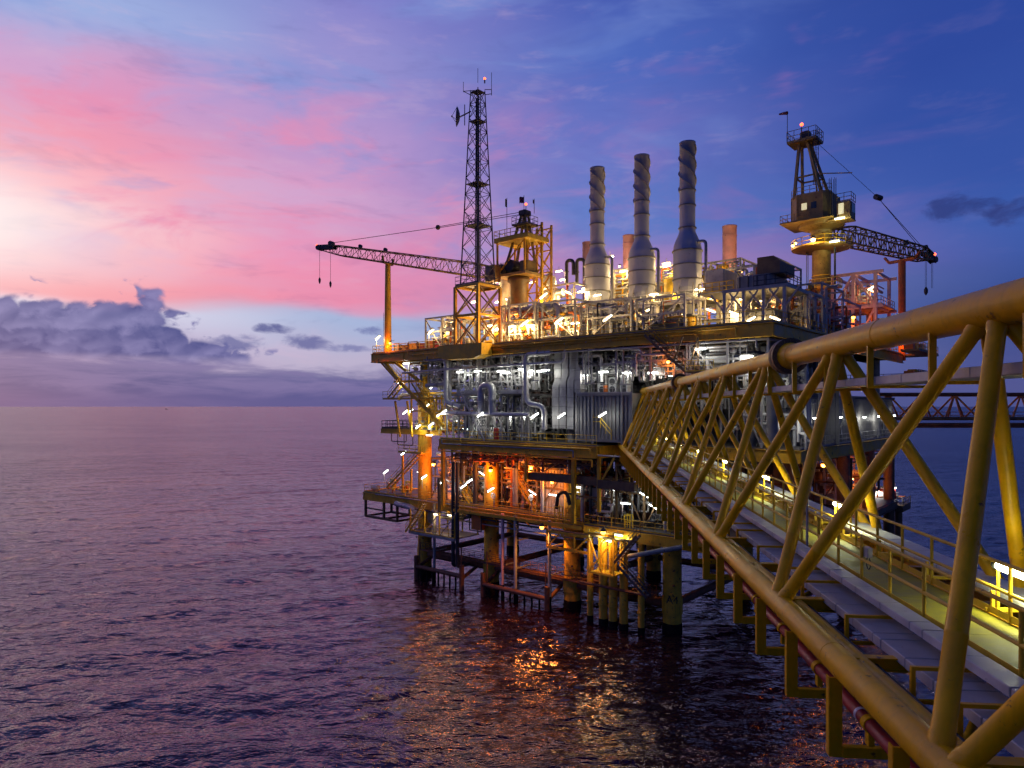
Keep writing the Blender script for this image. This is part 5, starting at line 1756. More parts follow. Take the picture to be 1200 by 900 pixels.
def big_pipe(label, pix_pts, v, r, m, vs=None, bend=0.9, name='process_pipe', flanges=()):
    pts = [Q(x, y, v if vs is None else vs[i]) for i, (x, y) in enumerate(pix_pts)]
    g = thing(name, label, 'pipe', tuple(pts[0]))
    MB().tube(rounded(pts, bend, 5), r, 14).build('pipe_run', m, g)
    for i in range(len(pts) - 1):
        d = (pts[i + 1] - pts[i])
        if d.length > 3.0:
            c_ = pts[i] + d * 0.5
            dn = d.normalized()
            MB().tube([c_ - dn * 0.07, c_ + dn * 0.07], r * 1.35, 14, smooth=False).build('flange', m, g)
    return g


def build_mid():
    G = 'pipe modules on the middle deck'
    mods = [
        ('grey piping module at the left end of the middle deck', -33, -25.5, -2.6, 3, Z_MID, 26.6, 11),
        ('grey piping module under the mezzanine walkway stair', -25.5, -18.6, -2.2, 3, Z_MID, 26.6, 12),
        ('grey pipe rack above the mezzanine walkway, left half', -32.5, -25, -2.4, 3, 27.0, 31.6, 13),
        ('grey pipe rack above the mezzanine walkway, right half', -25, -17.5, -2.4, 3, 27.0, 31.6, 14),
        ('grey pipe rack over the corrugated container on the middle deck', -13.5, -5, -2.0, 3.2, 27.6, 31.6, 16),
        ('grey pipe module above the footbridge landing', -5, 4, 3.6, 8, 24.5, 31.5, 17),
        ('grey pipe module behind the top chord right of the landing', 4, 13, 3.6, 8, Z_MID, 31.5, 18),
    ]
    for la, u0, u1, v0, v1, z0, z1, sd in mods:
        module('pipe_module', la, 'pipe module', u0, u1, v0, v1, z0, z1, sd, COOL, nh=26, nv=24, nval=18, nbox=6, nves=2, group=G)
    module('pipe_module', 'grey pipe rack under the top deck tail left of the mezzanine walkway', 'pipe module', -41.5, -33, -2.2, 4, 27.4, 31.6, 15, COOL, nh=22, nv=16, nval=10, nbox=5, nves=2, group=G)
    module('pipe_module', 'yellow and grey pipework around the thick yellow column left of the middle deck', 'pipe module', -40.5, -33.2, -2.6, 3.6, 21.0, 27.0, 19, ['bright_yellow', 'platform_yellow', 'galvanised', 'silver_pipe', 'bright_yellow'], nh=12, nv=14, nval=8, nbox=4, nves=1, fr_mat='platform_yellow', group=G)
    module('pipe_module', 'grey pipework under the top deck edge above the bridge landing', 'pipe module', -5, 3.5, -3.4, 2.5, 27.8, 31.5, 20, COOL, nh=22, nv=18, nval=10, nbox=5, nves=1, group=G)
    module('pipe_module', 'grey pipework under the top deck edge right of the hanging stair', 'pipe module', 3.8, 11.8, -3.4, 2.5, 27.4, 31.5, 21, COOL, nh=20, nv=18, nval=10, nbox=8, nves=1, group=G)
    for k, (u0, u1, z0, z1) in enumerate(((-33, -18, Z_MID, 26.4), (-33, -18, 26.8, 31.6), (-18, -2, Z_MID, 31.6))):
        module('pipe_module', f'dark piping deep inside the middle deck, {("lower left part", "upper left part", "right part")[k]}', 'pipe module', u0, u1, 5, 11, z0, z1, 30 + k, COOL, nh=18, nv=18, nval=8, nbox=6, nves=4, rmax=0.35, group=G)
    # inner walls that close the view
    for la, u0, u1, v, z0, z1, m in (('dark corrugated wall deep behind the middle deck piping', -33, 13, 15.5, Z_MID, Z_TOP - 1.4, 'panel_grey'),):
        w = thing('corrugated_wall', la, 'wall', ((u0 + u1) / 2, v, z0))
        n = int((u1 - u0) / 0.9)
        me = MB().prism([(0.0, z0), (0.9, z0), (0.9, z1), (0, z1)], 0, 0.1)
        me.box(0.1, 0.5, -0.12, -0.002, z0, z1)
        me = me.mesh('wall_panel', m)
        for i in range(n):
            share('wall_panel', me, w, (u0 + i * 0.9, v, 0))
    # big named pipes
    big_pipe('fat silver pipe turning down at the left end of the middle deck', [(498, 421), (523, 421), (523, 472), (541, 477)], -3.6, 0.36, 'silver_pipe')
    big_pipe('fat silver pipe loop in the middle of the process deck', [(564, 486), (564, 452), (577, 451), (577, 486)], -3.9, 0.50, 'silver_pipe', bend=1.2)
    big_pipe('fat grey pipe dropping in an S bend beside the ducts', [(646, 413), (616, 415), (617, 473), (638, 476), (638, 503)], -3.9, 0.34, 'silver_pipe', bend=1.0)
    big_pipe('slim bright pipe under the top deck edge turning up', [(565, 430), (662, 424), (662, 409)], -4.0, 0.14, 'silver_pipe')
    big_pipe('slim bright pipe under the top deck edge, left', [(472, 437), (520, 433), (560, 431)], -3.9, 0.15, 'silver_pipe')
    big_pipe('long horizontal silver pipe low in front of the process deck', [(521, 484), (560, 485), (621, 486)], -4.1, 0.27, 'silver_pipe')
    big_pipe('slim pipe under the top deck edge right of the ducts', [(690, 410), (751, 409), (751, 416), (790, 415)], -4.0, 0.12, 'silver_pipe')
    big_pipe('grey pipe behind the mezzanine railing', [(500, 452), (527, 450), (527, 470)], -3.3, 0.30, 'galvanised')
    big_pipe('pale pipe run at the left stair tower', [(467, 468), (470, 463), (520, 461)], -1.2, 0.3, 'white_steel')
    big_pipe('thin zigzag grey pipe under the middle deck edge', [(600, 529), (664, 536), (671, 532), (740, 536)], -3.9, 0.10, 'silver_pipe', bend=0.3)
    # four upright ducts
    for k, (x0, x1, yt, yb, jog) in enumerate(((647, 654.5, 440, 502, 0), (655.5, 663, 428, 502, 1), (664.5, 672, 420, 503, 1), (673, 680, 418, 460, 0))):
        u0, u1, z0, z1 = rect(x0, x1, yt, yb, -2.2)
        z1 = Z_TOP - 1.5
        g = thing('air_duct', f'{ORD[k]} from the left of the grey upright ventilation ducts left of the container', 'duct', (u0, -2.2, z0), 'grey upright ventilation ducts')
        zj = z0 + (z1 - z0) * (0.62 if jog else 0.56)
        o_ = 0.35 if k != 3 else -0.35
        vs = [(u0, z0), (u1, z0), (u1, zj), (u1 + o_, zj + 0.7), (u1 + o_, z1), (u0 + o_, z1), (u0 + o_, zj + 0.7), (u0, zj)]
        MB().prism(vs, -2.2, -1.3).build('duct_body', 'galvanised', g)
        z = z0 + 0.3
        while z < z1 - 0.2:
            off = 0 if z < zj else (o_ if z > zj + 0.7 else None)
            if off is not None:
                MB().box(u0 + off - 0.04, u1 + off + 0.04, -2.24, -1.26, z, z + 0.07).build('joint_flange', 'panel_grey', g)
            z += 1.15
    # corrugated container
    u0, u1, z0, z1 = rect(675, 741, 461, 505, -2.6)
    z0 = Z_MID + 0.35
    ct = thing('equipment_container', 'large grey corrugated equipment container on the middle deck', 'container', (u0, -2.6, Z_MID))
    MB().box(u0 + 0.1, u1 - 0.1, -2.5, 2.5, z0, z1 - 0.02).build('container_body', 'panel_grey', ct)
    rib = MB().bbox(0, 0.22, -2.62, -2.503, z0 + 0.3, z1 - 0.3, 0.04).mesh('rib', 'panel_grey')
    n = int((u1 - u0) / 0.5)
    for i in range(n):
        if i in (4, 12):
            continue
        share('rib', rib, ct, (u0 + 0.2 + i * 0.5, 0, 0))
    for z in (z0 + 0.12, z1 - 0.12):
        MB().box(u0, u1, -2.66, -2.50, z - 0.14, z + 0.14).build('frame_rail', 'panel_grey', ct)
    for u in (u0 + 0.08, u0 + 2.35, u0 + 6.3, u1 - 0.08):
        MB().box(u - 0.12, u + 0.12, -2.70, -2.50, Z_MID, z1).build('frame_post', 'panel_grey', ct)
    railing([(u0, -2.6, z1), (u1, -2.6, z1)], ct, 'galvanised', step=1.3)
    # air conditioning units on the container roof
    for k, (x0, x1) in enumerate(((700, 711), (713, 722))):
        a0, a1, b0, b1 = rect(x0, x1, 442, 459, -0.5)
        ac = thing('cooling_unit', f'{("left", "right")[k]} white cooling unit with round fans on the container roof', 'cooling unit', (a0, -0.5, z1), 'white cooling units')
        bd = MB().bbox(a0, a1, -0.5, 0.8, z1 + 0.05, z1 + 1.9, 0.05).build('unit_body', 'white_steel', ac)
        for zf in (0.5, 1.4):
            MB().tube([((a0 + a1) / 2, -0.56, z1 + zf), ((a0 + a1) / 2, -0.505, z1 + zf)], 0.38, 16, smooth=False).build('fan', 'dark_steel', ac)
    a0, a1, b0, b1 = rect(727, 735, 443, 459, -1.0)
    dr = thing('equipment_cabinet', 'pale cabinet with dark door on the container roof', 'cabinet', (a0, -1, z1))
    MB().bbox(a0, a1, -1, -0.2, z1 + 0.02, z1 + 1.9, 0.04).build('cabinet_body', 'white_steel', dr)
    MB().box(a0 + 0.15, a1 - 0.15, -1.03, -1.003, z1 + 0.15, z1 + 1.75).build('cabinet_door', 'dark_steel', dr)
    p = Q(709.5, 452, -1.8)
    og = thing('oil_drum', 'small orange drum standing on the container roof beside the cooling units', 'drum', (p.x, -1.8, z1))
    MB().lathe(p.x, -1.8, [(0.27, z1 + 0.01), (0.29, z1 + 0.05), (0.27, z1 + 0.3), (0.29, z1 + 0.35), (0.27, z1 + 0.6), (0.29, z1 + 0.9), (0.26, z1 + 0.92)], 16).build('drum_body', 'orange_paint', og)
    MB().tube([(p.x + 0.12, -1.8, z1 + 0.92), (p.x + 0.12, -1.8, z1 + 0.97)], 0.05, 8).build('bung', 'dark_steel', og)
    # red extinguisher cabinet, yellow steps
    p = Q(580, 508, -3.4)
    ex = thing('fire_cabinet', 'tall red fire cabinet on the middle deck behind the railing', 'cabinet', (p.x, -3.4, Z_MID))
    MB().bbox(p.x - 0.28, p.x + 0.28, -3.4, -2.9, Z_MID, Z_MID + 1.6, 0.06).build('cabinet_body', 'red_paint', ex)
    MB().bar((p.x + 0.15, -3.43, Z_MID + 0.6), (p.x + 0.15, -3.43, Z_MID + 1.0), 0.05).build('handle', 'dark_steel', ex)
    ys = thing('stair_rail', 'slim bright yellow stair handrail at the right end of the container', 'handrail', tuple(Q(717, 506, -3.6)))
    a, b = Q(717, 505, -3.4), Q(703, 489, -3.4)
    for dz_ in (0.0, -0.5):
        MB().tube([a + V((0, 0, dz_)), b + V((0, 0, dz_)), b + V((-0.9, 0, dz_))], 0.045, 6).build('rail', 'bright_yellow', ys)
    for f in (0.05, 0.5, 0.95):
        p = a + (b - a) * f
        MB().tube([p, p - V((0, 0, 1.1))], 0.04, 6).build('post', 'bright_yellow', ys)
    # right face of the platform seen through the footbridge: grey building with lit doors
    wl = thing('deck_building', 'grey ribbed building on the right flank of the middle deck behind the footbridge', 'building', (11.2, 22, Z_MID))
    MB().box(4, 11.3, 9, 49, Z_MID + 0.02, Z_MID + 5.4).build('wall', 'panel_grey', wl)
    MB().box(3.8, 11.6, 8.8, 49.2, Z_MID + 5.42, Z_MID + 5.7).build('roof', 'dark_steel', wl)
    rb = MB().box(11.302, 11.42, 0, 0.16, Z_MID + 0.2, Z_MID + 5.2).mesh('rib', 'panel_grey')
    i = 0
    while i < 66:
        if i not in (55, 56, 20, 21):
            share('rib', rb, wl, (0, 9.3 + i * 0.6, 0))
        i += 1
    for v in (21.5, 42.6):
        dd = MB().box(11.31, 11.40, v, v + 1.0, Z_MID + 0.05, Z_MID + 2.2).build('door', 'dark_steel', wl)
        tri = MB().add([(11.41, v + 0.3, Z_MID + 0.9), (11.41, v + 0.7, Z_MID + 0.9), (11.41, v + 0.5, Z_MID + 1.8)], [(0, 1, 2)])
        tri.build('door_sign', 'white_paint', dd)
    # front of that building, facing the bridge landing
    rb2 = MB().box(0, 0.2, 8.86, 8.998, Z_MID + 0.2, Z_MID + 5.2).mesh('rib', 'panel_grey')
    for i in range(13):
        share('rib', rb2, wl, (4.2 + i * 0.54, 0, 0))
    md = bpy.data.objects['middle_deck']
    railing([(12.4, 4, Z_MID), (12.4, 49.5, Z_MID)], md, 'galvanised', step=1.6)
    # open structure on the right flank above that building
    module('pipe_module', 'piping between the grey building roof and the top deck on the right flank', 'pipe module', 6, 11.4, 9, 22, Z_MID + 5.9, 31.5, 51, COOL, nh=14, nv=12, nval=4, nbox=6, nves=3, group=G)
    # rear corner balcony structures on the right
    for k, (z, dv, dep) in enumerate(((33.0, 50.2, 4.5), (29.0, 50.2, 3.0))):
        rc = thing('corner_balcony', f'{("upper", "lower")[k]} railed balcony at the far right corner of the platform', 'balcony', (10, dv, z), 'far corner balconies')
        MB().box(3, 16.5, dv, dv + dep, z - 0.3, z).build('floor_slab', 'brown_steel', rc)
        MB().box(14.2, 16.5, 40, dv - 0.02, z - 0.3, z).build('floor_slab', 'brown_steel', rc)
        railing([(16.4, 40.1, z), (16.4, dv + dep - 0.1, z), (3.1, dv + dep - 0.1, z)], rc, 'bright_yellow' if k == 0 else 'dark_steel', step=1.2, r=0.05)
        for j in range(4):
            MB().bbox(14.4, 15.6, 41 + j * 2.3, 42.3 + j * 2.3, z + 0.02, z + 1.0 + 0.3 * (j % 2), 0.05).build('equipment_box', ('orange_paint', 'bright_yellow', 'red_paint', 'cream_steel')[j], rc)


def build_top():
    G = 'pipe modules on the top deck'
    for la, u0, u1, v0, v1, z0, z1, sd, pal, kw in (
            ('cream piping module left of the radio tower on the top deck', -37.5, -30.8, -2.5, 4, Z_TOP, 37.6, 61, WARM, dict(nh=12, nv=12, nval=8, nbox=4, nves=2)),
            ('brightly lit cream piping module behind the radio tower base', -30.5, -24, 0.6, 6, Z_TOP, 38.5, 62, WARM, dict(nh=16, nv=16, nval=10, nbox=5, nves=3)),
            ('orange and cream piping module right of the radio tower', -23, -17.5, -2.4, 5, Z_TOP, 38.0, 63, WARM + ['orange_paint'], dict(nh=16, nv=16, nval=12, nbox=4, nves=3)),
            ('cream piping module below the left grey stack', -17.2, -11.5, -2.2, 5, Z_TOP, 37.8, 64, WARM, dict(nh=16, nv=18, nval=14, nbox=3, nves=2)),
            ('cream and grey machinery module below the middle grey stack', -11.2, -5.2, 0, 6, Z_TOP, 37.6, 65, WARM + COOL, dict(nh=10, nv=8, nval=5, nbox=3, nves=3)),
            ('grey machinery module below the nearest grey stack', -5, 1.0, 1, 6, Z_TOP, 37.4, 66, WARM + COOL, dict(nh=8, nv=7, nval=4, nbox=3, nves=2)),
            ('orange vessel module between the left crane and the stacks', -25, -19, 8, 15, Z_TOP, 42, 67, WARM + ['orange_paint', 'orange_paint', 'salmon_paint'], dict(nh=14, nv=12, nval=6, nbox=4, nves=4)),
            ('bright cream piping behind the left grey stack', -20.5, -13.5, 15, 20, 38.3, 44.5, 68, WARM, dict(nh=16, nv=16, nval=8, nbox=4, nves=3)),
            ('bright cream piping behind the middle grey stack', -13.3, -6.5, 15, 20, 38.3, 44, 69, WARM, dict(nh=14, nv=14, nval=8, nbox=4, nves=3)),
            ('cream piping and tanks behind the nearest grey stack', -6.3, 1.5, 15, 20, 38.3, 43.6, 70, WARM + ['bright_yellow'], dict(nh=14, nv=14, nval=6, nbox=5, nves=3)),
            ('lit piping deep under the stack platforms', -20, 6, 14, 19, Z_TOP, 38, 71, WARM, dict(nh=20, nv=20, nval=8, nbox=8, nves=5)),
            ('salmon pipework behind the right canopy', 7, 12, 20, 28, Z_TOP, 38, 72, RED, dict(nh=12, nv=12, nval=6, nbox=4, nves=3, fr_mat='salmon_paint'))):
        module('pipe_module', la, 'pipe module', u0, u1, v0, v1, z0, z1, sd, pal, fr_mat=kw.pop('fr_mat', 'cream_steel'), group=G, **kw)
    for la, u0, u1, v0, v1, z0, z1, sd in (('cream piping right of the nearest grey stack', 0.5, 7.5, 13, 19, Z_TOP, 42.0, 73), ('grey and cream piping beneath the canopy on the top deck right', 4.5, 11.5, 9.5, 14, Z_TOP, 37.6, 74), ('cream pipework between the canopy and the right crane pedestal', 3, 11, 15.5, 24, Z_TOP, 39.5, 75)):
        module('pipe_module', la, 'pipe module', u0, u1, v0, v1, z0, z1, sd, WARM + COOL[:3], fr_mat='cream_steel', group=G, nh=20, nv=20, nval=10, nbox=6, nves=3)
    # stack support platforms
    for k, (u, top, la) in enumerate(STACKS):
        u = -u if u > 0 else u
        sp = thing('stack_platform', f'white braced support platform under the {("nearest", "middle", "left")[k]} grey stack', 'platform', (u, 9.5, Z_TOP), 'white stack support platforms')
        z = 38.2
        a, b = u - 3.3, u + 3.2
        v0, v1 = 9.4, 14.8
        MB().box(a, b, v0, v1, z - 0.1, z).build('grating', 'galvanised', sp)
        for v in (v0, v1):
            MB().ibeam((a, v, z - 0.3), (b, v, z - 0.3), 0.25, 0.4, 0.05).build('edge_beam', 'white_steel', sp)
        for uu in (a + 0.2, b - 0.3):
            for v in (v0 + 0.1, v1 - 0.1):
                MB().bar((uu, v, Z_TOP), (uu, v, z - 0.5), 0.36, 0.36).build('column', 'white_steel', sp)
        for s_ in (0, 1):
            e0, e1 = (a + 0.35, u - 0.3) if s_ == 0 else (b - 0.45, u + 0.3)
            MB().bar((e0, v0 + 0.1, Z_TOP + 0.3), (e1, v0 + 0.1, z - 0.5), 0.2, 0.2).build('brace', 'white_steel', sp)
        railing([(a, v0 + 0.05, z), (b, v0 + 0.05, z)], sp, 'white_steel', step=1.0, r=0.045)
        MB().box(a + 0.3, a + 1.9, v0 + 0.3, v0 + 1.2, z + 0.9, z + 1.02).build('canopy', 'white_steel', sp)
        big = MB().tube(rounded([(u + 2.7, 11.6, 38.3), (u + 2.7, 11.6, 45.6), (u + 1.6, 11.6, 45.6)], 0.7), 0.19, 12)
        big.build('vent_pipe', 'galvanised', sp)
    # pipe arches left of the stacks
    for k, (x0, x1, yt, yb) in enumerate(((664, 672, 305, 322), (676, 685, 304, 324))):
        big_pipe(f'{("left", "right")[k]} dark inverted U pipe above the cream piping left of the stacks', [(x0, yb + 10), (x0, yt), (x1, yt), (x1, yb)], 13.5, 0.26, 'dark_steel', bend=0.6)
    big_pipe('long grey pipe line with elbow above the orange module', [(597, 366), (622, 362), (655, 358), (655, 378)], -1.0, 0.45, 'silver_pipe')
    big_pipe('grey pipe elbow climbing beside the left stack', [(652, 352), (652, 343), (660, 342)], 6.0, 0.5, 'silver_pipe')
    big_pipe('fat grey pipe arch left of the radio tower base', [(523, 405), (523, 374), (542, 372)], 1.0, 0.45, 'silver_pipe', bend=1.4)
    big_pipe('second grey pipe arch left of the radio tower base', [(529, 405), (529, 378), (548, 376)], 2.0, 0.32, 'silver_pipe', bend=1.2)
    big_pipe('thick grey pipe right of the radio tower base', [(597, 400), (597, 352), (602, 349), (615, 349)], 4.0, 0.42, 'galvanised', bend=1.0)
    # big pale tanks in the bright area
    for k, (x, yt, yb, v, r, m, la) in enumerate(((700, 320, 350, 16, 1.5, 'cream_steel', 'large cream tank lit behind the left grey stack'), (643, 322, 340, 12, 1.1, 'cream_steel', 'round cream tank right of the left crane'),
                                                  (592, 315, 332, 8, 0.9, 'cream_steel', 'pale tank just behind the radio tower'), (740, 330, 352, 17, 1.3, 'white_steel', 'pale tank between the left and middle stacks'),
                                                  (790, 322, 350, 16, 1.4, 'bright_yellow', 'yellow tank frame between the middle and nearest stacks'))):
        p, q = Q(x, yb, v), Q(x, yt, v)
        tk = thing('storage_tank', la, 'tank', tuple(p), 'upright tanks on the top deck')
        vessel_v(tk, p.x, v, min(p.z, 38.3), q.z, r, m)
        railing([(p.x + r * 1.1 * math.cos(t_), v + r * 1.1 * math.sin(t_), q.z - r * 0.5) for t_ in np.linspace(math.pi, 2 * math.pi, 7)], tk, 'cream_steel', step=0.8, r=0.04)
    # containers and boxes on the left deck tail
    for k, (x0, x1, yt, yb, m, la) in enumerate(((462, 468, 404, 411, 'cream_steel', 'small pale box near the boom rest post'), (470, 478, 404, 412, 'brown_steel', 'brown box on the left deck tail'), (479, 489, 402, 413, 'bright_yellow', 'yellow skid on the left deck tail'),
                                                 (490, 500, 402, 410, 'red_paint', 'red box behind the yellow skid'), (501, 508, 399, 409, 'orange_paint', 'orange crate on the left deck tail'), (509, 519, 397, 409, 'red_paint', 'tall red crate left of the pipe arches'))):
        u0, u1, z0, z1 = rect(x0, x1, yt, yb, -1.5)
        z0 = Z_TOP
        bx_ = thing('deck_crate', la, 'crate', (u0, -1.5, z0), 'crates on the left deck tail')
        MB().bbox(u0, u1, -1.5, -0.2, z0, max(z1, z0 + 0.9), 0.04).build('crate_body', m, bx_)
        f = max(z1, z0 + 0.9)
        for u in (u0, u1):
            MB().bar((u, -1.54, z0), (u, -1.54, f + 0.25), 0.09, 0.09).build('corner_post', 'brown_steel', bx_)
        MB().bar((u0, -1.54, f + 0.2), (u1, -1.54, f + 0.2), 0.08, 0.08).build('top_rail', 'brown_steel', bx_)
    # turbine enclosure and canopy on the right
    cn = thing('steel_canopy', 'grey flat steel canopy on slim posts at the right end of the top deck', 'canopy', (8, 2, Z_TOP))
    zc = Q(890, 338, 3).z
    u0, u1 = Q(846, 345, 1.5).x, Q(922, 345, 1.5).x
    MB().box(u0, u1, 1.5, 8.5, zc - 0.35, zc).build('roof_slab', 'galvanised', cn)
    for u in np.linspace(u0 + 0.2, u1 - 0.3, 4):
        MB().bar((u, 1.7, Z_TOP), (u, 1.7, zc - 0.36), 0.28, 0.28).build('post', 'galvanised', cn)
        MB().bar((u, 8.3, Z_TOP), (u, 8.3, zc - 0.36), 0.28, 0.28).build('post', 'galvanised', cn)
        for s_ in (-1, 1):
            MB().bar((u + s_ * 0.15, 1.7, zc - 2.2), (u + s_ * 1.5, 1.7, zc - 0.4), 0.16, 0.16).build('knee_brace', 'galvanised', cn)
    railing([(u1 - 3.4, 1.6, zc), (u1 - 0.1, 1.6, zc), (u1 - 0.1, 6, zc)], cn, 'dark_steel', step=1.2, r=0.045)
    te = thing('turbine_enclosure', 'big dark box shaped turbine enclosure behind the canopy posts', 'enclosure', (5, 5, Z_TOP))
    a0, a1, b0, b1 = rect(862, 903, 322, 345, 7)
    bd = MB().bbox(a0, a1, 7, 12.5, zc + 0.02, b1, 0.15).build('intake_housing', 'panel_grey', te)
    for k in range(4):
        uu = a0 + (a1 - a0) * (k + 0.5) / 4
        MB().box(uu - 0.06, uu + 0.06, 6.9, 6.998, zc + 0.1, b1 - 0.15).build('housing_rib', 'dark_steel', te)
    MB().prism([(a1 - 1.6, b1 + 0.02), (a1 + 0.9, b1 + 0.02), (a1 + 0.9, b1 + 1.3), (a1 + 0.2, b1 + 1.9), (a1 - 1.6, b1 + 1.9)], 7.3, 12).build('intake_hood', 'brown_steel', te)
    c0, c1, _, _ = rect(848, 905, 350, 395, 5)
    MB().bbox(c0, c1, 5, 11, Z_TOP + 0.02, zc - 1.8, 0.1).build('enclosure_body', 'panel_grey', te)
    for k in range(6):
        uu = c0 + (c1 - c0) * (k + 0.5) / 6
        MB().box(uu - 0.7, uu + 0.7, 4.93, 4.998, Z_TOP + 0.3, zc - 2.1).build('side_panel', 'panel_grey', te)
    MB().box(c0 + 0.8, c0 + 1.9, 4.86, 4.928, Z_TOP + 0.1, Z_TOP + 2.3).build('door', 'cream_steel', te)
    # cream housings left of it
    hs = thing('filter_house', 'cream filter house with yellow railing beside the nearest grey stack', 'enclosure', tuple(Q(838, 345, 6)))
    a0, a1, b0, b1 = rect(826, 848, 316, 341, 8)
    MB().bbox(a0, a1, 8, 12, 38.3, b1, 0.1).build('house_body', 'cream_steel', hs)
    MB().box(a0 - 0.5, a1 + 1.5, 7.2, 13, 38.18, 38.28).build('floor_plate', 'galvanised', hs)
    railing([(a0 - 0.5, 7.3, 38.3), (a1 + 1.5, 7.3, 38.3)], hs, 'bright_yellow', step=0.9, r=0.06)
    for uu in (a0 - 0.4, a1 + 1.4):
        MB().bar((uu, 7.3, Z_TOP), (uu, 7.3, 38.18), 0.3, 0.3).build('column', 'galvanised', hs)
    # floodlit box on pole between stacks
    # salmon skid tower at right, behind the crane
    sk = thing('derrick_frame', 'salmon steel frame tower with equipment right of the crane pedestal', 'frame tower', tuple(Q(1005, 395, 40)))
    a0, a1 = Q(975, 380, 38).x, Q(1026, 380, 38).x
    zt = Q(1010, 320, 38).z
    zm = Q(1010, 360, 38).z
    for u in (a0, (a0 + a1) / 2, a1):
        for v in (38, 46):
            MB().bar((u, v, Z_TOP), (u, v, zt), 0.42, 0.42).build('column', 'salmon_paint', sk)
    for z in (zm, zt):
        for v in (38, 46):
            MB().bar((a0, v, z), (a1 + 1, v, z), 0.3, 0.42).build('beam', 'salmon_paint', sk)
        for u in (a0, (a0 + a1) / 2, a1):
            MB().bar((u, 38, z + 0.02), (u, 46, z + 0.02), 0.28, 0.36).build('beam', 'salmon_paint', sk)
    MB().box(a0, a1 + 0.8, 38, 46, zm + 0.22, zm + 0.3).build('floor_plate', 'salmon_paint', sk)
    um = (a0 + a1) / 2
    for (p, q) in (((a0, zm), (um, zt)), ((um, Z_TOP), (a0, zm)), ((a1, zm), (um, zt)), ((um, Z_TOP), (a1, zm))):
        MB().bar((p[0], 38, p[1]), (q[0], 38, q[1]), 0.24, 0.24).build('brace', 'salmon_paint', sk)
    railing([(a0, 38, zm + .3), (a1 + .7, 38, zm + .3), (a1 + 0.7, 46, zm + 0.3)], sk, 'salmon_paint', step=1.3, r=0.05)
    clutter(sk, a0 + 0.5, a1 - 0.5, 39, 45, zm + 0.3, zt - 1.0, 81, RED + ['cream_steel', 'white_steel'], nh=6, nv=8, nval=4, nbox=3, nves=4, frame=False)
    clutter(sk, a0 + 0.5, a1 - 0.5, 39, 45, Z_TOP, zm - 0.3, 82, RED, nh=8, nv=8, nval=4, nbox=3, nves=4, frame=False)


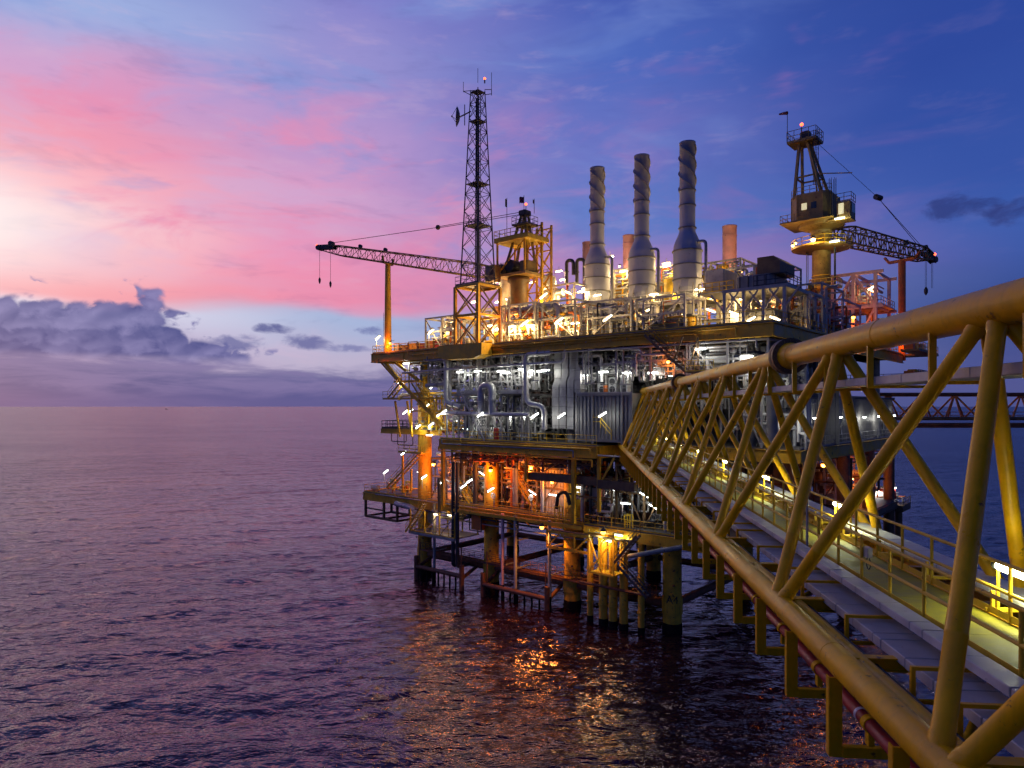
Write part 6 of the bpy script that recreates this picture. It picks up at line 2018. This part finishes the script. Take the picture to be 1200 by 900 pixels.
def build_low():
    G = 'equipment modules on the lower deck'
    for la, u0, u1, v0, v1, z0, z1, sd, pal, kw in (
            ('orange lit valve module at the left of the lower deck', -39.5, -33, 0.4, 7, Z_LOW, 17.4, 91, HOT, dict(nh=20, nv=20, nval=18, nbox=4, nves=2)),
            ('orange lit pump module left of the third front leg', -33, -28.2, 1, 7, Z_LOW, 17.2, 92, HOT, dict(nh=20, nv=18, nval=16, nbox=4, nves=2)),
            ('orange lit equipment module right of the third front leg', -25.5, -19.5, 0.5, 7, Z_LOW, 17.4, 93, HOT, dict(nh=22, nv=20, nval=20, nbox=5, nves=3)),
            ('pipe and pump module left of the second front leg', -19.2, -14.7, 0.2, 6, Z_LOW, 17.2, 94, HOT + COOL, dict(nh=18, nv=18, nval=20, nbox=4, nves=2)),
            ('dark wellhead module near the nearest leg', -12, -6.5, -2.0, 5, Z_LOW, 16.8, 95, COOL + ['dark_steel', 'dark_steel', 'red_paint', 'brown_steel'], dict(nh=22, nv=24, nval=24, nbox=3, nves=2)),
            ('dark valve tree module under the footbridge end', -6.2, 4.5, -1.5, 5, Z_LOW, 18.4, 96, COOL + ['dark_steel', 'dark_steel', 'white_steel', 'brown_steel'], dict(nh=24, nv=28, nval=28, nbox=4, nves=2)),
            ('pipes hung under the middle deck, left half', -32, -20, -2.6, 4, 17.2, 19.2, 97, ['dark_steel', 'galvanised', 'brown_steel', 'orange_paint', 'dark_steel'], dict(nh=30, nv=18, nval=12, nbox=0, nves=0)),
            ('pipes hung under the middle deck, right half', -20, -8, -2.6, 4, 17.0, 19.2, 98, ['dark_steel', 'galvanised', 'silver_pipe', 'dark_steel'], dict(nh=30, nv=18, nval=12, nbox=0, nves=0)),
            ('far orange lit equipment deep on the lower deck', -38, -14, 11, 17, Z_LOW, 18, 99, HOT + ['orange_paint'], dict(nh=30, nv=28, nval=16, nbox=10, nves=6, rmax=0.4)),
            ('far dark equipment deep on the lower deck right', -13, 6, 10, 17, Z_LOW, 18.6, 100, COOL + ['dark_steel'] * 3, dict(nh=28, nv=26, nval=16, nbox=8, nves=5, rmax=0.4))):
        module('equipment_module', la, 'equipment module', u0, u1, v0, v1, z0, z1, sd, pal, fr_mat='brown_steel', group=G, **kw)
    # orange plated walls seen behind
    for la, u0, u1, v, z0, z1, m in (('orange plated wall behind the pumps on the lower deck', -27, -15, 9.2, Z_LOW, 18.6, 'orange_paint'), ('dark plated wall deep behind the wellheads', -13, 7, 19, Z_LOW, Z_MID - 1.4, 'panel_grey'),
                                     ('orange plated wall at the left of the lower deck', -40, -31, 18.5, Z_LOW, 18.8, 'orange_paint')):
        w = thing('plated_wall', la, 'wall', ((u0 + u1) / 2, v, z0), 'plated walls of the lower deck')
        n = int((u1 - u0) / 1.0)
        me = MB().box(0, 0.97, 0, 0.12, z0, z1).box(0.02, 0.2, -0.14, -0.002, z0, z1).mesh('wall_panel', m)
        for i in range(n):
            share('wall_panel', me, w, (u0 + i * 1.0, v, 0))
    big_pipe('tall black pipe with elbow on the lower deck', [(557, 590), (557, 516)], -1.8, 0.34, 'dark_steel')
    big_pipe('grey pipe column with elbow between the orange lamps', [(604, 592), (604, 545), (613, 539)], -0.8, 0.36, 'galvanised', bend=1.0)
    big_pipe('slim white upright pipe on the lower deck right of the orange lamps', [(635.5, 600), (635.5, 520)], -1.9, 0.20, 'white_steel')
    big_pipe('silver pipe arching over the left end of the lower deck', [(512, 532), (521, 533), (523, 562), (535, 567), (541, 575)], -1.0, 0.22, 'silver_pipe', bend=0.8)
    big_pipe('black pipe running below the lower deck edge left', [(514, 560), (515, 606), (545, 607), (551, 605)], -2.2, 0.22, 'dark_steel', bend=0.5)
    big_pipe('twisted dark hose on the lower deck near the wellheads', [(652, 596), (654, 578), (664, 576), (668, 592)], -2.2, 0.22, 'black_rubber', bend=0.9)
    for k, (x0, y0, x1, y1, m, rr) in enumerate(((470, 592, 690, 630, 'dark_steel', .12), (540, 610, 690, 634, 'galvanised', .09), (520, 598, 640, 616, 'brown_steel', .16), (648, 622, 745, 634, 'brown_steel', .14), (440, 578, 560, 597, 'galvanised', .08))):
        a, b = Q(x0, y0, -2.0 if x0 < 600 else -3.5), Q(x1, y1, -2.0 if x0 < 600 else -3.5)
        zz = (a.z + b.z) / 2
        g = thing('edge_pipe', ('long dark service pipe running along the whole lower deck edge', 'thin grey service pipe below the lower deck edge above the risers', 'brown service pipe under the lower deck edge above the left bumper', 'brown service pipe under the lower deck edge beside the access cage', 'thin grey service pipe under the left tip of the lower deck')[k], 'pipe', (a.x, a.y, zz), 'service pipes along the lower deck edge')
        MB().tube([(a.x, a.y, zz), (b.x, b.y, zz)], rr, 8).build('pipe_run', m, g)
        for f in np.linspace(0.05, 0.95, 7):
            p = a + (b - a) * float(f)
            MB().bar((p.x, p.y, zz), (p.x, p.y + 0.5, zz), 0.07, 0.2).build('pipe_clip', 'brown_steel', g)
    rng = random.Random(77)
    for nm, u0, u1, v, zt_, n, mats_ in (('top deck edge beam', -40, 12, -4.35, Z_TOP - 0.4, 3, ('platform_yellow', 'platform_yellow', 'galvanised')),
                                         ('middle deck edge beam', -33, -7.5, -4.4, Z_MID - 0.4, 3, ('platform_yellow', 'galvanised', 'platform_yellow'))):
        for k in range(n):
            a, b = u0 + rng.uniform(0, 9), u1 - rng.uniform(0, 9)
            z = zt_ - 0.28 * k - rng.uniform(0, 0.1)
            if k == n - 1:
                z -= 0.7
            g = thing('edge_conduit', f'{ORD[k]} conduit from the top clipped along the {nm}', 'conduit', (a, v, z), f'conduits along the {nm}')
            MB().tube(rounded([(a, v, z + 0.6), (a, v, z), (b, v, z), (b, v, z - 0.8)], 0.2), rng.uniform(0.045, 0.10), 7).build('conduit_run', mats_[k], g)
            q_ = a + 1.0
            while q_ < b - 0.5:
                MB().bar((q_, v + 0.1, z), (q_, v - 0.05, z), 0.08, 0.16).build('clip', 'galvanised', g)
                q_ += rng.uniform(2.0, 3.4)
    for k, u in enumerate(sorted(rng.uniform(-39, 10) for _ in range(16))):
        z1_ = Z_TOP - 1.4
        L_ = rng.uniform(1.2, 4.5)
        vv = rng.uniform(-3.9, -3.3)
        g = thing('drop_hanger', f'{ORD[k]} thin grey drop post from the left below the top deck front edge', 'hanger', (u, vv, z1_ - L_), 'thin drop posts below the top deck edge')
        MB().bar((u, vv, z1_), (u, vv, z1_ - L_), 0.12, 0.12).build('post', 'galvanised', g)
        MB().bar((u - 0.5, vv, z1_ - L_), (u + 0.9, vv, z1_ - L_), 0.10, 0.10).build('cross_arm', 'galvanised', g)
    pw = thing('perimeter_walkway', 'yellow railed perimeter walkway hung along the lower deck front left of the access cage', 'walkway', (-21, -3, Z_LOW - 0.6))
    MB().box(-33, -9.8, -3.1, -1.9, Z_LOW - 0.62, Z_LOW - 0.5).build('grating', 'brown_steel', pw)
    MB().bar((-33, -3.12, Z_LOW - 0.6), (-9.8, -3.12, Z_LOW - 0.6), 0.10, 0.34).build('edge_beam', 'platform_yellow', pw)
    railing([(-33, -3.1, Z_LOW - 0.5), (-9.8, -3.1, Z_LOW - 0.5)], pw, 'bright_yellow', step=1.3, r=0.04)
    for k in range(9):
        u = -32.5 + k * 2.8
        MB().bar((u, -3.0, Z_LOW - 0.75), (u, -1.75, Z_LOW - 1.7), 0.12, 0.14).build('bracket', 'platform_yellow', pw)
    lm = thing('lower_mezzanine', 'orange lit mezzanine walkway with railing inside the lower deck', 'walkway', (-24, 1, 15.2))
    MB().box(-38.5, -14.6, 0.9, 3.4, 15.05, 15.2).build('grating', 'brown_steel', lm)
    railing([(-38.5, 0.95, 15.2), (-28.3, 0.95, 15.2)], lm, 'platform_yellow', step=1.2, r=0.04)
    railing([(-25.7, 0.95, 15.2), (-14.6, 0.95, 15.2)], lm, 'platform_yellow', step=1.2, r=0.04)
    for u in (-38.2, -33.5, -28.6, -25.4, -20, -15):
        MB().bar((u, 1.0, Z_LOW), (u, 1.0, 15.05), 0.2, 0.2).build('post', 'brown_steel', lm)
    stair('flight', (-31, 0.2, Z_LOW), (-34.5, 0.2, 15.2), 0.8, lm)
    stair('flight', (-19, 0.0, Z_LOW), (-22.5, 0.0, 15.2), 0.8, lm)
    tb = thing('under_deck_truss', 'yellow truss beam hung under the lower deck left of the access cage', 'truss', tuple(Q(645, 640, -3.6)))
    a, b = Q(641, 640, -3.6), Q(690, 640, -3.6)
    zt_, zb_ = Z_LOW - 1.35, Z_LOW - 3.2
    for z in (zt_, zb_):
        MB().bar((a.x, -3.6, z), (b.x, -3.6, z), 0.26, 0.3).build('chord', 'platform_yellow', tb)
    for k in range(3):
        e0, e1 = a.x + (b.x - a.x) * k / 3, a.x + (b.x - a.x) * (k + 1) / 3
        MB().bar((e0, -3.6, zt_), (e1, -3.6, zb_) if k % 2 else (e0, -3.6, zb_), 0.16, 0.16).build('web_member', 'platform_yellow', tb)
        MB().bar((e0, -3.6, zb_ if k % 2 == 0 else zt_), (e1, -3.6, zt_ if k % 2 == 0 else zb_), 0.15, 0.15).build('web_member', 'platform_yellow', tb)
    # grey container on lower deck
    u0, u1, z0, z1 = rect(637, 661, 540, 597, 0.4)
    ct = thing('equipment_container', 'pale corrugated container on the lower deck beside the white pipe', 'container', (u0, 0.4, Z_LOW))
    MB().box(u0, u1, 0.4, 5, Z_LOW + 0.02, min(z1, 18.4)).build('container_body', 'cream_steel', ct)
    for i in range(7):
        uu = u0 + (u1 - u0) * (i + 0.5) / 7
        MB().box(uu - 0.12, uu + 0.12, 0.3, 0.398, Z_LOW + 0.2, min(z1, 18.4) - 0.2).build('rib', 'cream_steel', ct)
    # control cabinets with white dials and white handwheels
    for k, (x, y) in enumerate(((579, 581), (623, 583), (703, 563), (741, 570))):
        p = Q(x, y, -1.4)
        hw = thing('hand_wheel_valve', f'{ORD[k]} large white handwheel valve from the left on the lower deck', 'valve', (p.x, -1.4, Z_LOW), 'white handwheel valves')
        MB().tube([(p.x, -1.4, Z_LOW), (p.x, -1.4, p.z)], 0.1, 8).build('stem', 'galvanised', hw)
        MB().tube([(p.x + 0.36 * math.cos(t_), -1.55, p.z + 0.36 * math.sin(t_)) for t_ in np.linspace(0, 2 * math.pi, 17)], 0.055, 6).build('wheel_rim', 'white_steel', hw)
        m = MB()
        for a in (0, 60, 120):
            c_, s_ = math.cos(math.radians(a)), math.sin(math.radians(a))
            m.bar((p.x - 0.36 * c_, -1.55, p.z - 0.36 * s_), (p.x + 0.36 * c_, -1.55, p.z + 0.36 * s_), 0.05)
        m.build('wheel_spokes', 'white_steel', hw)
    for k, (x, y, m) in enumerate(((653, 596, 'bright_yellow'), (666, 598, 'bright_yellow'), (735, 605, 'bright_yellow'))):
        p = Q(x, y, -2.4)
        yf = thing('yellow_stand', f'{ORD[k]} small bright yellow guard frame from the left on the lower deck front', 'guard frame', (p.x, -2.4, Z_LOW), 'yellow guard frames')
        for du in (-0.35, 0.35):
            for dv in (0, 0.6):
                MB().bar((p.x + du, -2.4 + dv, Z_LOW), (p.x + du, -2.4 + dv, Z_LOW + 1.5), 0.1, 0.1).build('post', m, yf)
        for z in (0.7, 1.45):
            for dv in (0, 0.6):
                MB().bar((p.x - 0.4, -2.4 + dv, Z_LOW + z), (p.x + 0.4, -2.4 + dv, Z_LOW + z), 0.08, 0.08).build('rail', m, yf)
    # boxes at the left tip with silver horn
    p = Q(440, 570, 0)
    fh = thing('life_raft', 'white life raft canister lying on the left tip of the lower deck', 'life raft', (p.x, 0, Z_LOW))
    MB().tube([(p.x - 0.8, 0, Z_LOW + 0.6), (p.x - 0.7, 0, Z_LOW + 0.6), (p.x + 0.7, 0, Z_LOW + 0.6), (p.x + 0.8, 0, Z_LOW + 0.6)], [0.2, 0.42, 0.42, 0.2], 14).build('canister', 'white_steel', fh)
    for du in (-0.4, 0.4):
        MB().bar((p.x + du, -0.3, Z_LOW + 0.1), (p.x + du, 0.3, Z_LOW + 0.1), 0.1, 0.2).build('cradle', 'galvanised', fh)
    module('equipment_module', 'small red and yellow winch module at the left tip of the lower deck', 'equipment module', -50.5, -45, -0.6, 2.5, Z_LOW, 13.2, 120, ['red_paint', 'bright_yellow', 'cream_steel', 'orange_paint'], nh=4, nv=5, nval=4, nbox=3, nves=0, frame=False, group=G)
    # far right low deck with railing, seen through the footbridge
    rl = thing('rear_low_platform', 'small low platform with red machinery behind the footbridge at the far right', 'platform', (9, 46, Z_LOW - 1))
    z = 10.4
    a, b = Q(1003, 600, 46), Q(1062, 600, 46)
    MB().box(a.x, b.x, 44, 49, z - 0.8, z).build('floor_slab', 'brown_steel', rl)
    railing([(a.x, 44.05, z), (b.x, 44.05, z), (b.x, 48.9, z)], rl, 'brown_steel', step=1.1, r=0.05)
    clutter(rl, a.x + 0.5, b.x - 0.5, 45, 48, z, z + 2.6, 130, ['red_paint', 'orange_paint', 'white_steel', 'dark_steel'], nh=5, nv=6, nval=6, nbox=4, nves=2, frame=False)
    for u in (a.x + 1, b.x - 1):
        MB().tube([(u, 46, -4), (u, 46, z - 0.8)], 0.5, 14).build('leg', 'brown_steel', rl)
    for la, u0, u1, v0, v1, z0, z1, sd in (('orange lit machinery under the right flank of the middle deck', 3, 12, 24, 32, Z_LOW, 18.5, 140), ('orange lit tanks at the rear of the lower deck behind the footbridge', 2, 12, 34, 43, Z_LOW, 18.5, 141)):
        module('equipment_module', la, 'equipment module', u0, u1, v0, v1, z0, z1, sd, HOT, nh=12, nv=12, nval=6, nbox=6, nves=5, fr_mat='brown_steel', group=G)
    ld = deck('rear_lower_deck', 'rear part of the lower deck seen through the footbridge braces', [(7.2, 13, 20, 44)], Z_LOW - 0.004, 1.0, mat_edge='brown_steel')
    for v in (20.5, 32, 43.5):
        MB().tube([(12, v, -5), (12, v, Z_MID - 1.4)], 0.75, 16).build('leg', 'brown_steel', ld)


def build_far_bridge():
    fb = thing('far_footbridge', 'distant orange lit truss footbridge leaving the platform to the right', 'bridge', (40, 108, 22), 'footbridges', frame='world')
    y, zt, zb = 112.0, CAM_H + 1.9, CAM_H - 2.0
    zb2 = zb - 1.3
    x0, x1 = 59.0, 108.0
    MB().tube([(x0, y, zt), (x1, y, zt)], 0.34, 14).build('top_chord', 'rust_tube', fb)
    for dy_ in (-1.8, 1.8):
        MB().tube([(x0, y + dy_, zb), (x1, y + dy_, zb)], 0.28, 12).build('bottom_chord', 'brown_steel', fb)
        n = 9
        for i in range(n):
            a = x0 + (x1 - x0) * i / n
            b = x0 + (x1 - x0) * (i + 1) / n
            m = (a + b) / 2
            MB().tube([(a, y + dy_, zb), (m, y, zt)], 0.15, 8).build('brace', 'orange_paint', fb)  # orange lamp light on this bridge is put into its base colour
            MB().tube([(m, y, zt), (b, y + dy_, zb)], 0.15, 8).build('brace', 'orange_paint', fb)
            MB().tube([(m, y + dy_, zb), (m, y, zt)], 0.13, 8).build('brace', 'orange_paint', fb)
    MB().box(x0, x1, y - 0.9, y + 0.9, zb - 0.2, zb - 0.05).build('floor_slab', 'brown_steel', fb)
    for dz_ in (0.9, 1.3):
        MB().tube([(x0, y - 1.6, zb - dz_), (x1, y - 1.6, zb - dz_)], 0.22, 10).build('service_pipe', 'rust_tube', fb)
    rail_mesh(MB(), [(x0, y - 1.0, zb - 0.05), (x1, y - 1.0, zb - 0.05)], 1.1, 0.05, 2.0).build('railing', 'orange_paint', fb)
    MB().tube([(x0 + 30.5, y - 0.25, zt), (x0 + 31.1, y - 0.25, zt)], 0.62, 18, smooth=False).build('flange', 'orange_paint', fb)
    # distant ship on the horizon
    sh = thing('distant_ship', 'tiny dark ship silhouette on the horizon at the left', 'ship', (-2630, 5200, 0), frame='world')
    MB().prism([(-2641, 2), (-2639, -1), (-2624, -1), (-2622, 2.4)], 5197, 5203).build('hull', 'dark_steel', sh)
    MB().box(-2638, -2634, 5198, 5202, 2.02, 9).build('superstructure', 'dark_steel', sh)


build_mid()
build_top()
build_low()
build_far_bridge()

# ------------------------------------------------------------------ lamps
LAMPS = {}


def tube_lamp(region, x, y, v, kind='cool', power=160, direction='u', tilt=0.0, pole=None, L=1.15, light=True):
    LAMPS.setdefault(region, []).append((x, y, v, kind, power, direction, tilt, pole, L, light))


LMAT = {'cool': ('tube_cool', (1.0, 0.98, 0.90)), 'warm': ('tube_warm', (1.0, 0.66, 0.26)), 'green': ('tube_green', (0.95, 1.0, 0.55))}
_mesh_cache = {}
_light_cache = {}


def lamp_mesh(part, kind, L):
    key = (part, kind, L)
    if key not in _mesh_cache:
        if part == 'tube':
            m = MB().tube([(-L / 2, 0, 0), (L / 2, 0, 0)], 0.075, 8).mesh('tube', LMAT[kind][0])
        elif part == 'housing':
            m = MB().prism([(-L / 2 - 0.08, 0.07), (-L / 2 - 0.08, 0.12), (-L / 2, 0.2), (L / 2, 0.2), (L / 2 + 0.08, 0.12), (L / 2 + 0.08, 0.07)], -0.12, 0.12).mesh('housing', 'galvanised')
        _mesh_cache[key] = m
    return _mesh_cache[key]


def light_data(kind, power):
    key = (kind, power)
    if key not in _light_cache:
        d = bpy.data.lights.new('lamp_light', 'POINT')
        d.energy = power
        d.color = LMAT[kind][1]
        d.shadow_soft_size = 0.25
        _light_cache[key] = d
    return _light_cache[key]


def make_lamps():
    for region, lst in LAMPS.items():
        lst.sort(key=lambda a: a[0])
        for i, (x, y, v, kind, power, direction, tilt, pole, L, light) in enumerate(lst):
            p = Q(x, y, v)
            tone = 'warm white' if kind == 'warm' else 'cold white'
            la = thing('tube_lamp', f'{ORD[i]} {tone} tube lamp from the left {region}', 'lamp', tuple(p), f'tube lamps {region}')
            rz = math.pi / 2 if direction == 'v' else 0.0
            tilt = {'d': -0.5, 'e': 0.42}.get(direction, tilt)
            t_ = share('tube', lamp_mesh('tube', kind, L), la, tuple(p), rz)
            h_ = share('housing', lamp_mesh('housing', kind, L), la, tuple(p), rz)
            for o in (t_, h_):
                o.rotation_euler = (0, tilt, rz)
            if pole:
                MB().tube(rounded([(p.x - 0.4, v, p.z - pole), (p.x - 0.4, v, p.z + 0.1), (p.x, v, p.z + 0.22)], 0.2), 0.05, 6).build('pole', 'galvanised', la)
            else:
                MB().bar((p.x, v, p.z + 0.2), (p.x, v, p.z + 0.75), 0.05).build('hanger', 'galvanised', la)
            if light:
                lo = bpy.data.objects.new('lamp_light', light_data(kind, power))
                col.objects.link(lo)
                lo.parent = la
                lo.location = (0, -0.25, -0.3)


def flood(label, x, y, v, m='sodium', power=900, r=0.26, color=(1.0, 0.24, 0.022), down=False):
    p = Q(x, y, v)
    fl = thing('flood_lamp', label, 'lamp', tuple(p), 'glowing sodium flood lamps')
    MB().ball(tuple(p), r, 12, 8).build('bulb', m, fl)
    b = MB().lathe(p.x, p.y + 0.02, [(r * 1.25, p.z + r * 0.5), (r * 1.1, p.z + r * 1.2), (r * 0.4, p.z + r * 1.9)], 12)
    b.build('hood', 'dark_steel', fl)
    MB().bar((p.x, p.y, p.z + r * 1.8), (p.x, p.y + 0.8, p.z + r * 2.6), 0.07).build('bracket', 'dark_steel', fl)
    d = bpy.data.lights.new('flood_light', 'SPOT' if down else 'POINT')
    if down:
        d.spot_size = math.radians(150)
        d.spot_blend = 0.5
    d.energy = power
    d.color = color
    d.shadow_soft_size = 0.32
    lo = bpy.data.objects.new('flood_light', d)
    col.objects.link(lo)
    lo.parent = fl
    lo.location = (0, -0.45, -0.25)


# top deck, warm
R1 = 'on the top deck front'
for x, y, v, d in ((529, 386, 0.2, 'u'), (556, 354, 0.3, 'u'), (574, 382, 0.2, 'u'), (584, 354, 5, 'u'), (596, 352, 4, 'e'), (584, 386, 0.2, 'u'), (600, 383, -2.7, 'u'), (615, 379, -2.7, 'd'),
                   (622, 382, -2.7, 'u'), (637, 347, 4, 'd'), (666, 343, 6, 'e'), (681, 342, 10, 'u'), (655, 376, -2.4, 'd'), (674, 379, -1.8, 'u'), (712, 373, -2.4, 'd'),
                   (741, 376, 4, 'd'), (756, 366, 5, 'd'), (797, 371, 6, 'd'), (833, 364, 4, 'e'), (860, 367, 4.5, 'e'), (879, 375, 4.2, 'd'), (908, 373, 3, 'e'), (909, 381, 10, 'u')):
    tube_lamp(R1, x, y, v, 'warm', 480 if x < 700 else 240, d, L=1.25 if d == 'd' else 1.1)
R2 = 'high among the stacks'
for x, y, v in ((715, 301, 16, ), (731, 318, 14.5), (660, 328, 14.5), (700, 346, 9.3), (766, 345, 9.3), (820, 339, 9.3), (781, 309, 15), (625, 331, 9), (580, 331, 7.0), (686, 338, 14.6), (748, 340, 14.6), (800, 345, 14.6), (828, 346, 14.8), (850, 330, 13), (872, 350, 12), (896, 352, 12), (915, 362, 16), (900, 368, 15), (640, 336, 9), (655, 318, 14.7), (608, 340, 7)):
    tube_lamp(R2, x, y, v, 'warm', 200 if v < 9.4 else 620, 'u')
R3 = 'on poles along the left deck tail'
for x, y, v, pl in ((443, 396, -3.7, 2.3), (505, 389, -3.4, 2.2)):
    tube_lamp(R3, x, y, v, 'warm', 260, 'd', pole=pl)
# underside of the top deck and middle deck, cold
R4 = 'below the top deck edge'
for x, y, v in ((476, 426, -2.6), (539, 436, -3.4), (560, 435, -3.4), (587, 435, -3.0), (594, 437, -3.4), (612, 433, -3.4), (621, 435, -2.7), (634, 435, -3.0), (639, 434, -3.4), (707, 436, -2.6), (735, 437, -2.6), (685, 440, -1.8), (820, 409, -4.4), (848, 423, 3), (765, 437, -2.6), (790, 440, 0), (875, 418, -3.6), (900, 440, 3.3), (550, 439, 1.0), (655, 430, 4.2), (470, 449, -2.4)):
    tube_lamp(R4, x, y, v, 'cool', 75 if x < 800 else 220, 'u', L=1.2)
R5 = 'over the mezzanine walkway and middle deck'
for x, y, v, d in ((557, 461, -1.8, 'u'), (582, 462, -1.8, 'u'), (579, 456, 2, 'u'), (507, 453, -2.7, 'd'), (475, 483, -2.3, 'd'), (481, 482, -2.0, 'd'), (520, 483, -4.2, 'd'), (563, 486, -4.3, 'd'), (627, 487, -4.2, 'd'), (658, 487, -4.2, 'd'), (706, 486, -4.0, 'd'),
                   (535, 490, -1.5, 'u'), (597, 489, -1.2, 'u'), (617, 489, -1.0, 'u'), (508, 462, 0, 'u'), (572, 500, -1.2, 'u'), (545, 503, -1.2, 'u')):
    tube_lamp(R5, x, y, v, 'cool', 110 if v < -4 else 42, d, L=1.1)
# lower deck
R6 = 'on the lower deck'
for x, y, v, d, pl in ((473, 531, -1.6, 'd', 2.3), (452, 553, -1.2, 'd', 1.6), (492, 555, 1, 'e', None), (497, 559, -1.4, 'd', 1.7), (518, 565, -1.3, 'd', None), (543, 570, -1.6, 'd', None), (550, 564, -1.4, 'd', None), (565, 555, 0, 'e', None), (575, 574, -1.6, 'd', None),
                       (624, 577, -1.4, 'e', None), (648, 580, -1.8, 'u', None), (678, 571, -1.5, 'u', None), (721, 576, 1, 'e', None), (755, 580, -2, 'e', None), (733, 590, -3, 'u', 1.4), (766, 594, -1.8, 'e', None), (503, 510, -1.5, 'u', None)):
    tube_lamp(R6, x, y, v, 'cool', 32, d, pole=pl)
R7 = 'under the lower deck'
for x, y, v in ((497, 600, 0.2), (512, 603, -2.6), (528, 604, -2.6), (703, 626, -3.6), (724, 627, -3.4), (737, 628, -3.0), (713, 634, -3.3)):  # the two front warm lamps are added to brighten the service platform
    tube_lamp(R7, x, y, v, 'green' if x > 600 else 'warm', 80 if x > 600 else 80, 'u')
def vside(x, u=12.1):
    k = (x - 600) / 800.0
    return (k * (PO[1] - SU * u) - PO[0] - CU * u) / (SU - CU * k)


R8 = 'on the right flank behind the footbridge'
for x, y, v, d in ((925, 492, vside(925), 'v'), (955, 490, vside(955), 'v'), (985, 489, vside(985), 'v'), (1013, 489, vside(1013), 'v'), (1030, 488, vside(1030), 'v'), (1048, 487, vside(1048), 'v'), (1022, 337, 40, 'd'), (962, 378, 24, 'e'), (945, 377, 20, 'u'), (1030, 575, 46, 'v'), (1045, 560, 46.5, 'v'), (1049, 572, 46, 'v'), (1025, 576, 45.5, 'u'), (987, 578, 38, 'v')):
    tube_lamp(R8, x, y, v + (0 if v != 26 else 0), 'cool' if y > 400 else 'warm', 150, d)
R9 = 'around the thick yellow column'
for x, y, v in ((500, 476, -2.7), (512, 488, -2.4), (490, 500, -2.0), (505, 498, -2.6)):
    tube_lamp(R9, x, y, v, 'green', 70, 'd')
make_lamps()

flood('amber flood lamp at the foot of the left boom rest post', 457, 402, -3.9, power=350, r=0.16)
flood('orange flood lamp deep between the lower deck pumps left', 555, 560, 8, power=1200)
flood('orange flood lamp hung over the lower deck left of the yellow column', 520, 538, 4, power=600)
flood('sodium flood lamp on the yellow column at the left of the lower deck', 508, 544, -1.6, power=760)
flood('sodium flood lamp on the third front leg', 575, 551, -1.6, power=760)
flood('sodium flood lamp right of the grey pipe column on the lower deck', 622, 548, -1.9, power=900)
flood('small sodium lamp on a stand before the pale container', 647, 565, -1.2, power=250, r=0.2)
flood('sodium flood lamp under the lower deck edge above the silver risers', 635, 618, -3.2, power=2600, down=True, color=(1.0, 0.34, 0.045))
flood('sodium flood lamp in the yellow access cage', 707, 624, -5.5, power=800, down=True, color=(1.0, 0.40, 0.06))
flood('amber flood lamp in the upper orange piping beside the radio tower', 606, 372, 0, power=700)
flood('amber flood lamp behind the left crane pedestal', 617, 352, 7, power=700)
flood('orange flood lamp behind the lower deck pumps at left', 532, 545, 9, power=1500)
flood('orange flood lamp behind the lower deck pumps in the middle', 590, 548, 9, power=1500)
flood('orange flood lamp beneath the rear of the middle deck', 1000, 560, 38, power=900)
flood('orange flood lamp in the salmon piping right of the canopy', 935, 360, 27, power=350)
flood('orange flood lamp lighting the salmon frame tower', 1000, 372, 37.4, power=160)
flood('added flood lamp brightening the right salmon stack', 868, 318, 27.2, power=500, color=(1.0, 0.5, 0.3))  # added lamp, only there to lighten the right salmon stack
flood('added flood lamp brightening the middle salmon stack', 726, 312, 31.6, power=350, r=0.18, color=(1.0, 0.5, 0.3))  # likewise added, lightens the middle salmon stack
flood('orange flood lamp by the hanging stair under the top deck', 783, 424, -3.6, power=220, r=0.18)
flood('orange flood lamp low on the right flank below the grey building', 965, 545, vside(965), power=500)
flood('orange flood lamp at the far end of the right flank below the grey building', 1012, 556, vside(1012), power=600)
flood('orange lamp under the upper far corner balcony', 1055, 396, 49, power=500)
flood('bright amber flood lamp on the gallery of the right crane', 953, 281, 27.6, 'sodium_white', 380, 0.3, (1.0, 0.55, 0.14))
flood('left small amber lamp on the crane gallery rail', 929, 288, 29.5, 'sodium_white', 80, 0.2, (1.0, 0.62, 0.2))
flood('second small amber lamp on the crane gallery rail', 932, 285, 30.5, 'sodium_white', 80, 0.2, (1.0, 0.62, 0.2))
tube_lamp_extra = [('lit tube lamp on the right side of the crane gallery', 978, 283, 28.3), ('lit tube lamp below the right crane cab', 984, 256, 28.6)]
for la_, x, y, v in tube_lamp_extra:
    p = Q(x, y, v)
    g = thing('tube_lamp', la_, 'lamp', tuple(p), 'tube lamps on the right crane')
    share('tube', lamp_mesh('tube', 'green', 1.2), g, tuple(p))
    share('housing', lamp_mesh('housing', 'green', 1.2), g, tuple(p))
    lo = bpy.data.objects.new('lamp_light', light_data('green', 160))
    col.objects.link(lo)
    lo.parent = g
    lo.location = (0, -0.25, -0.3)
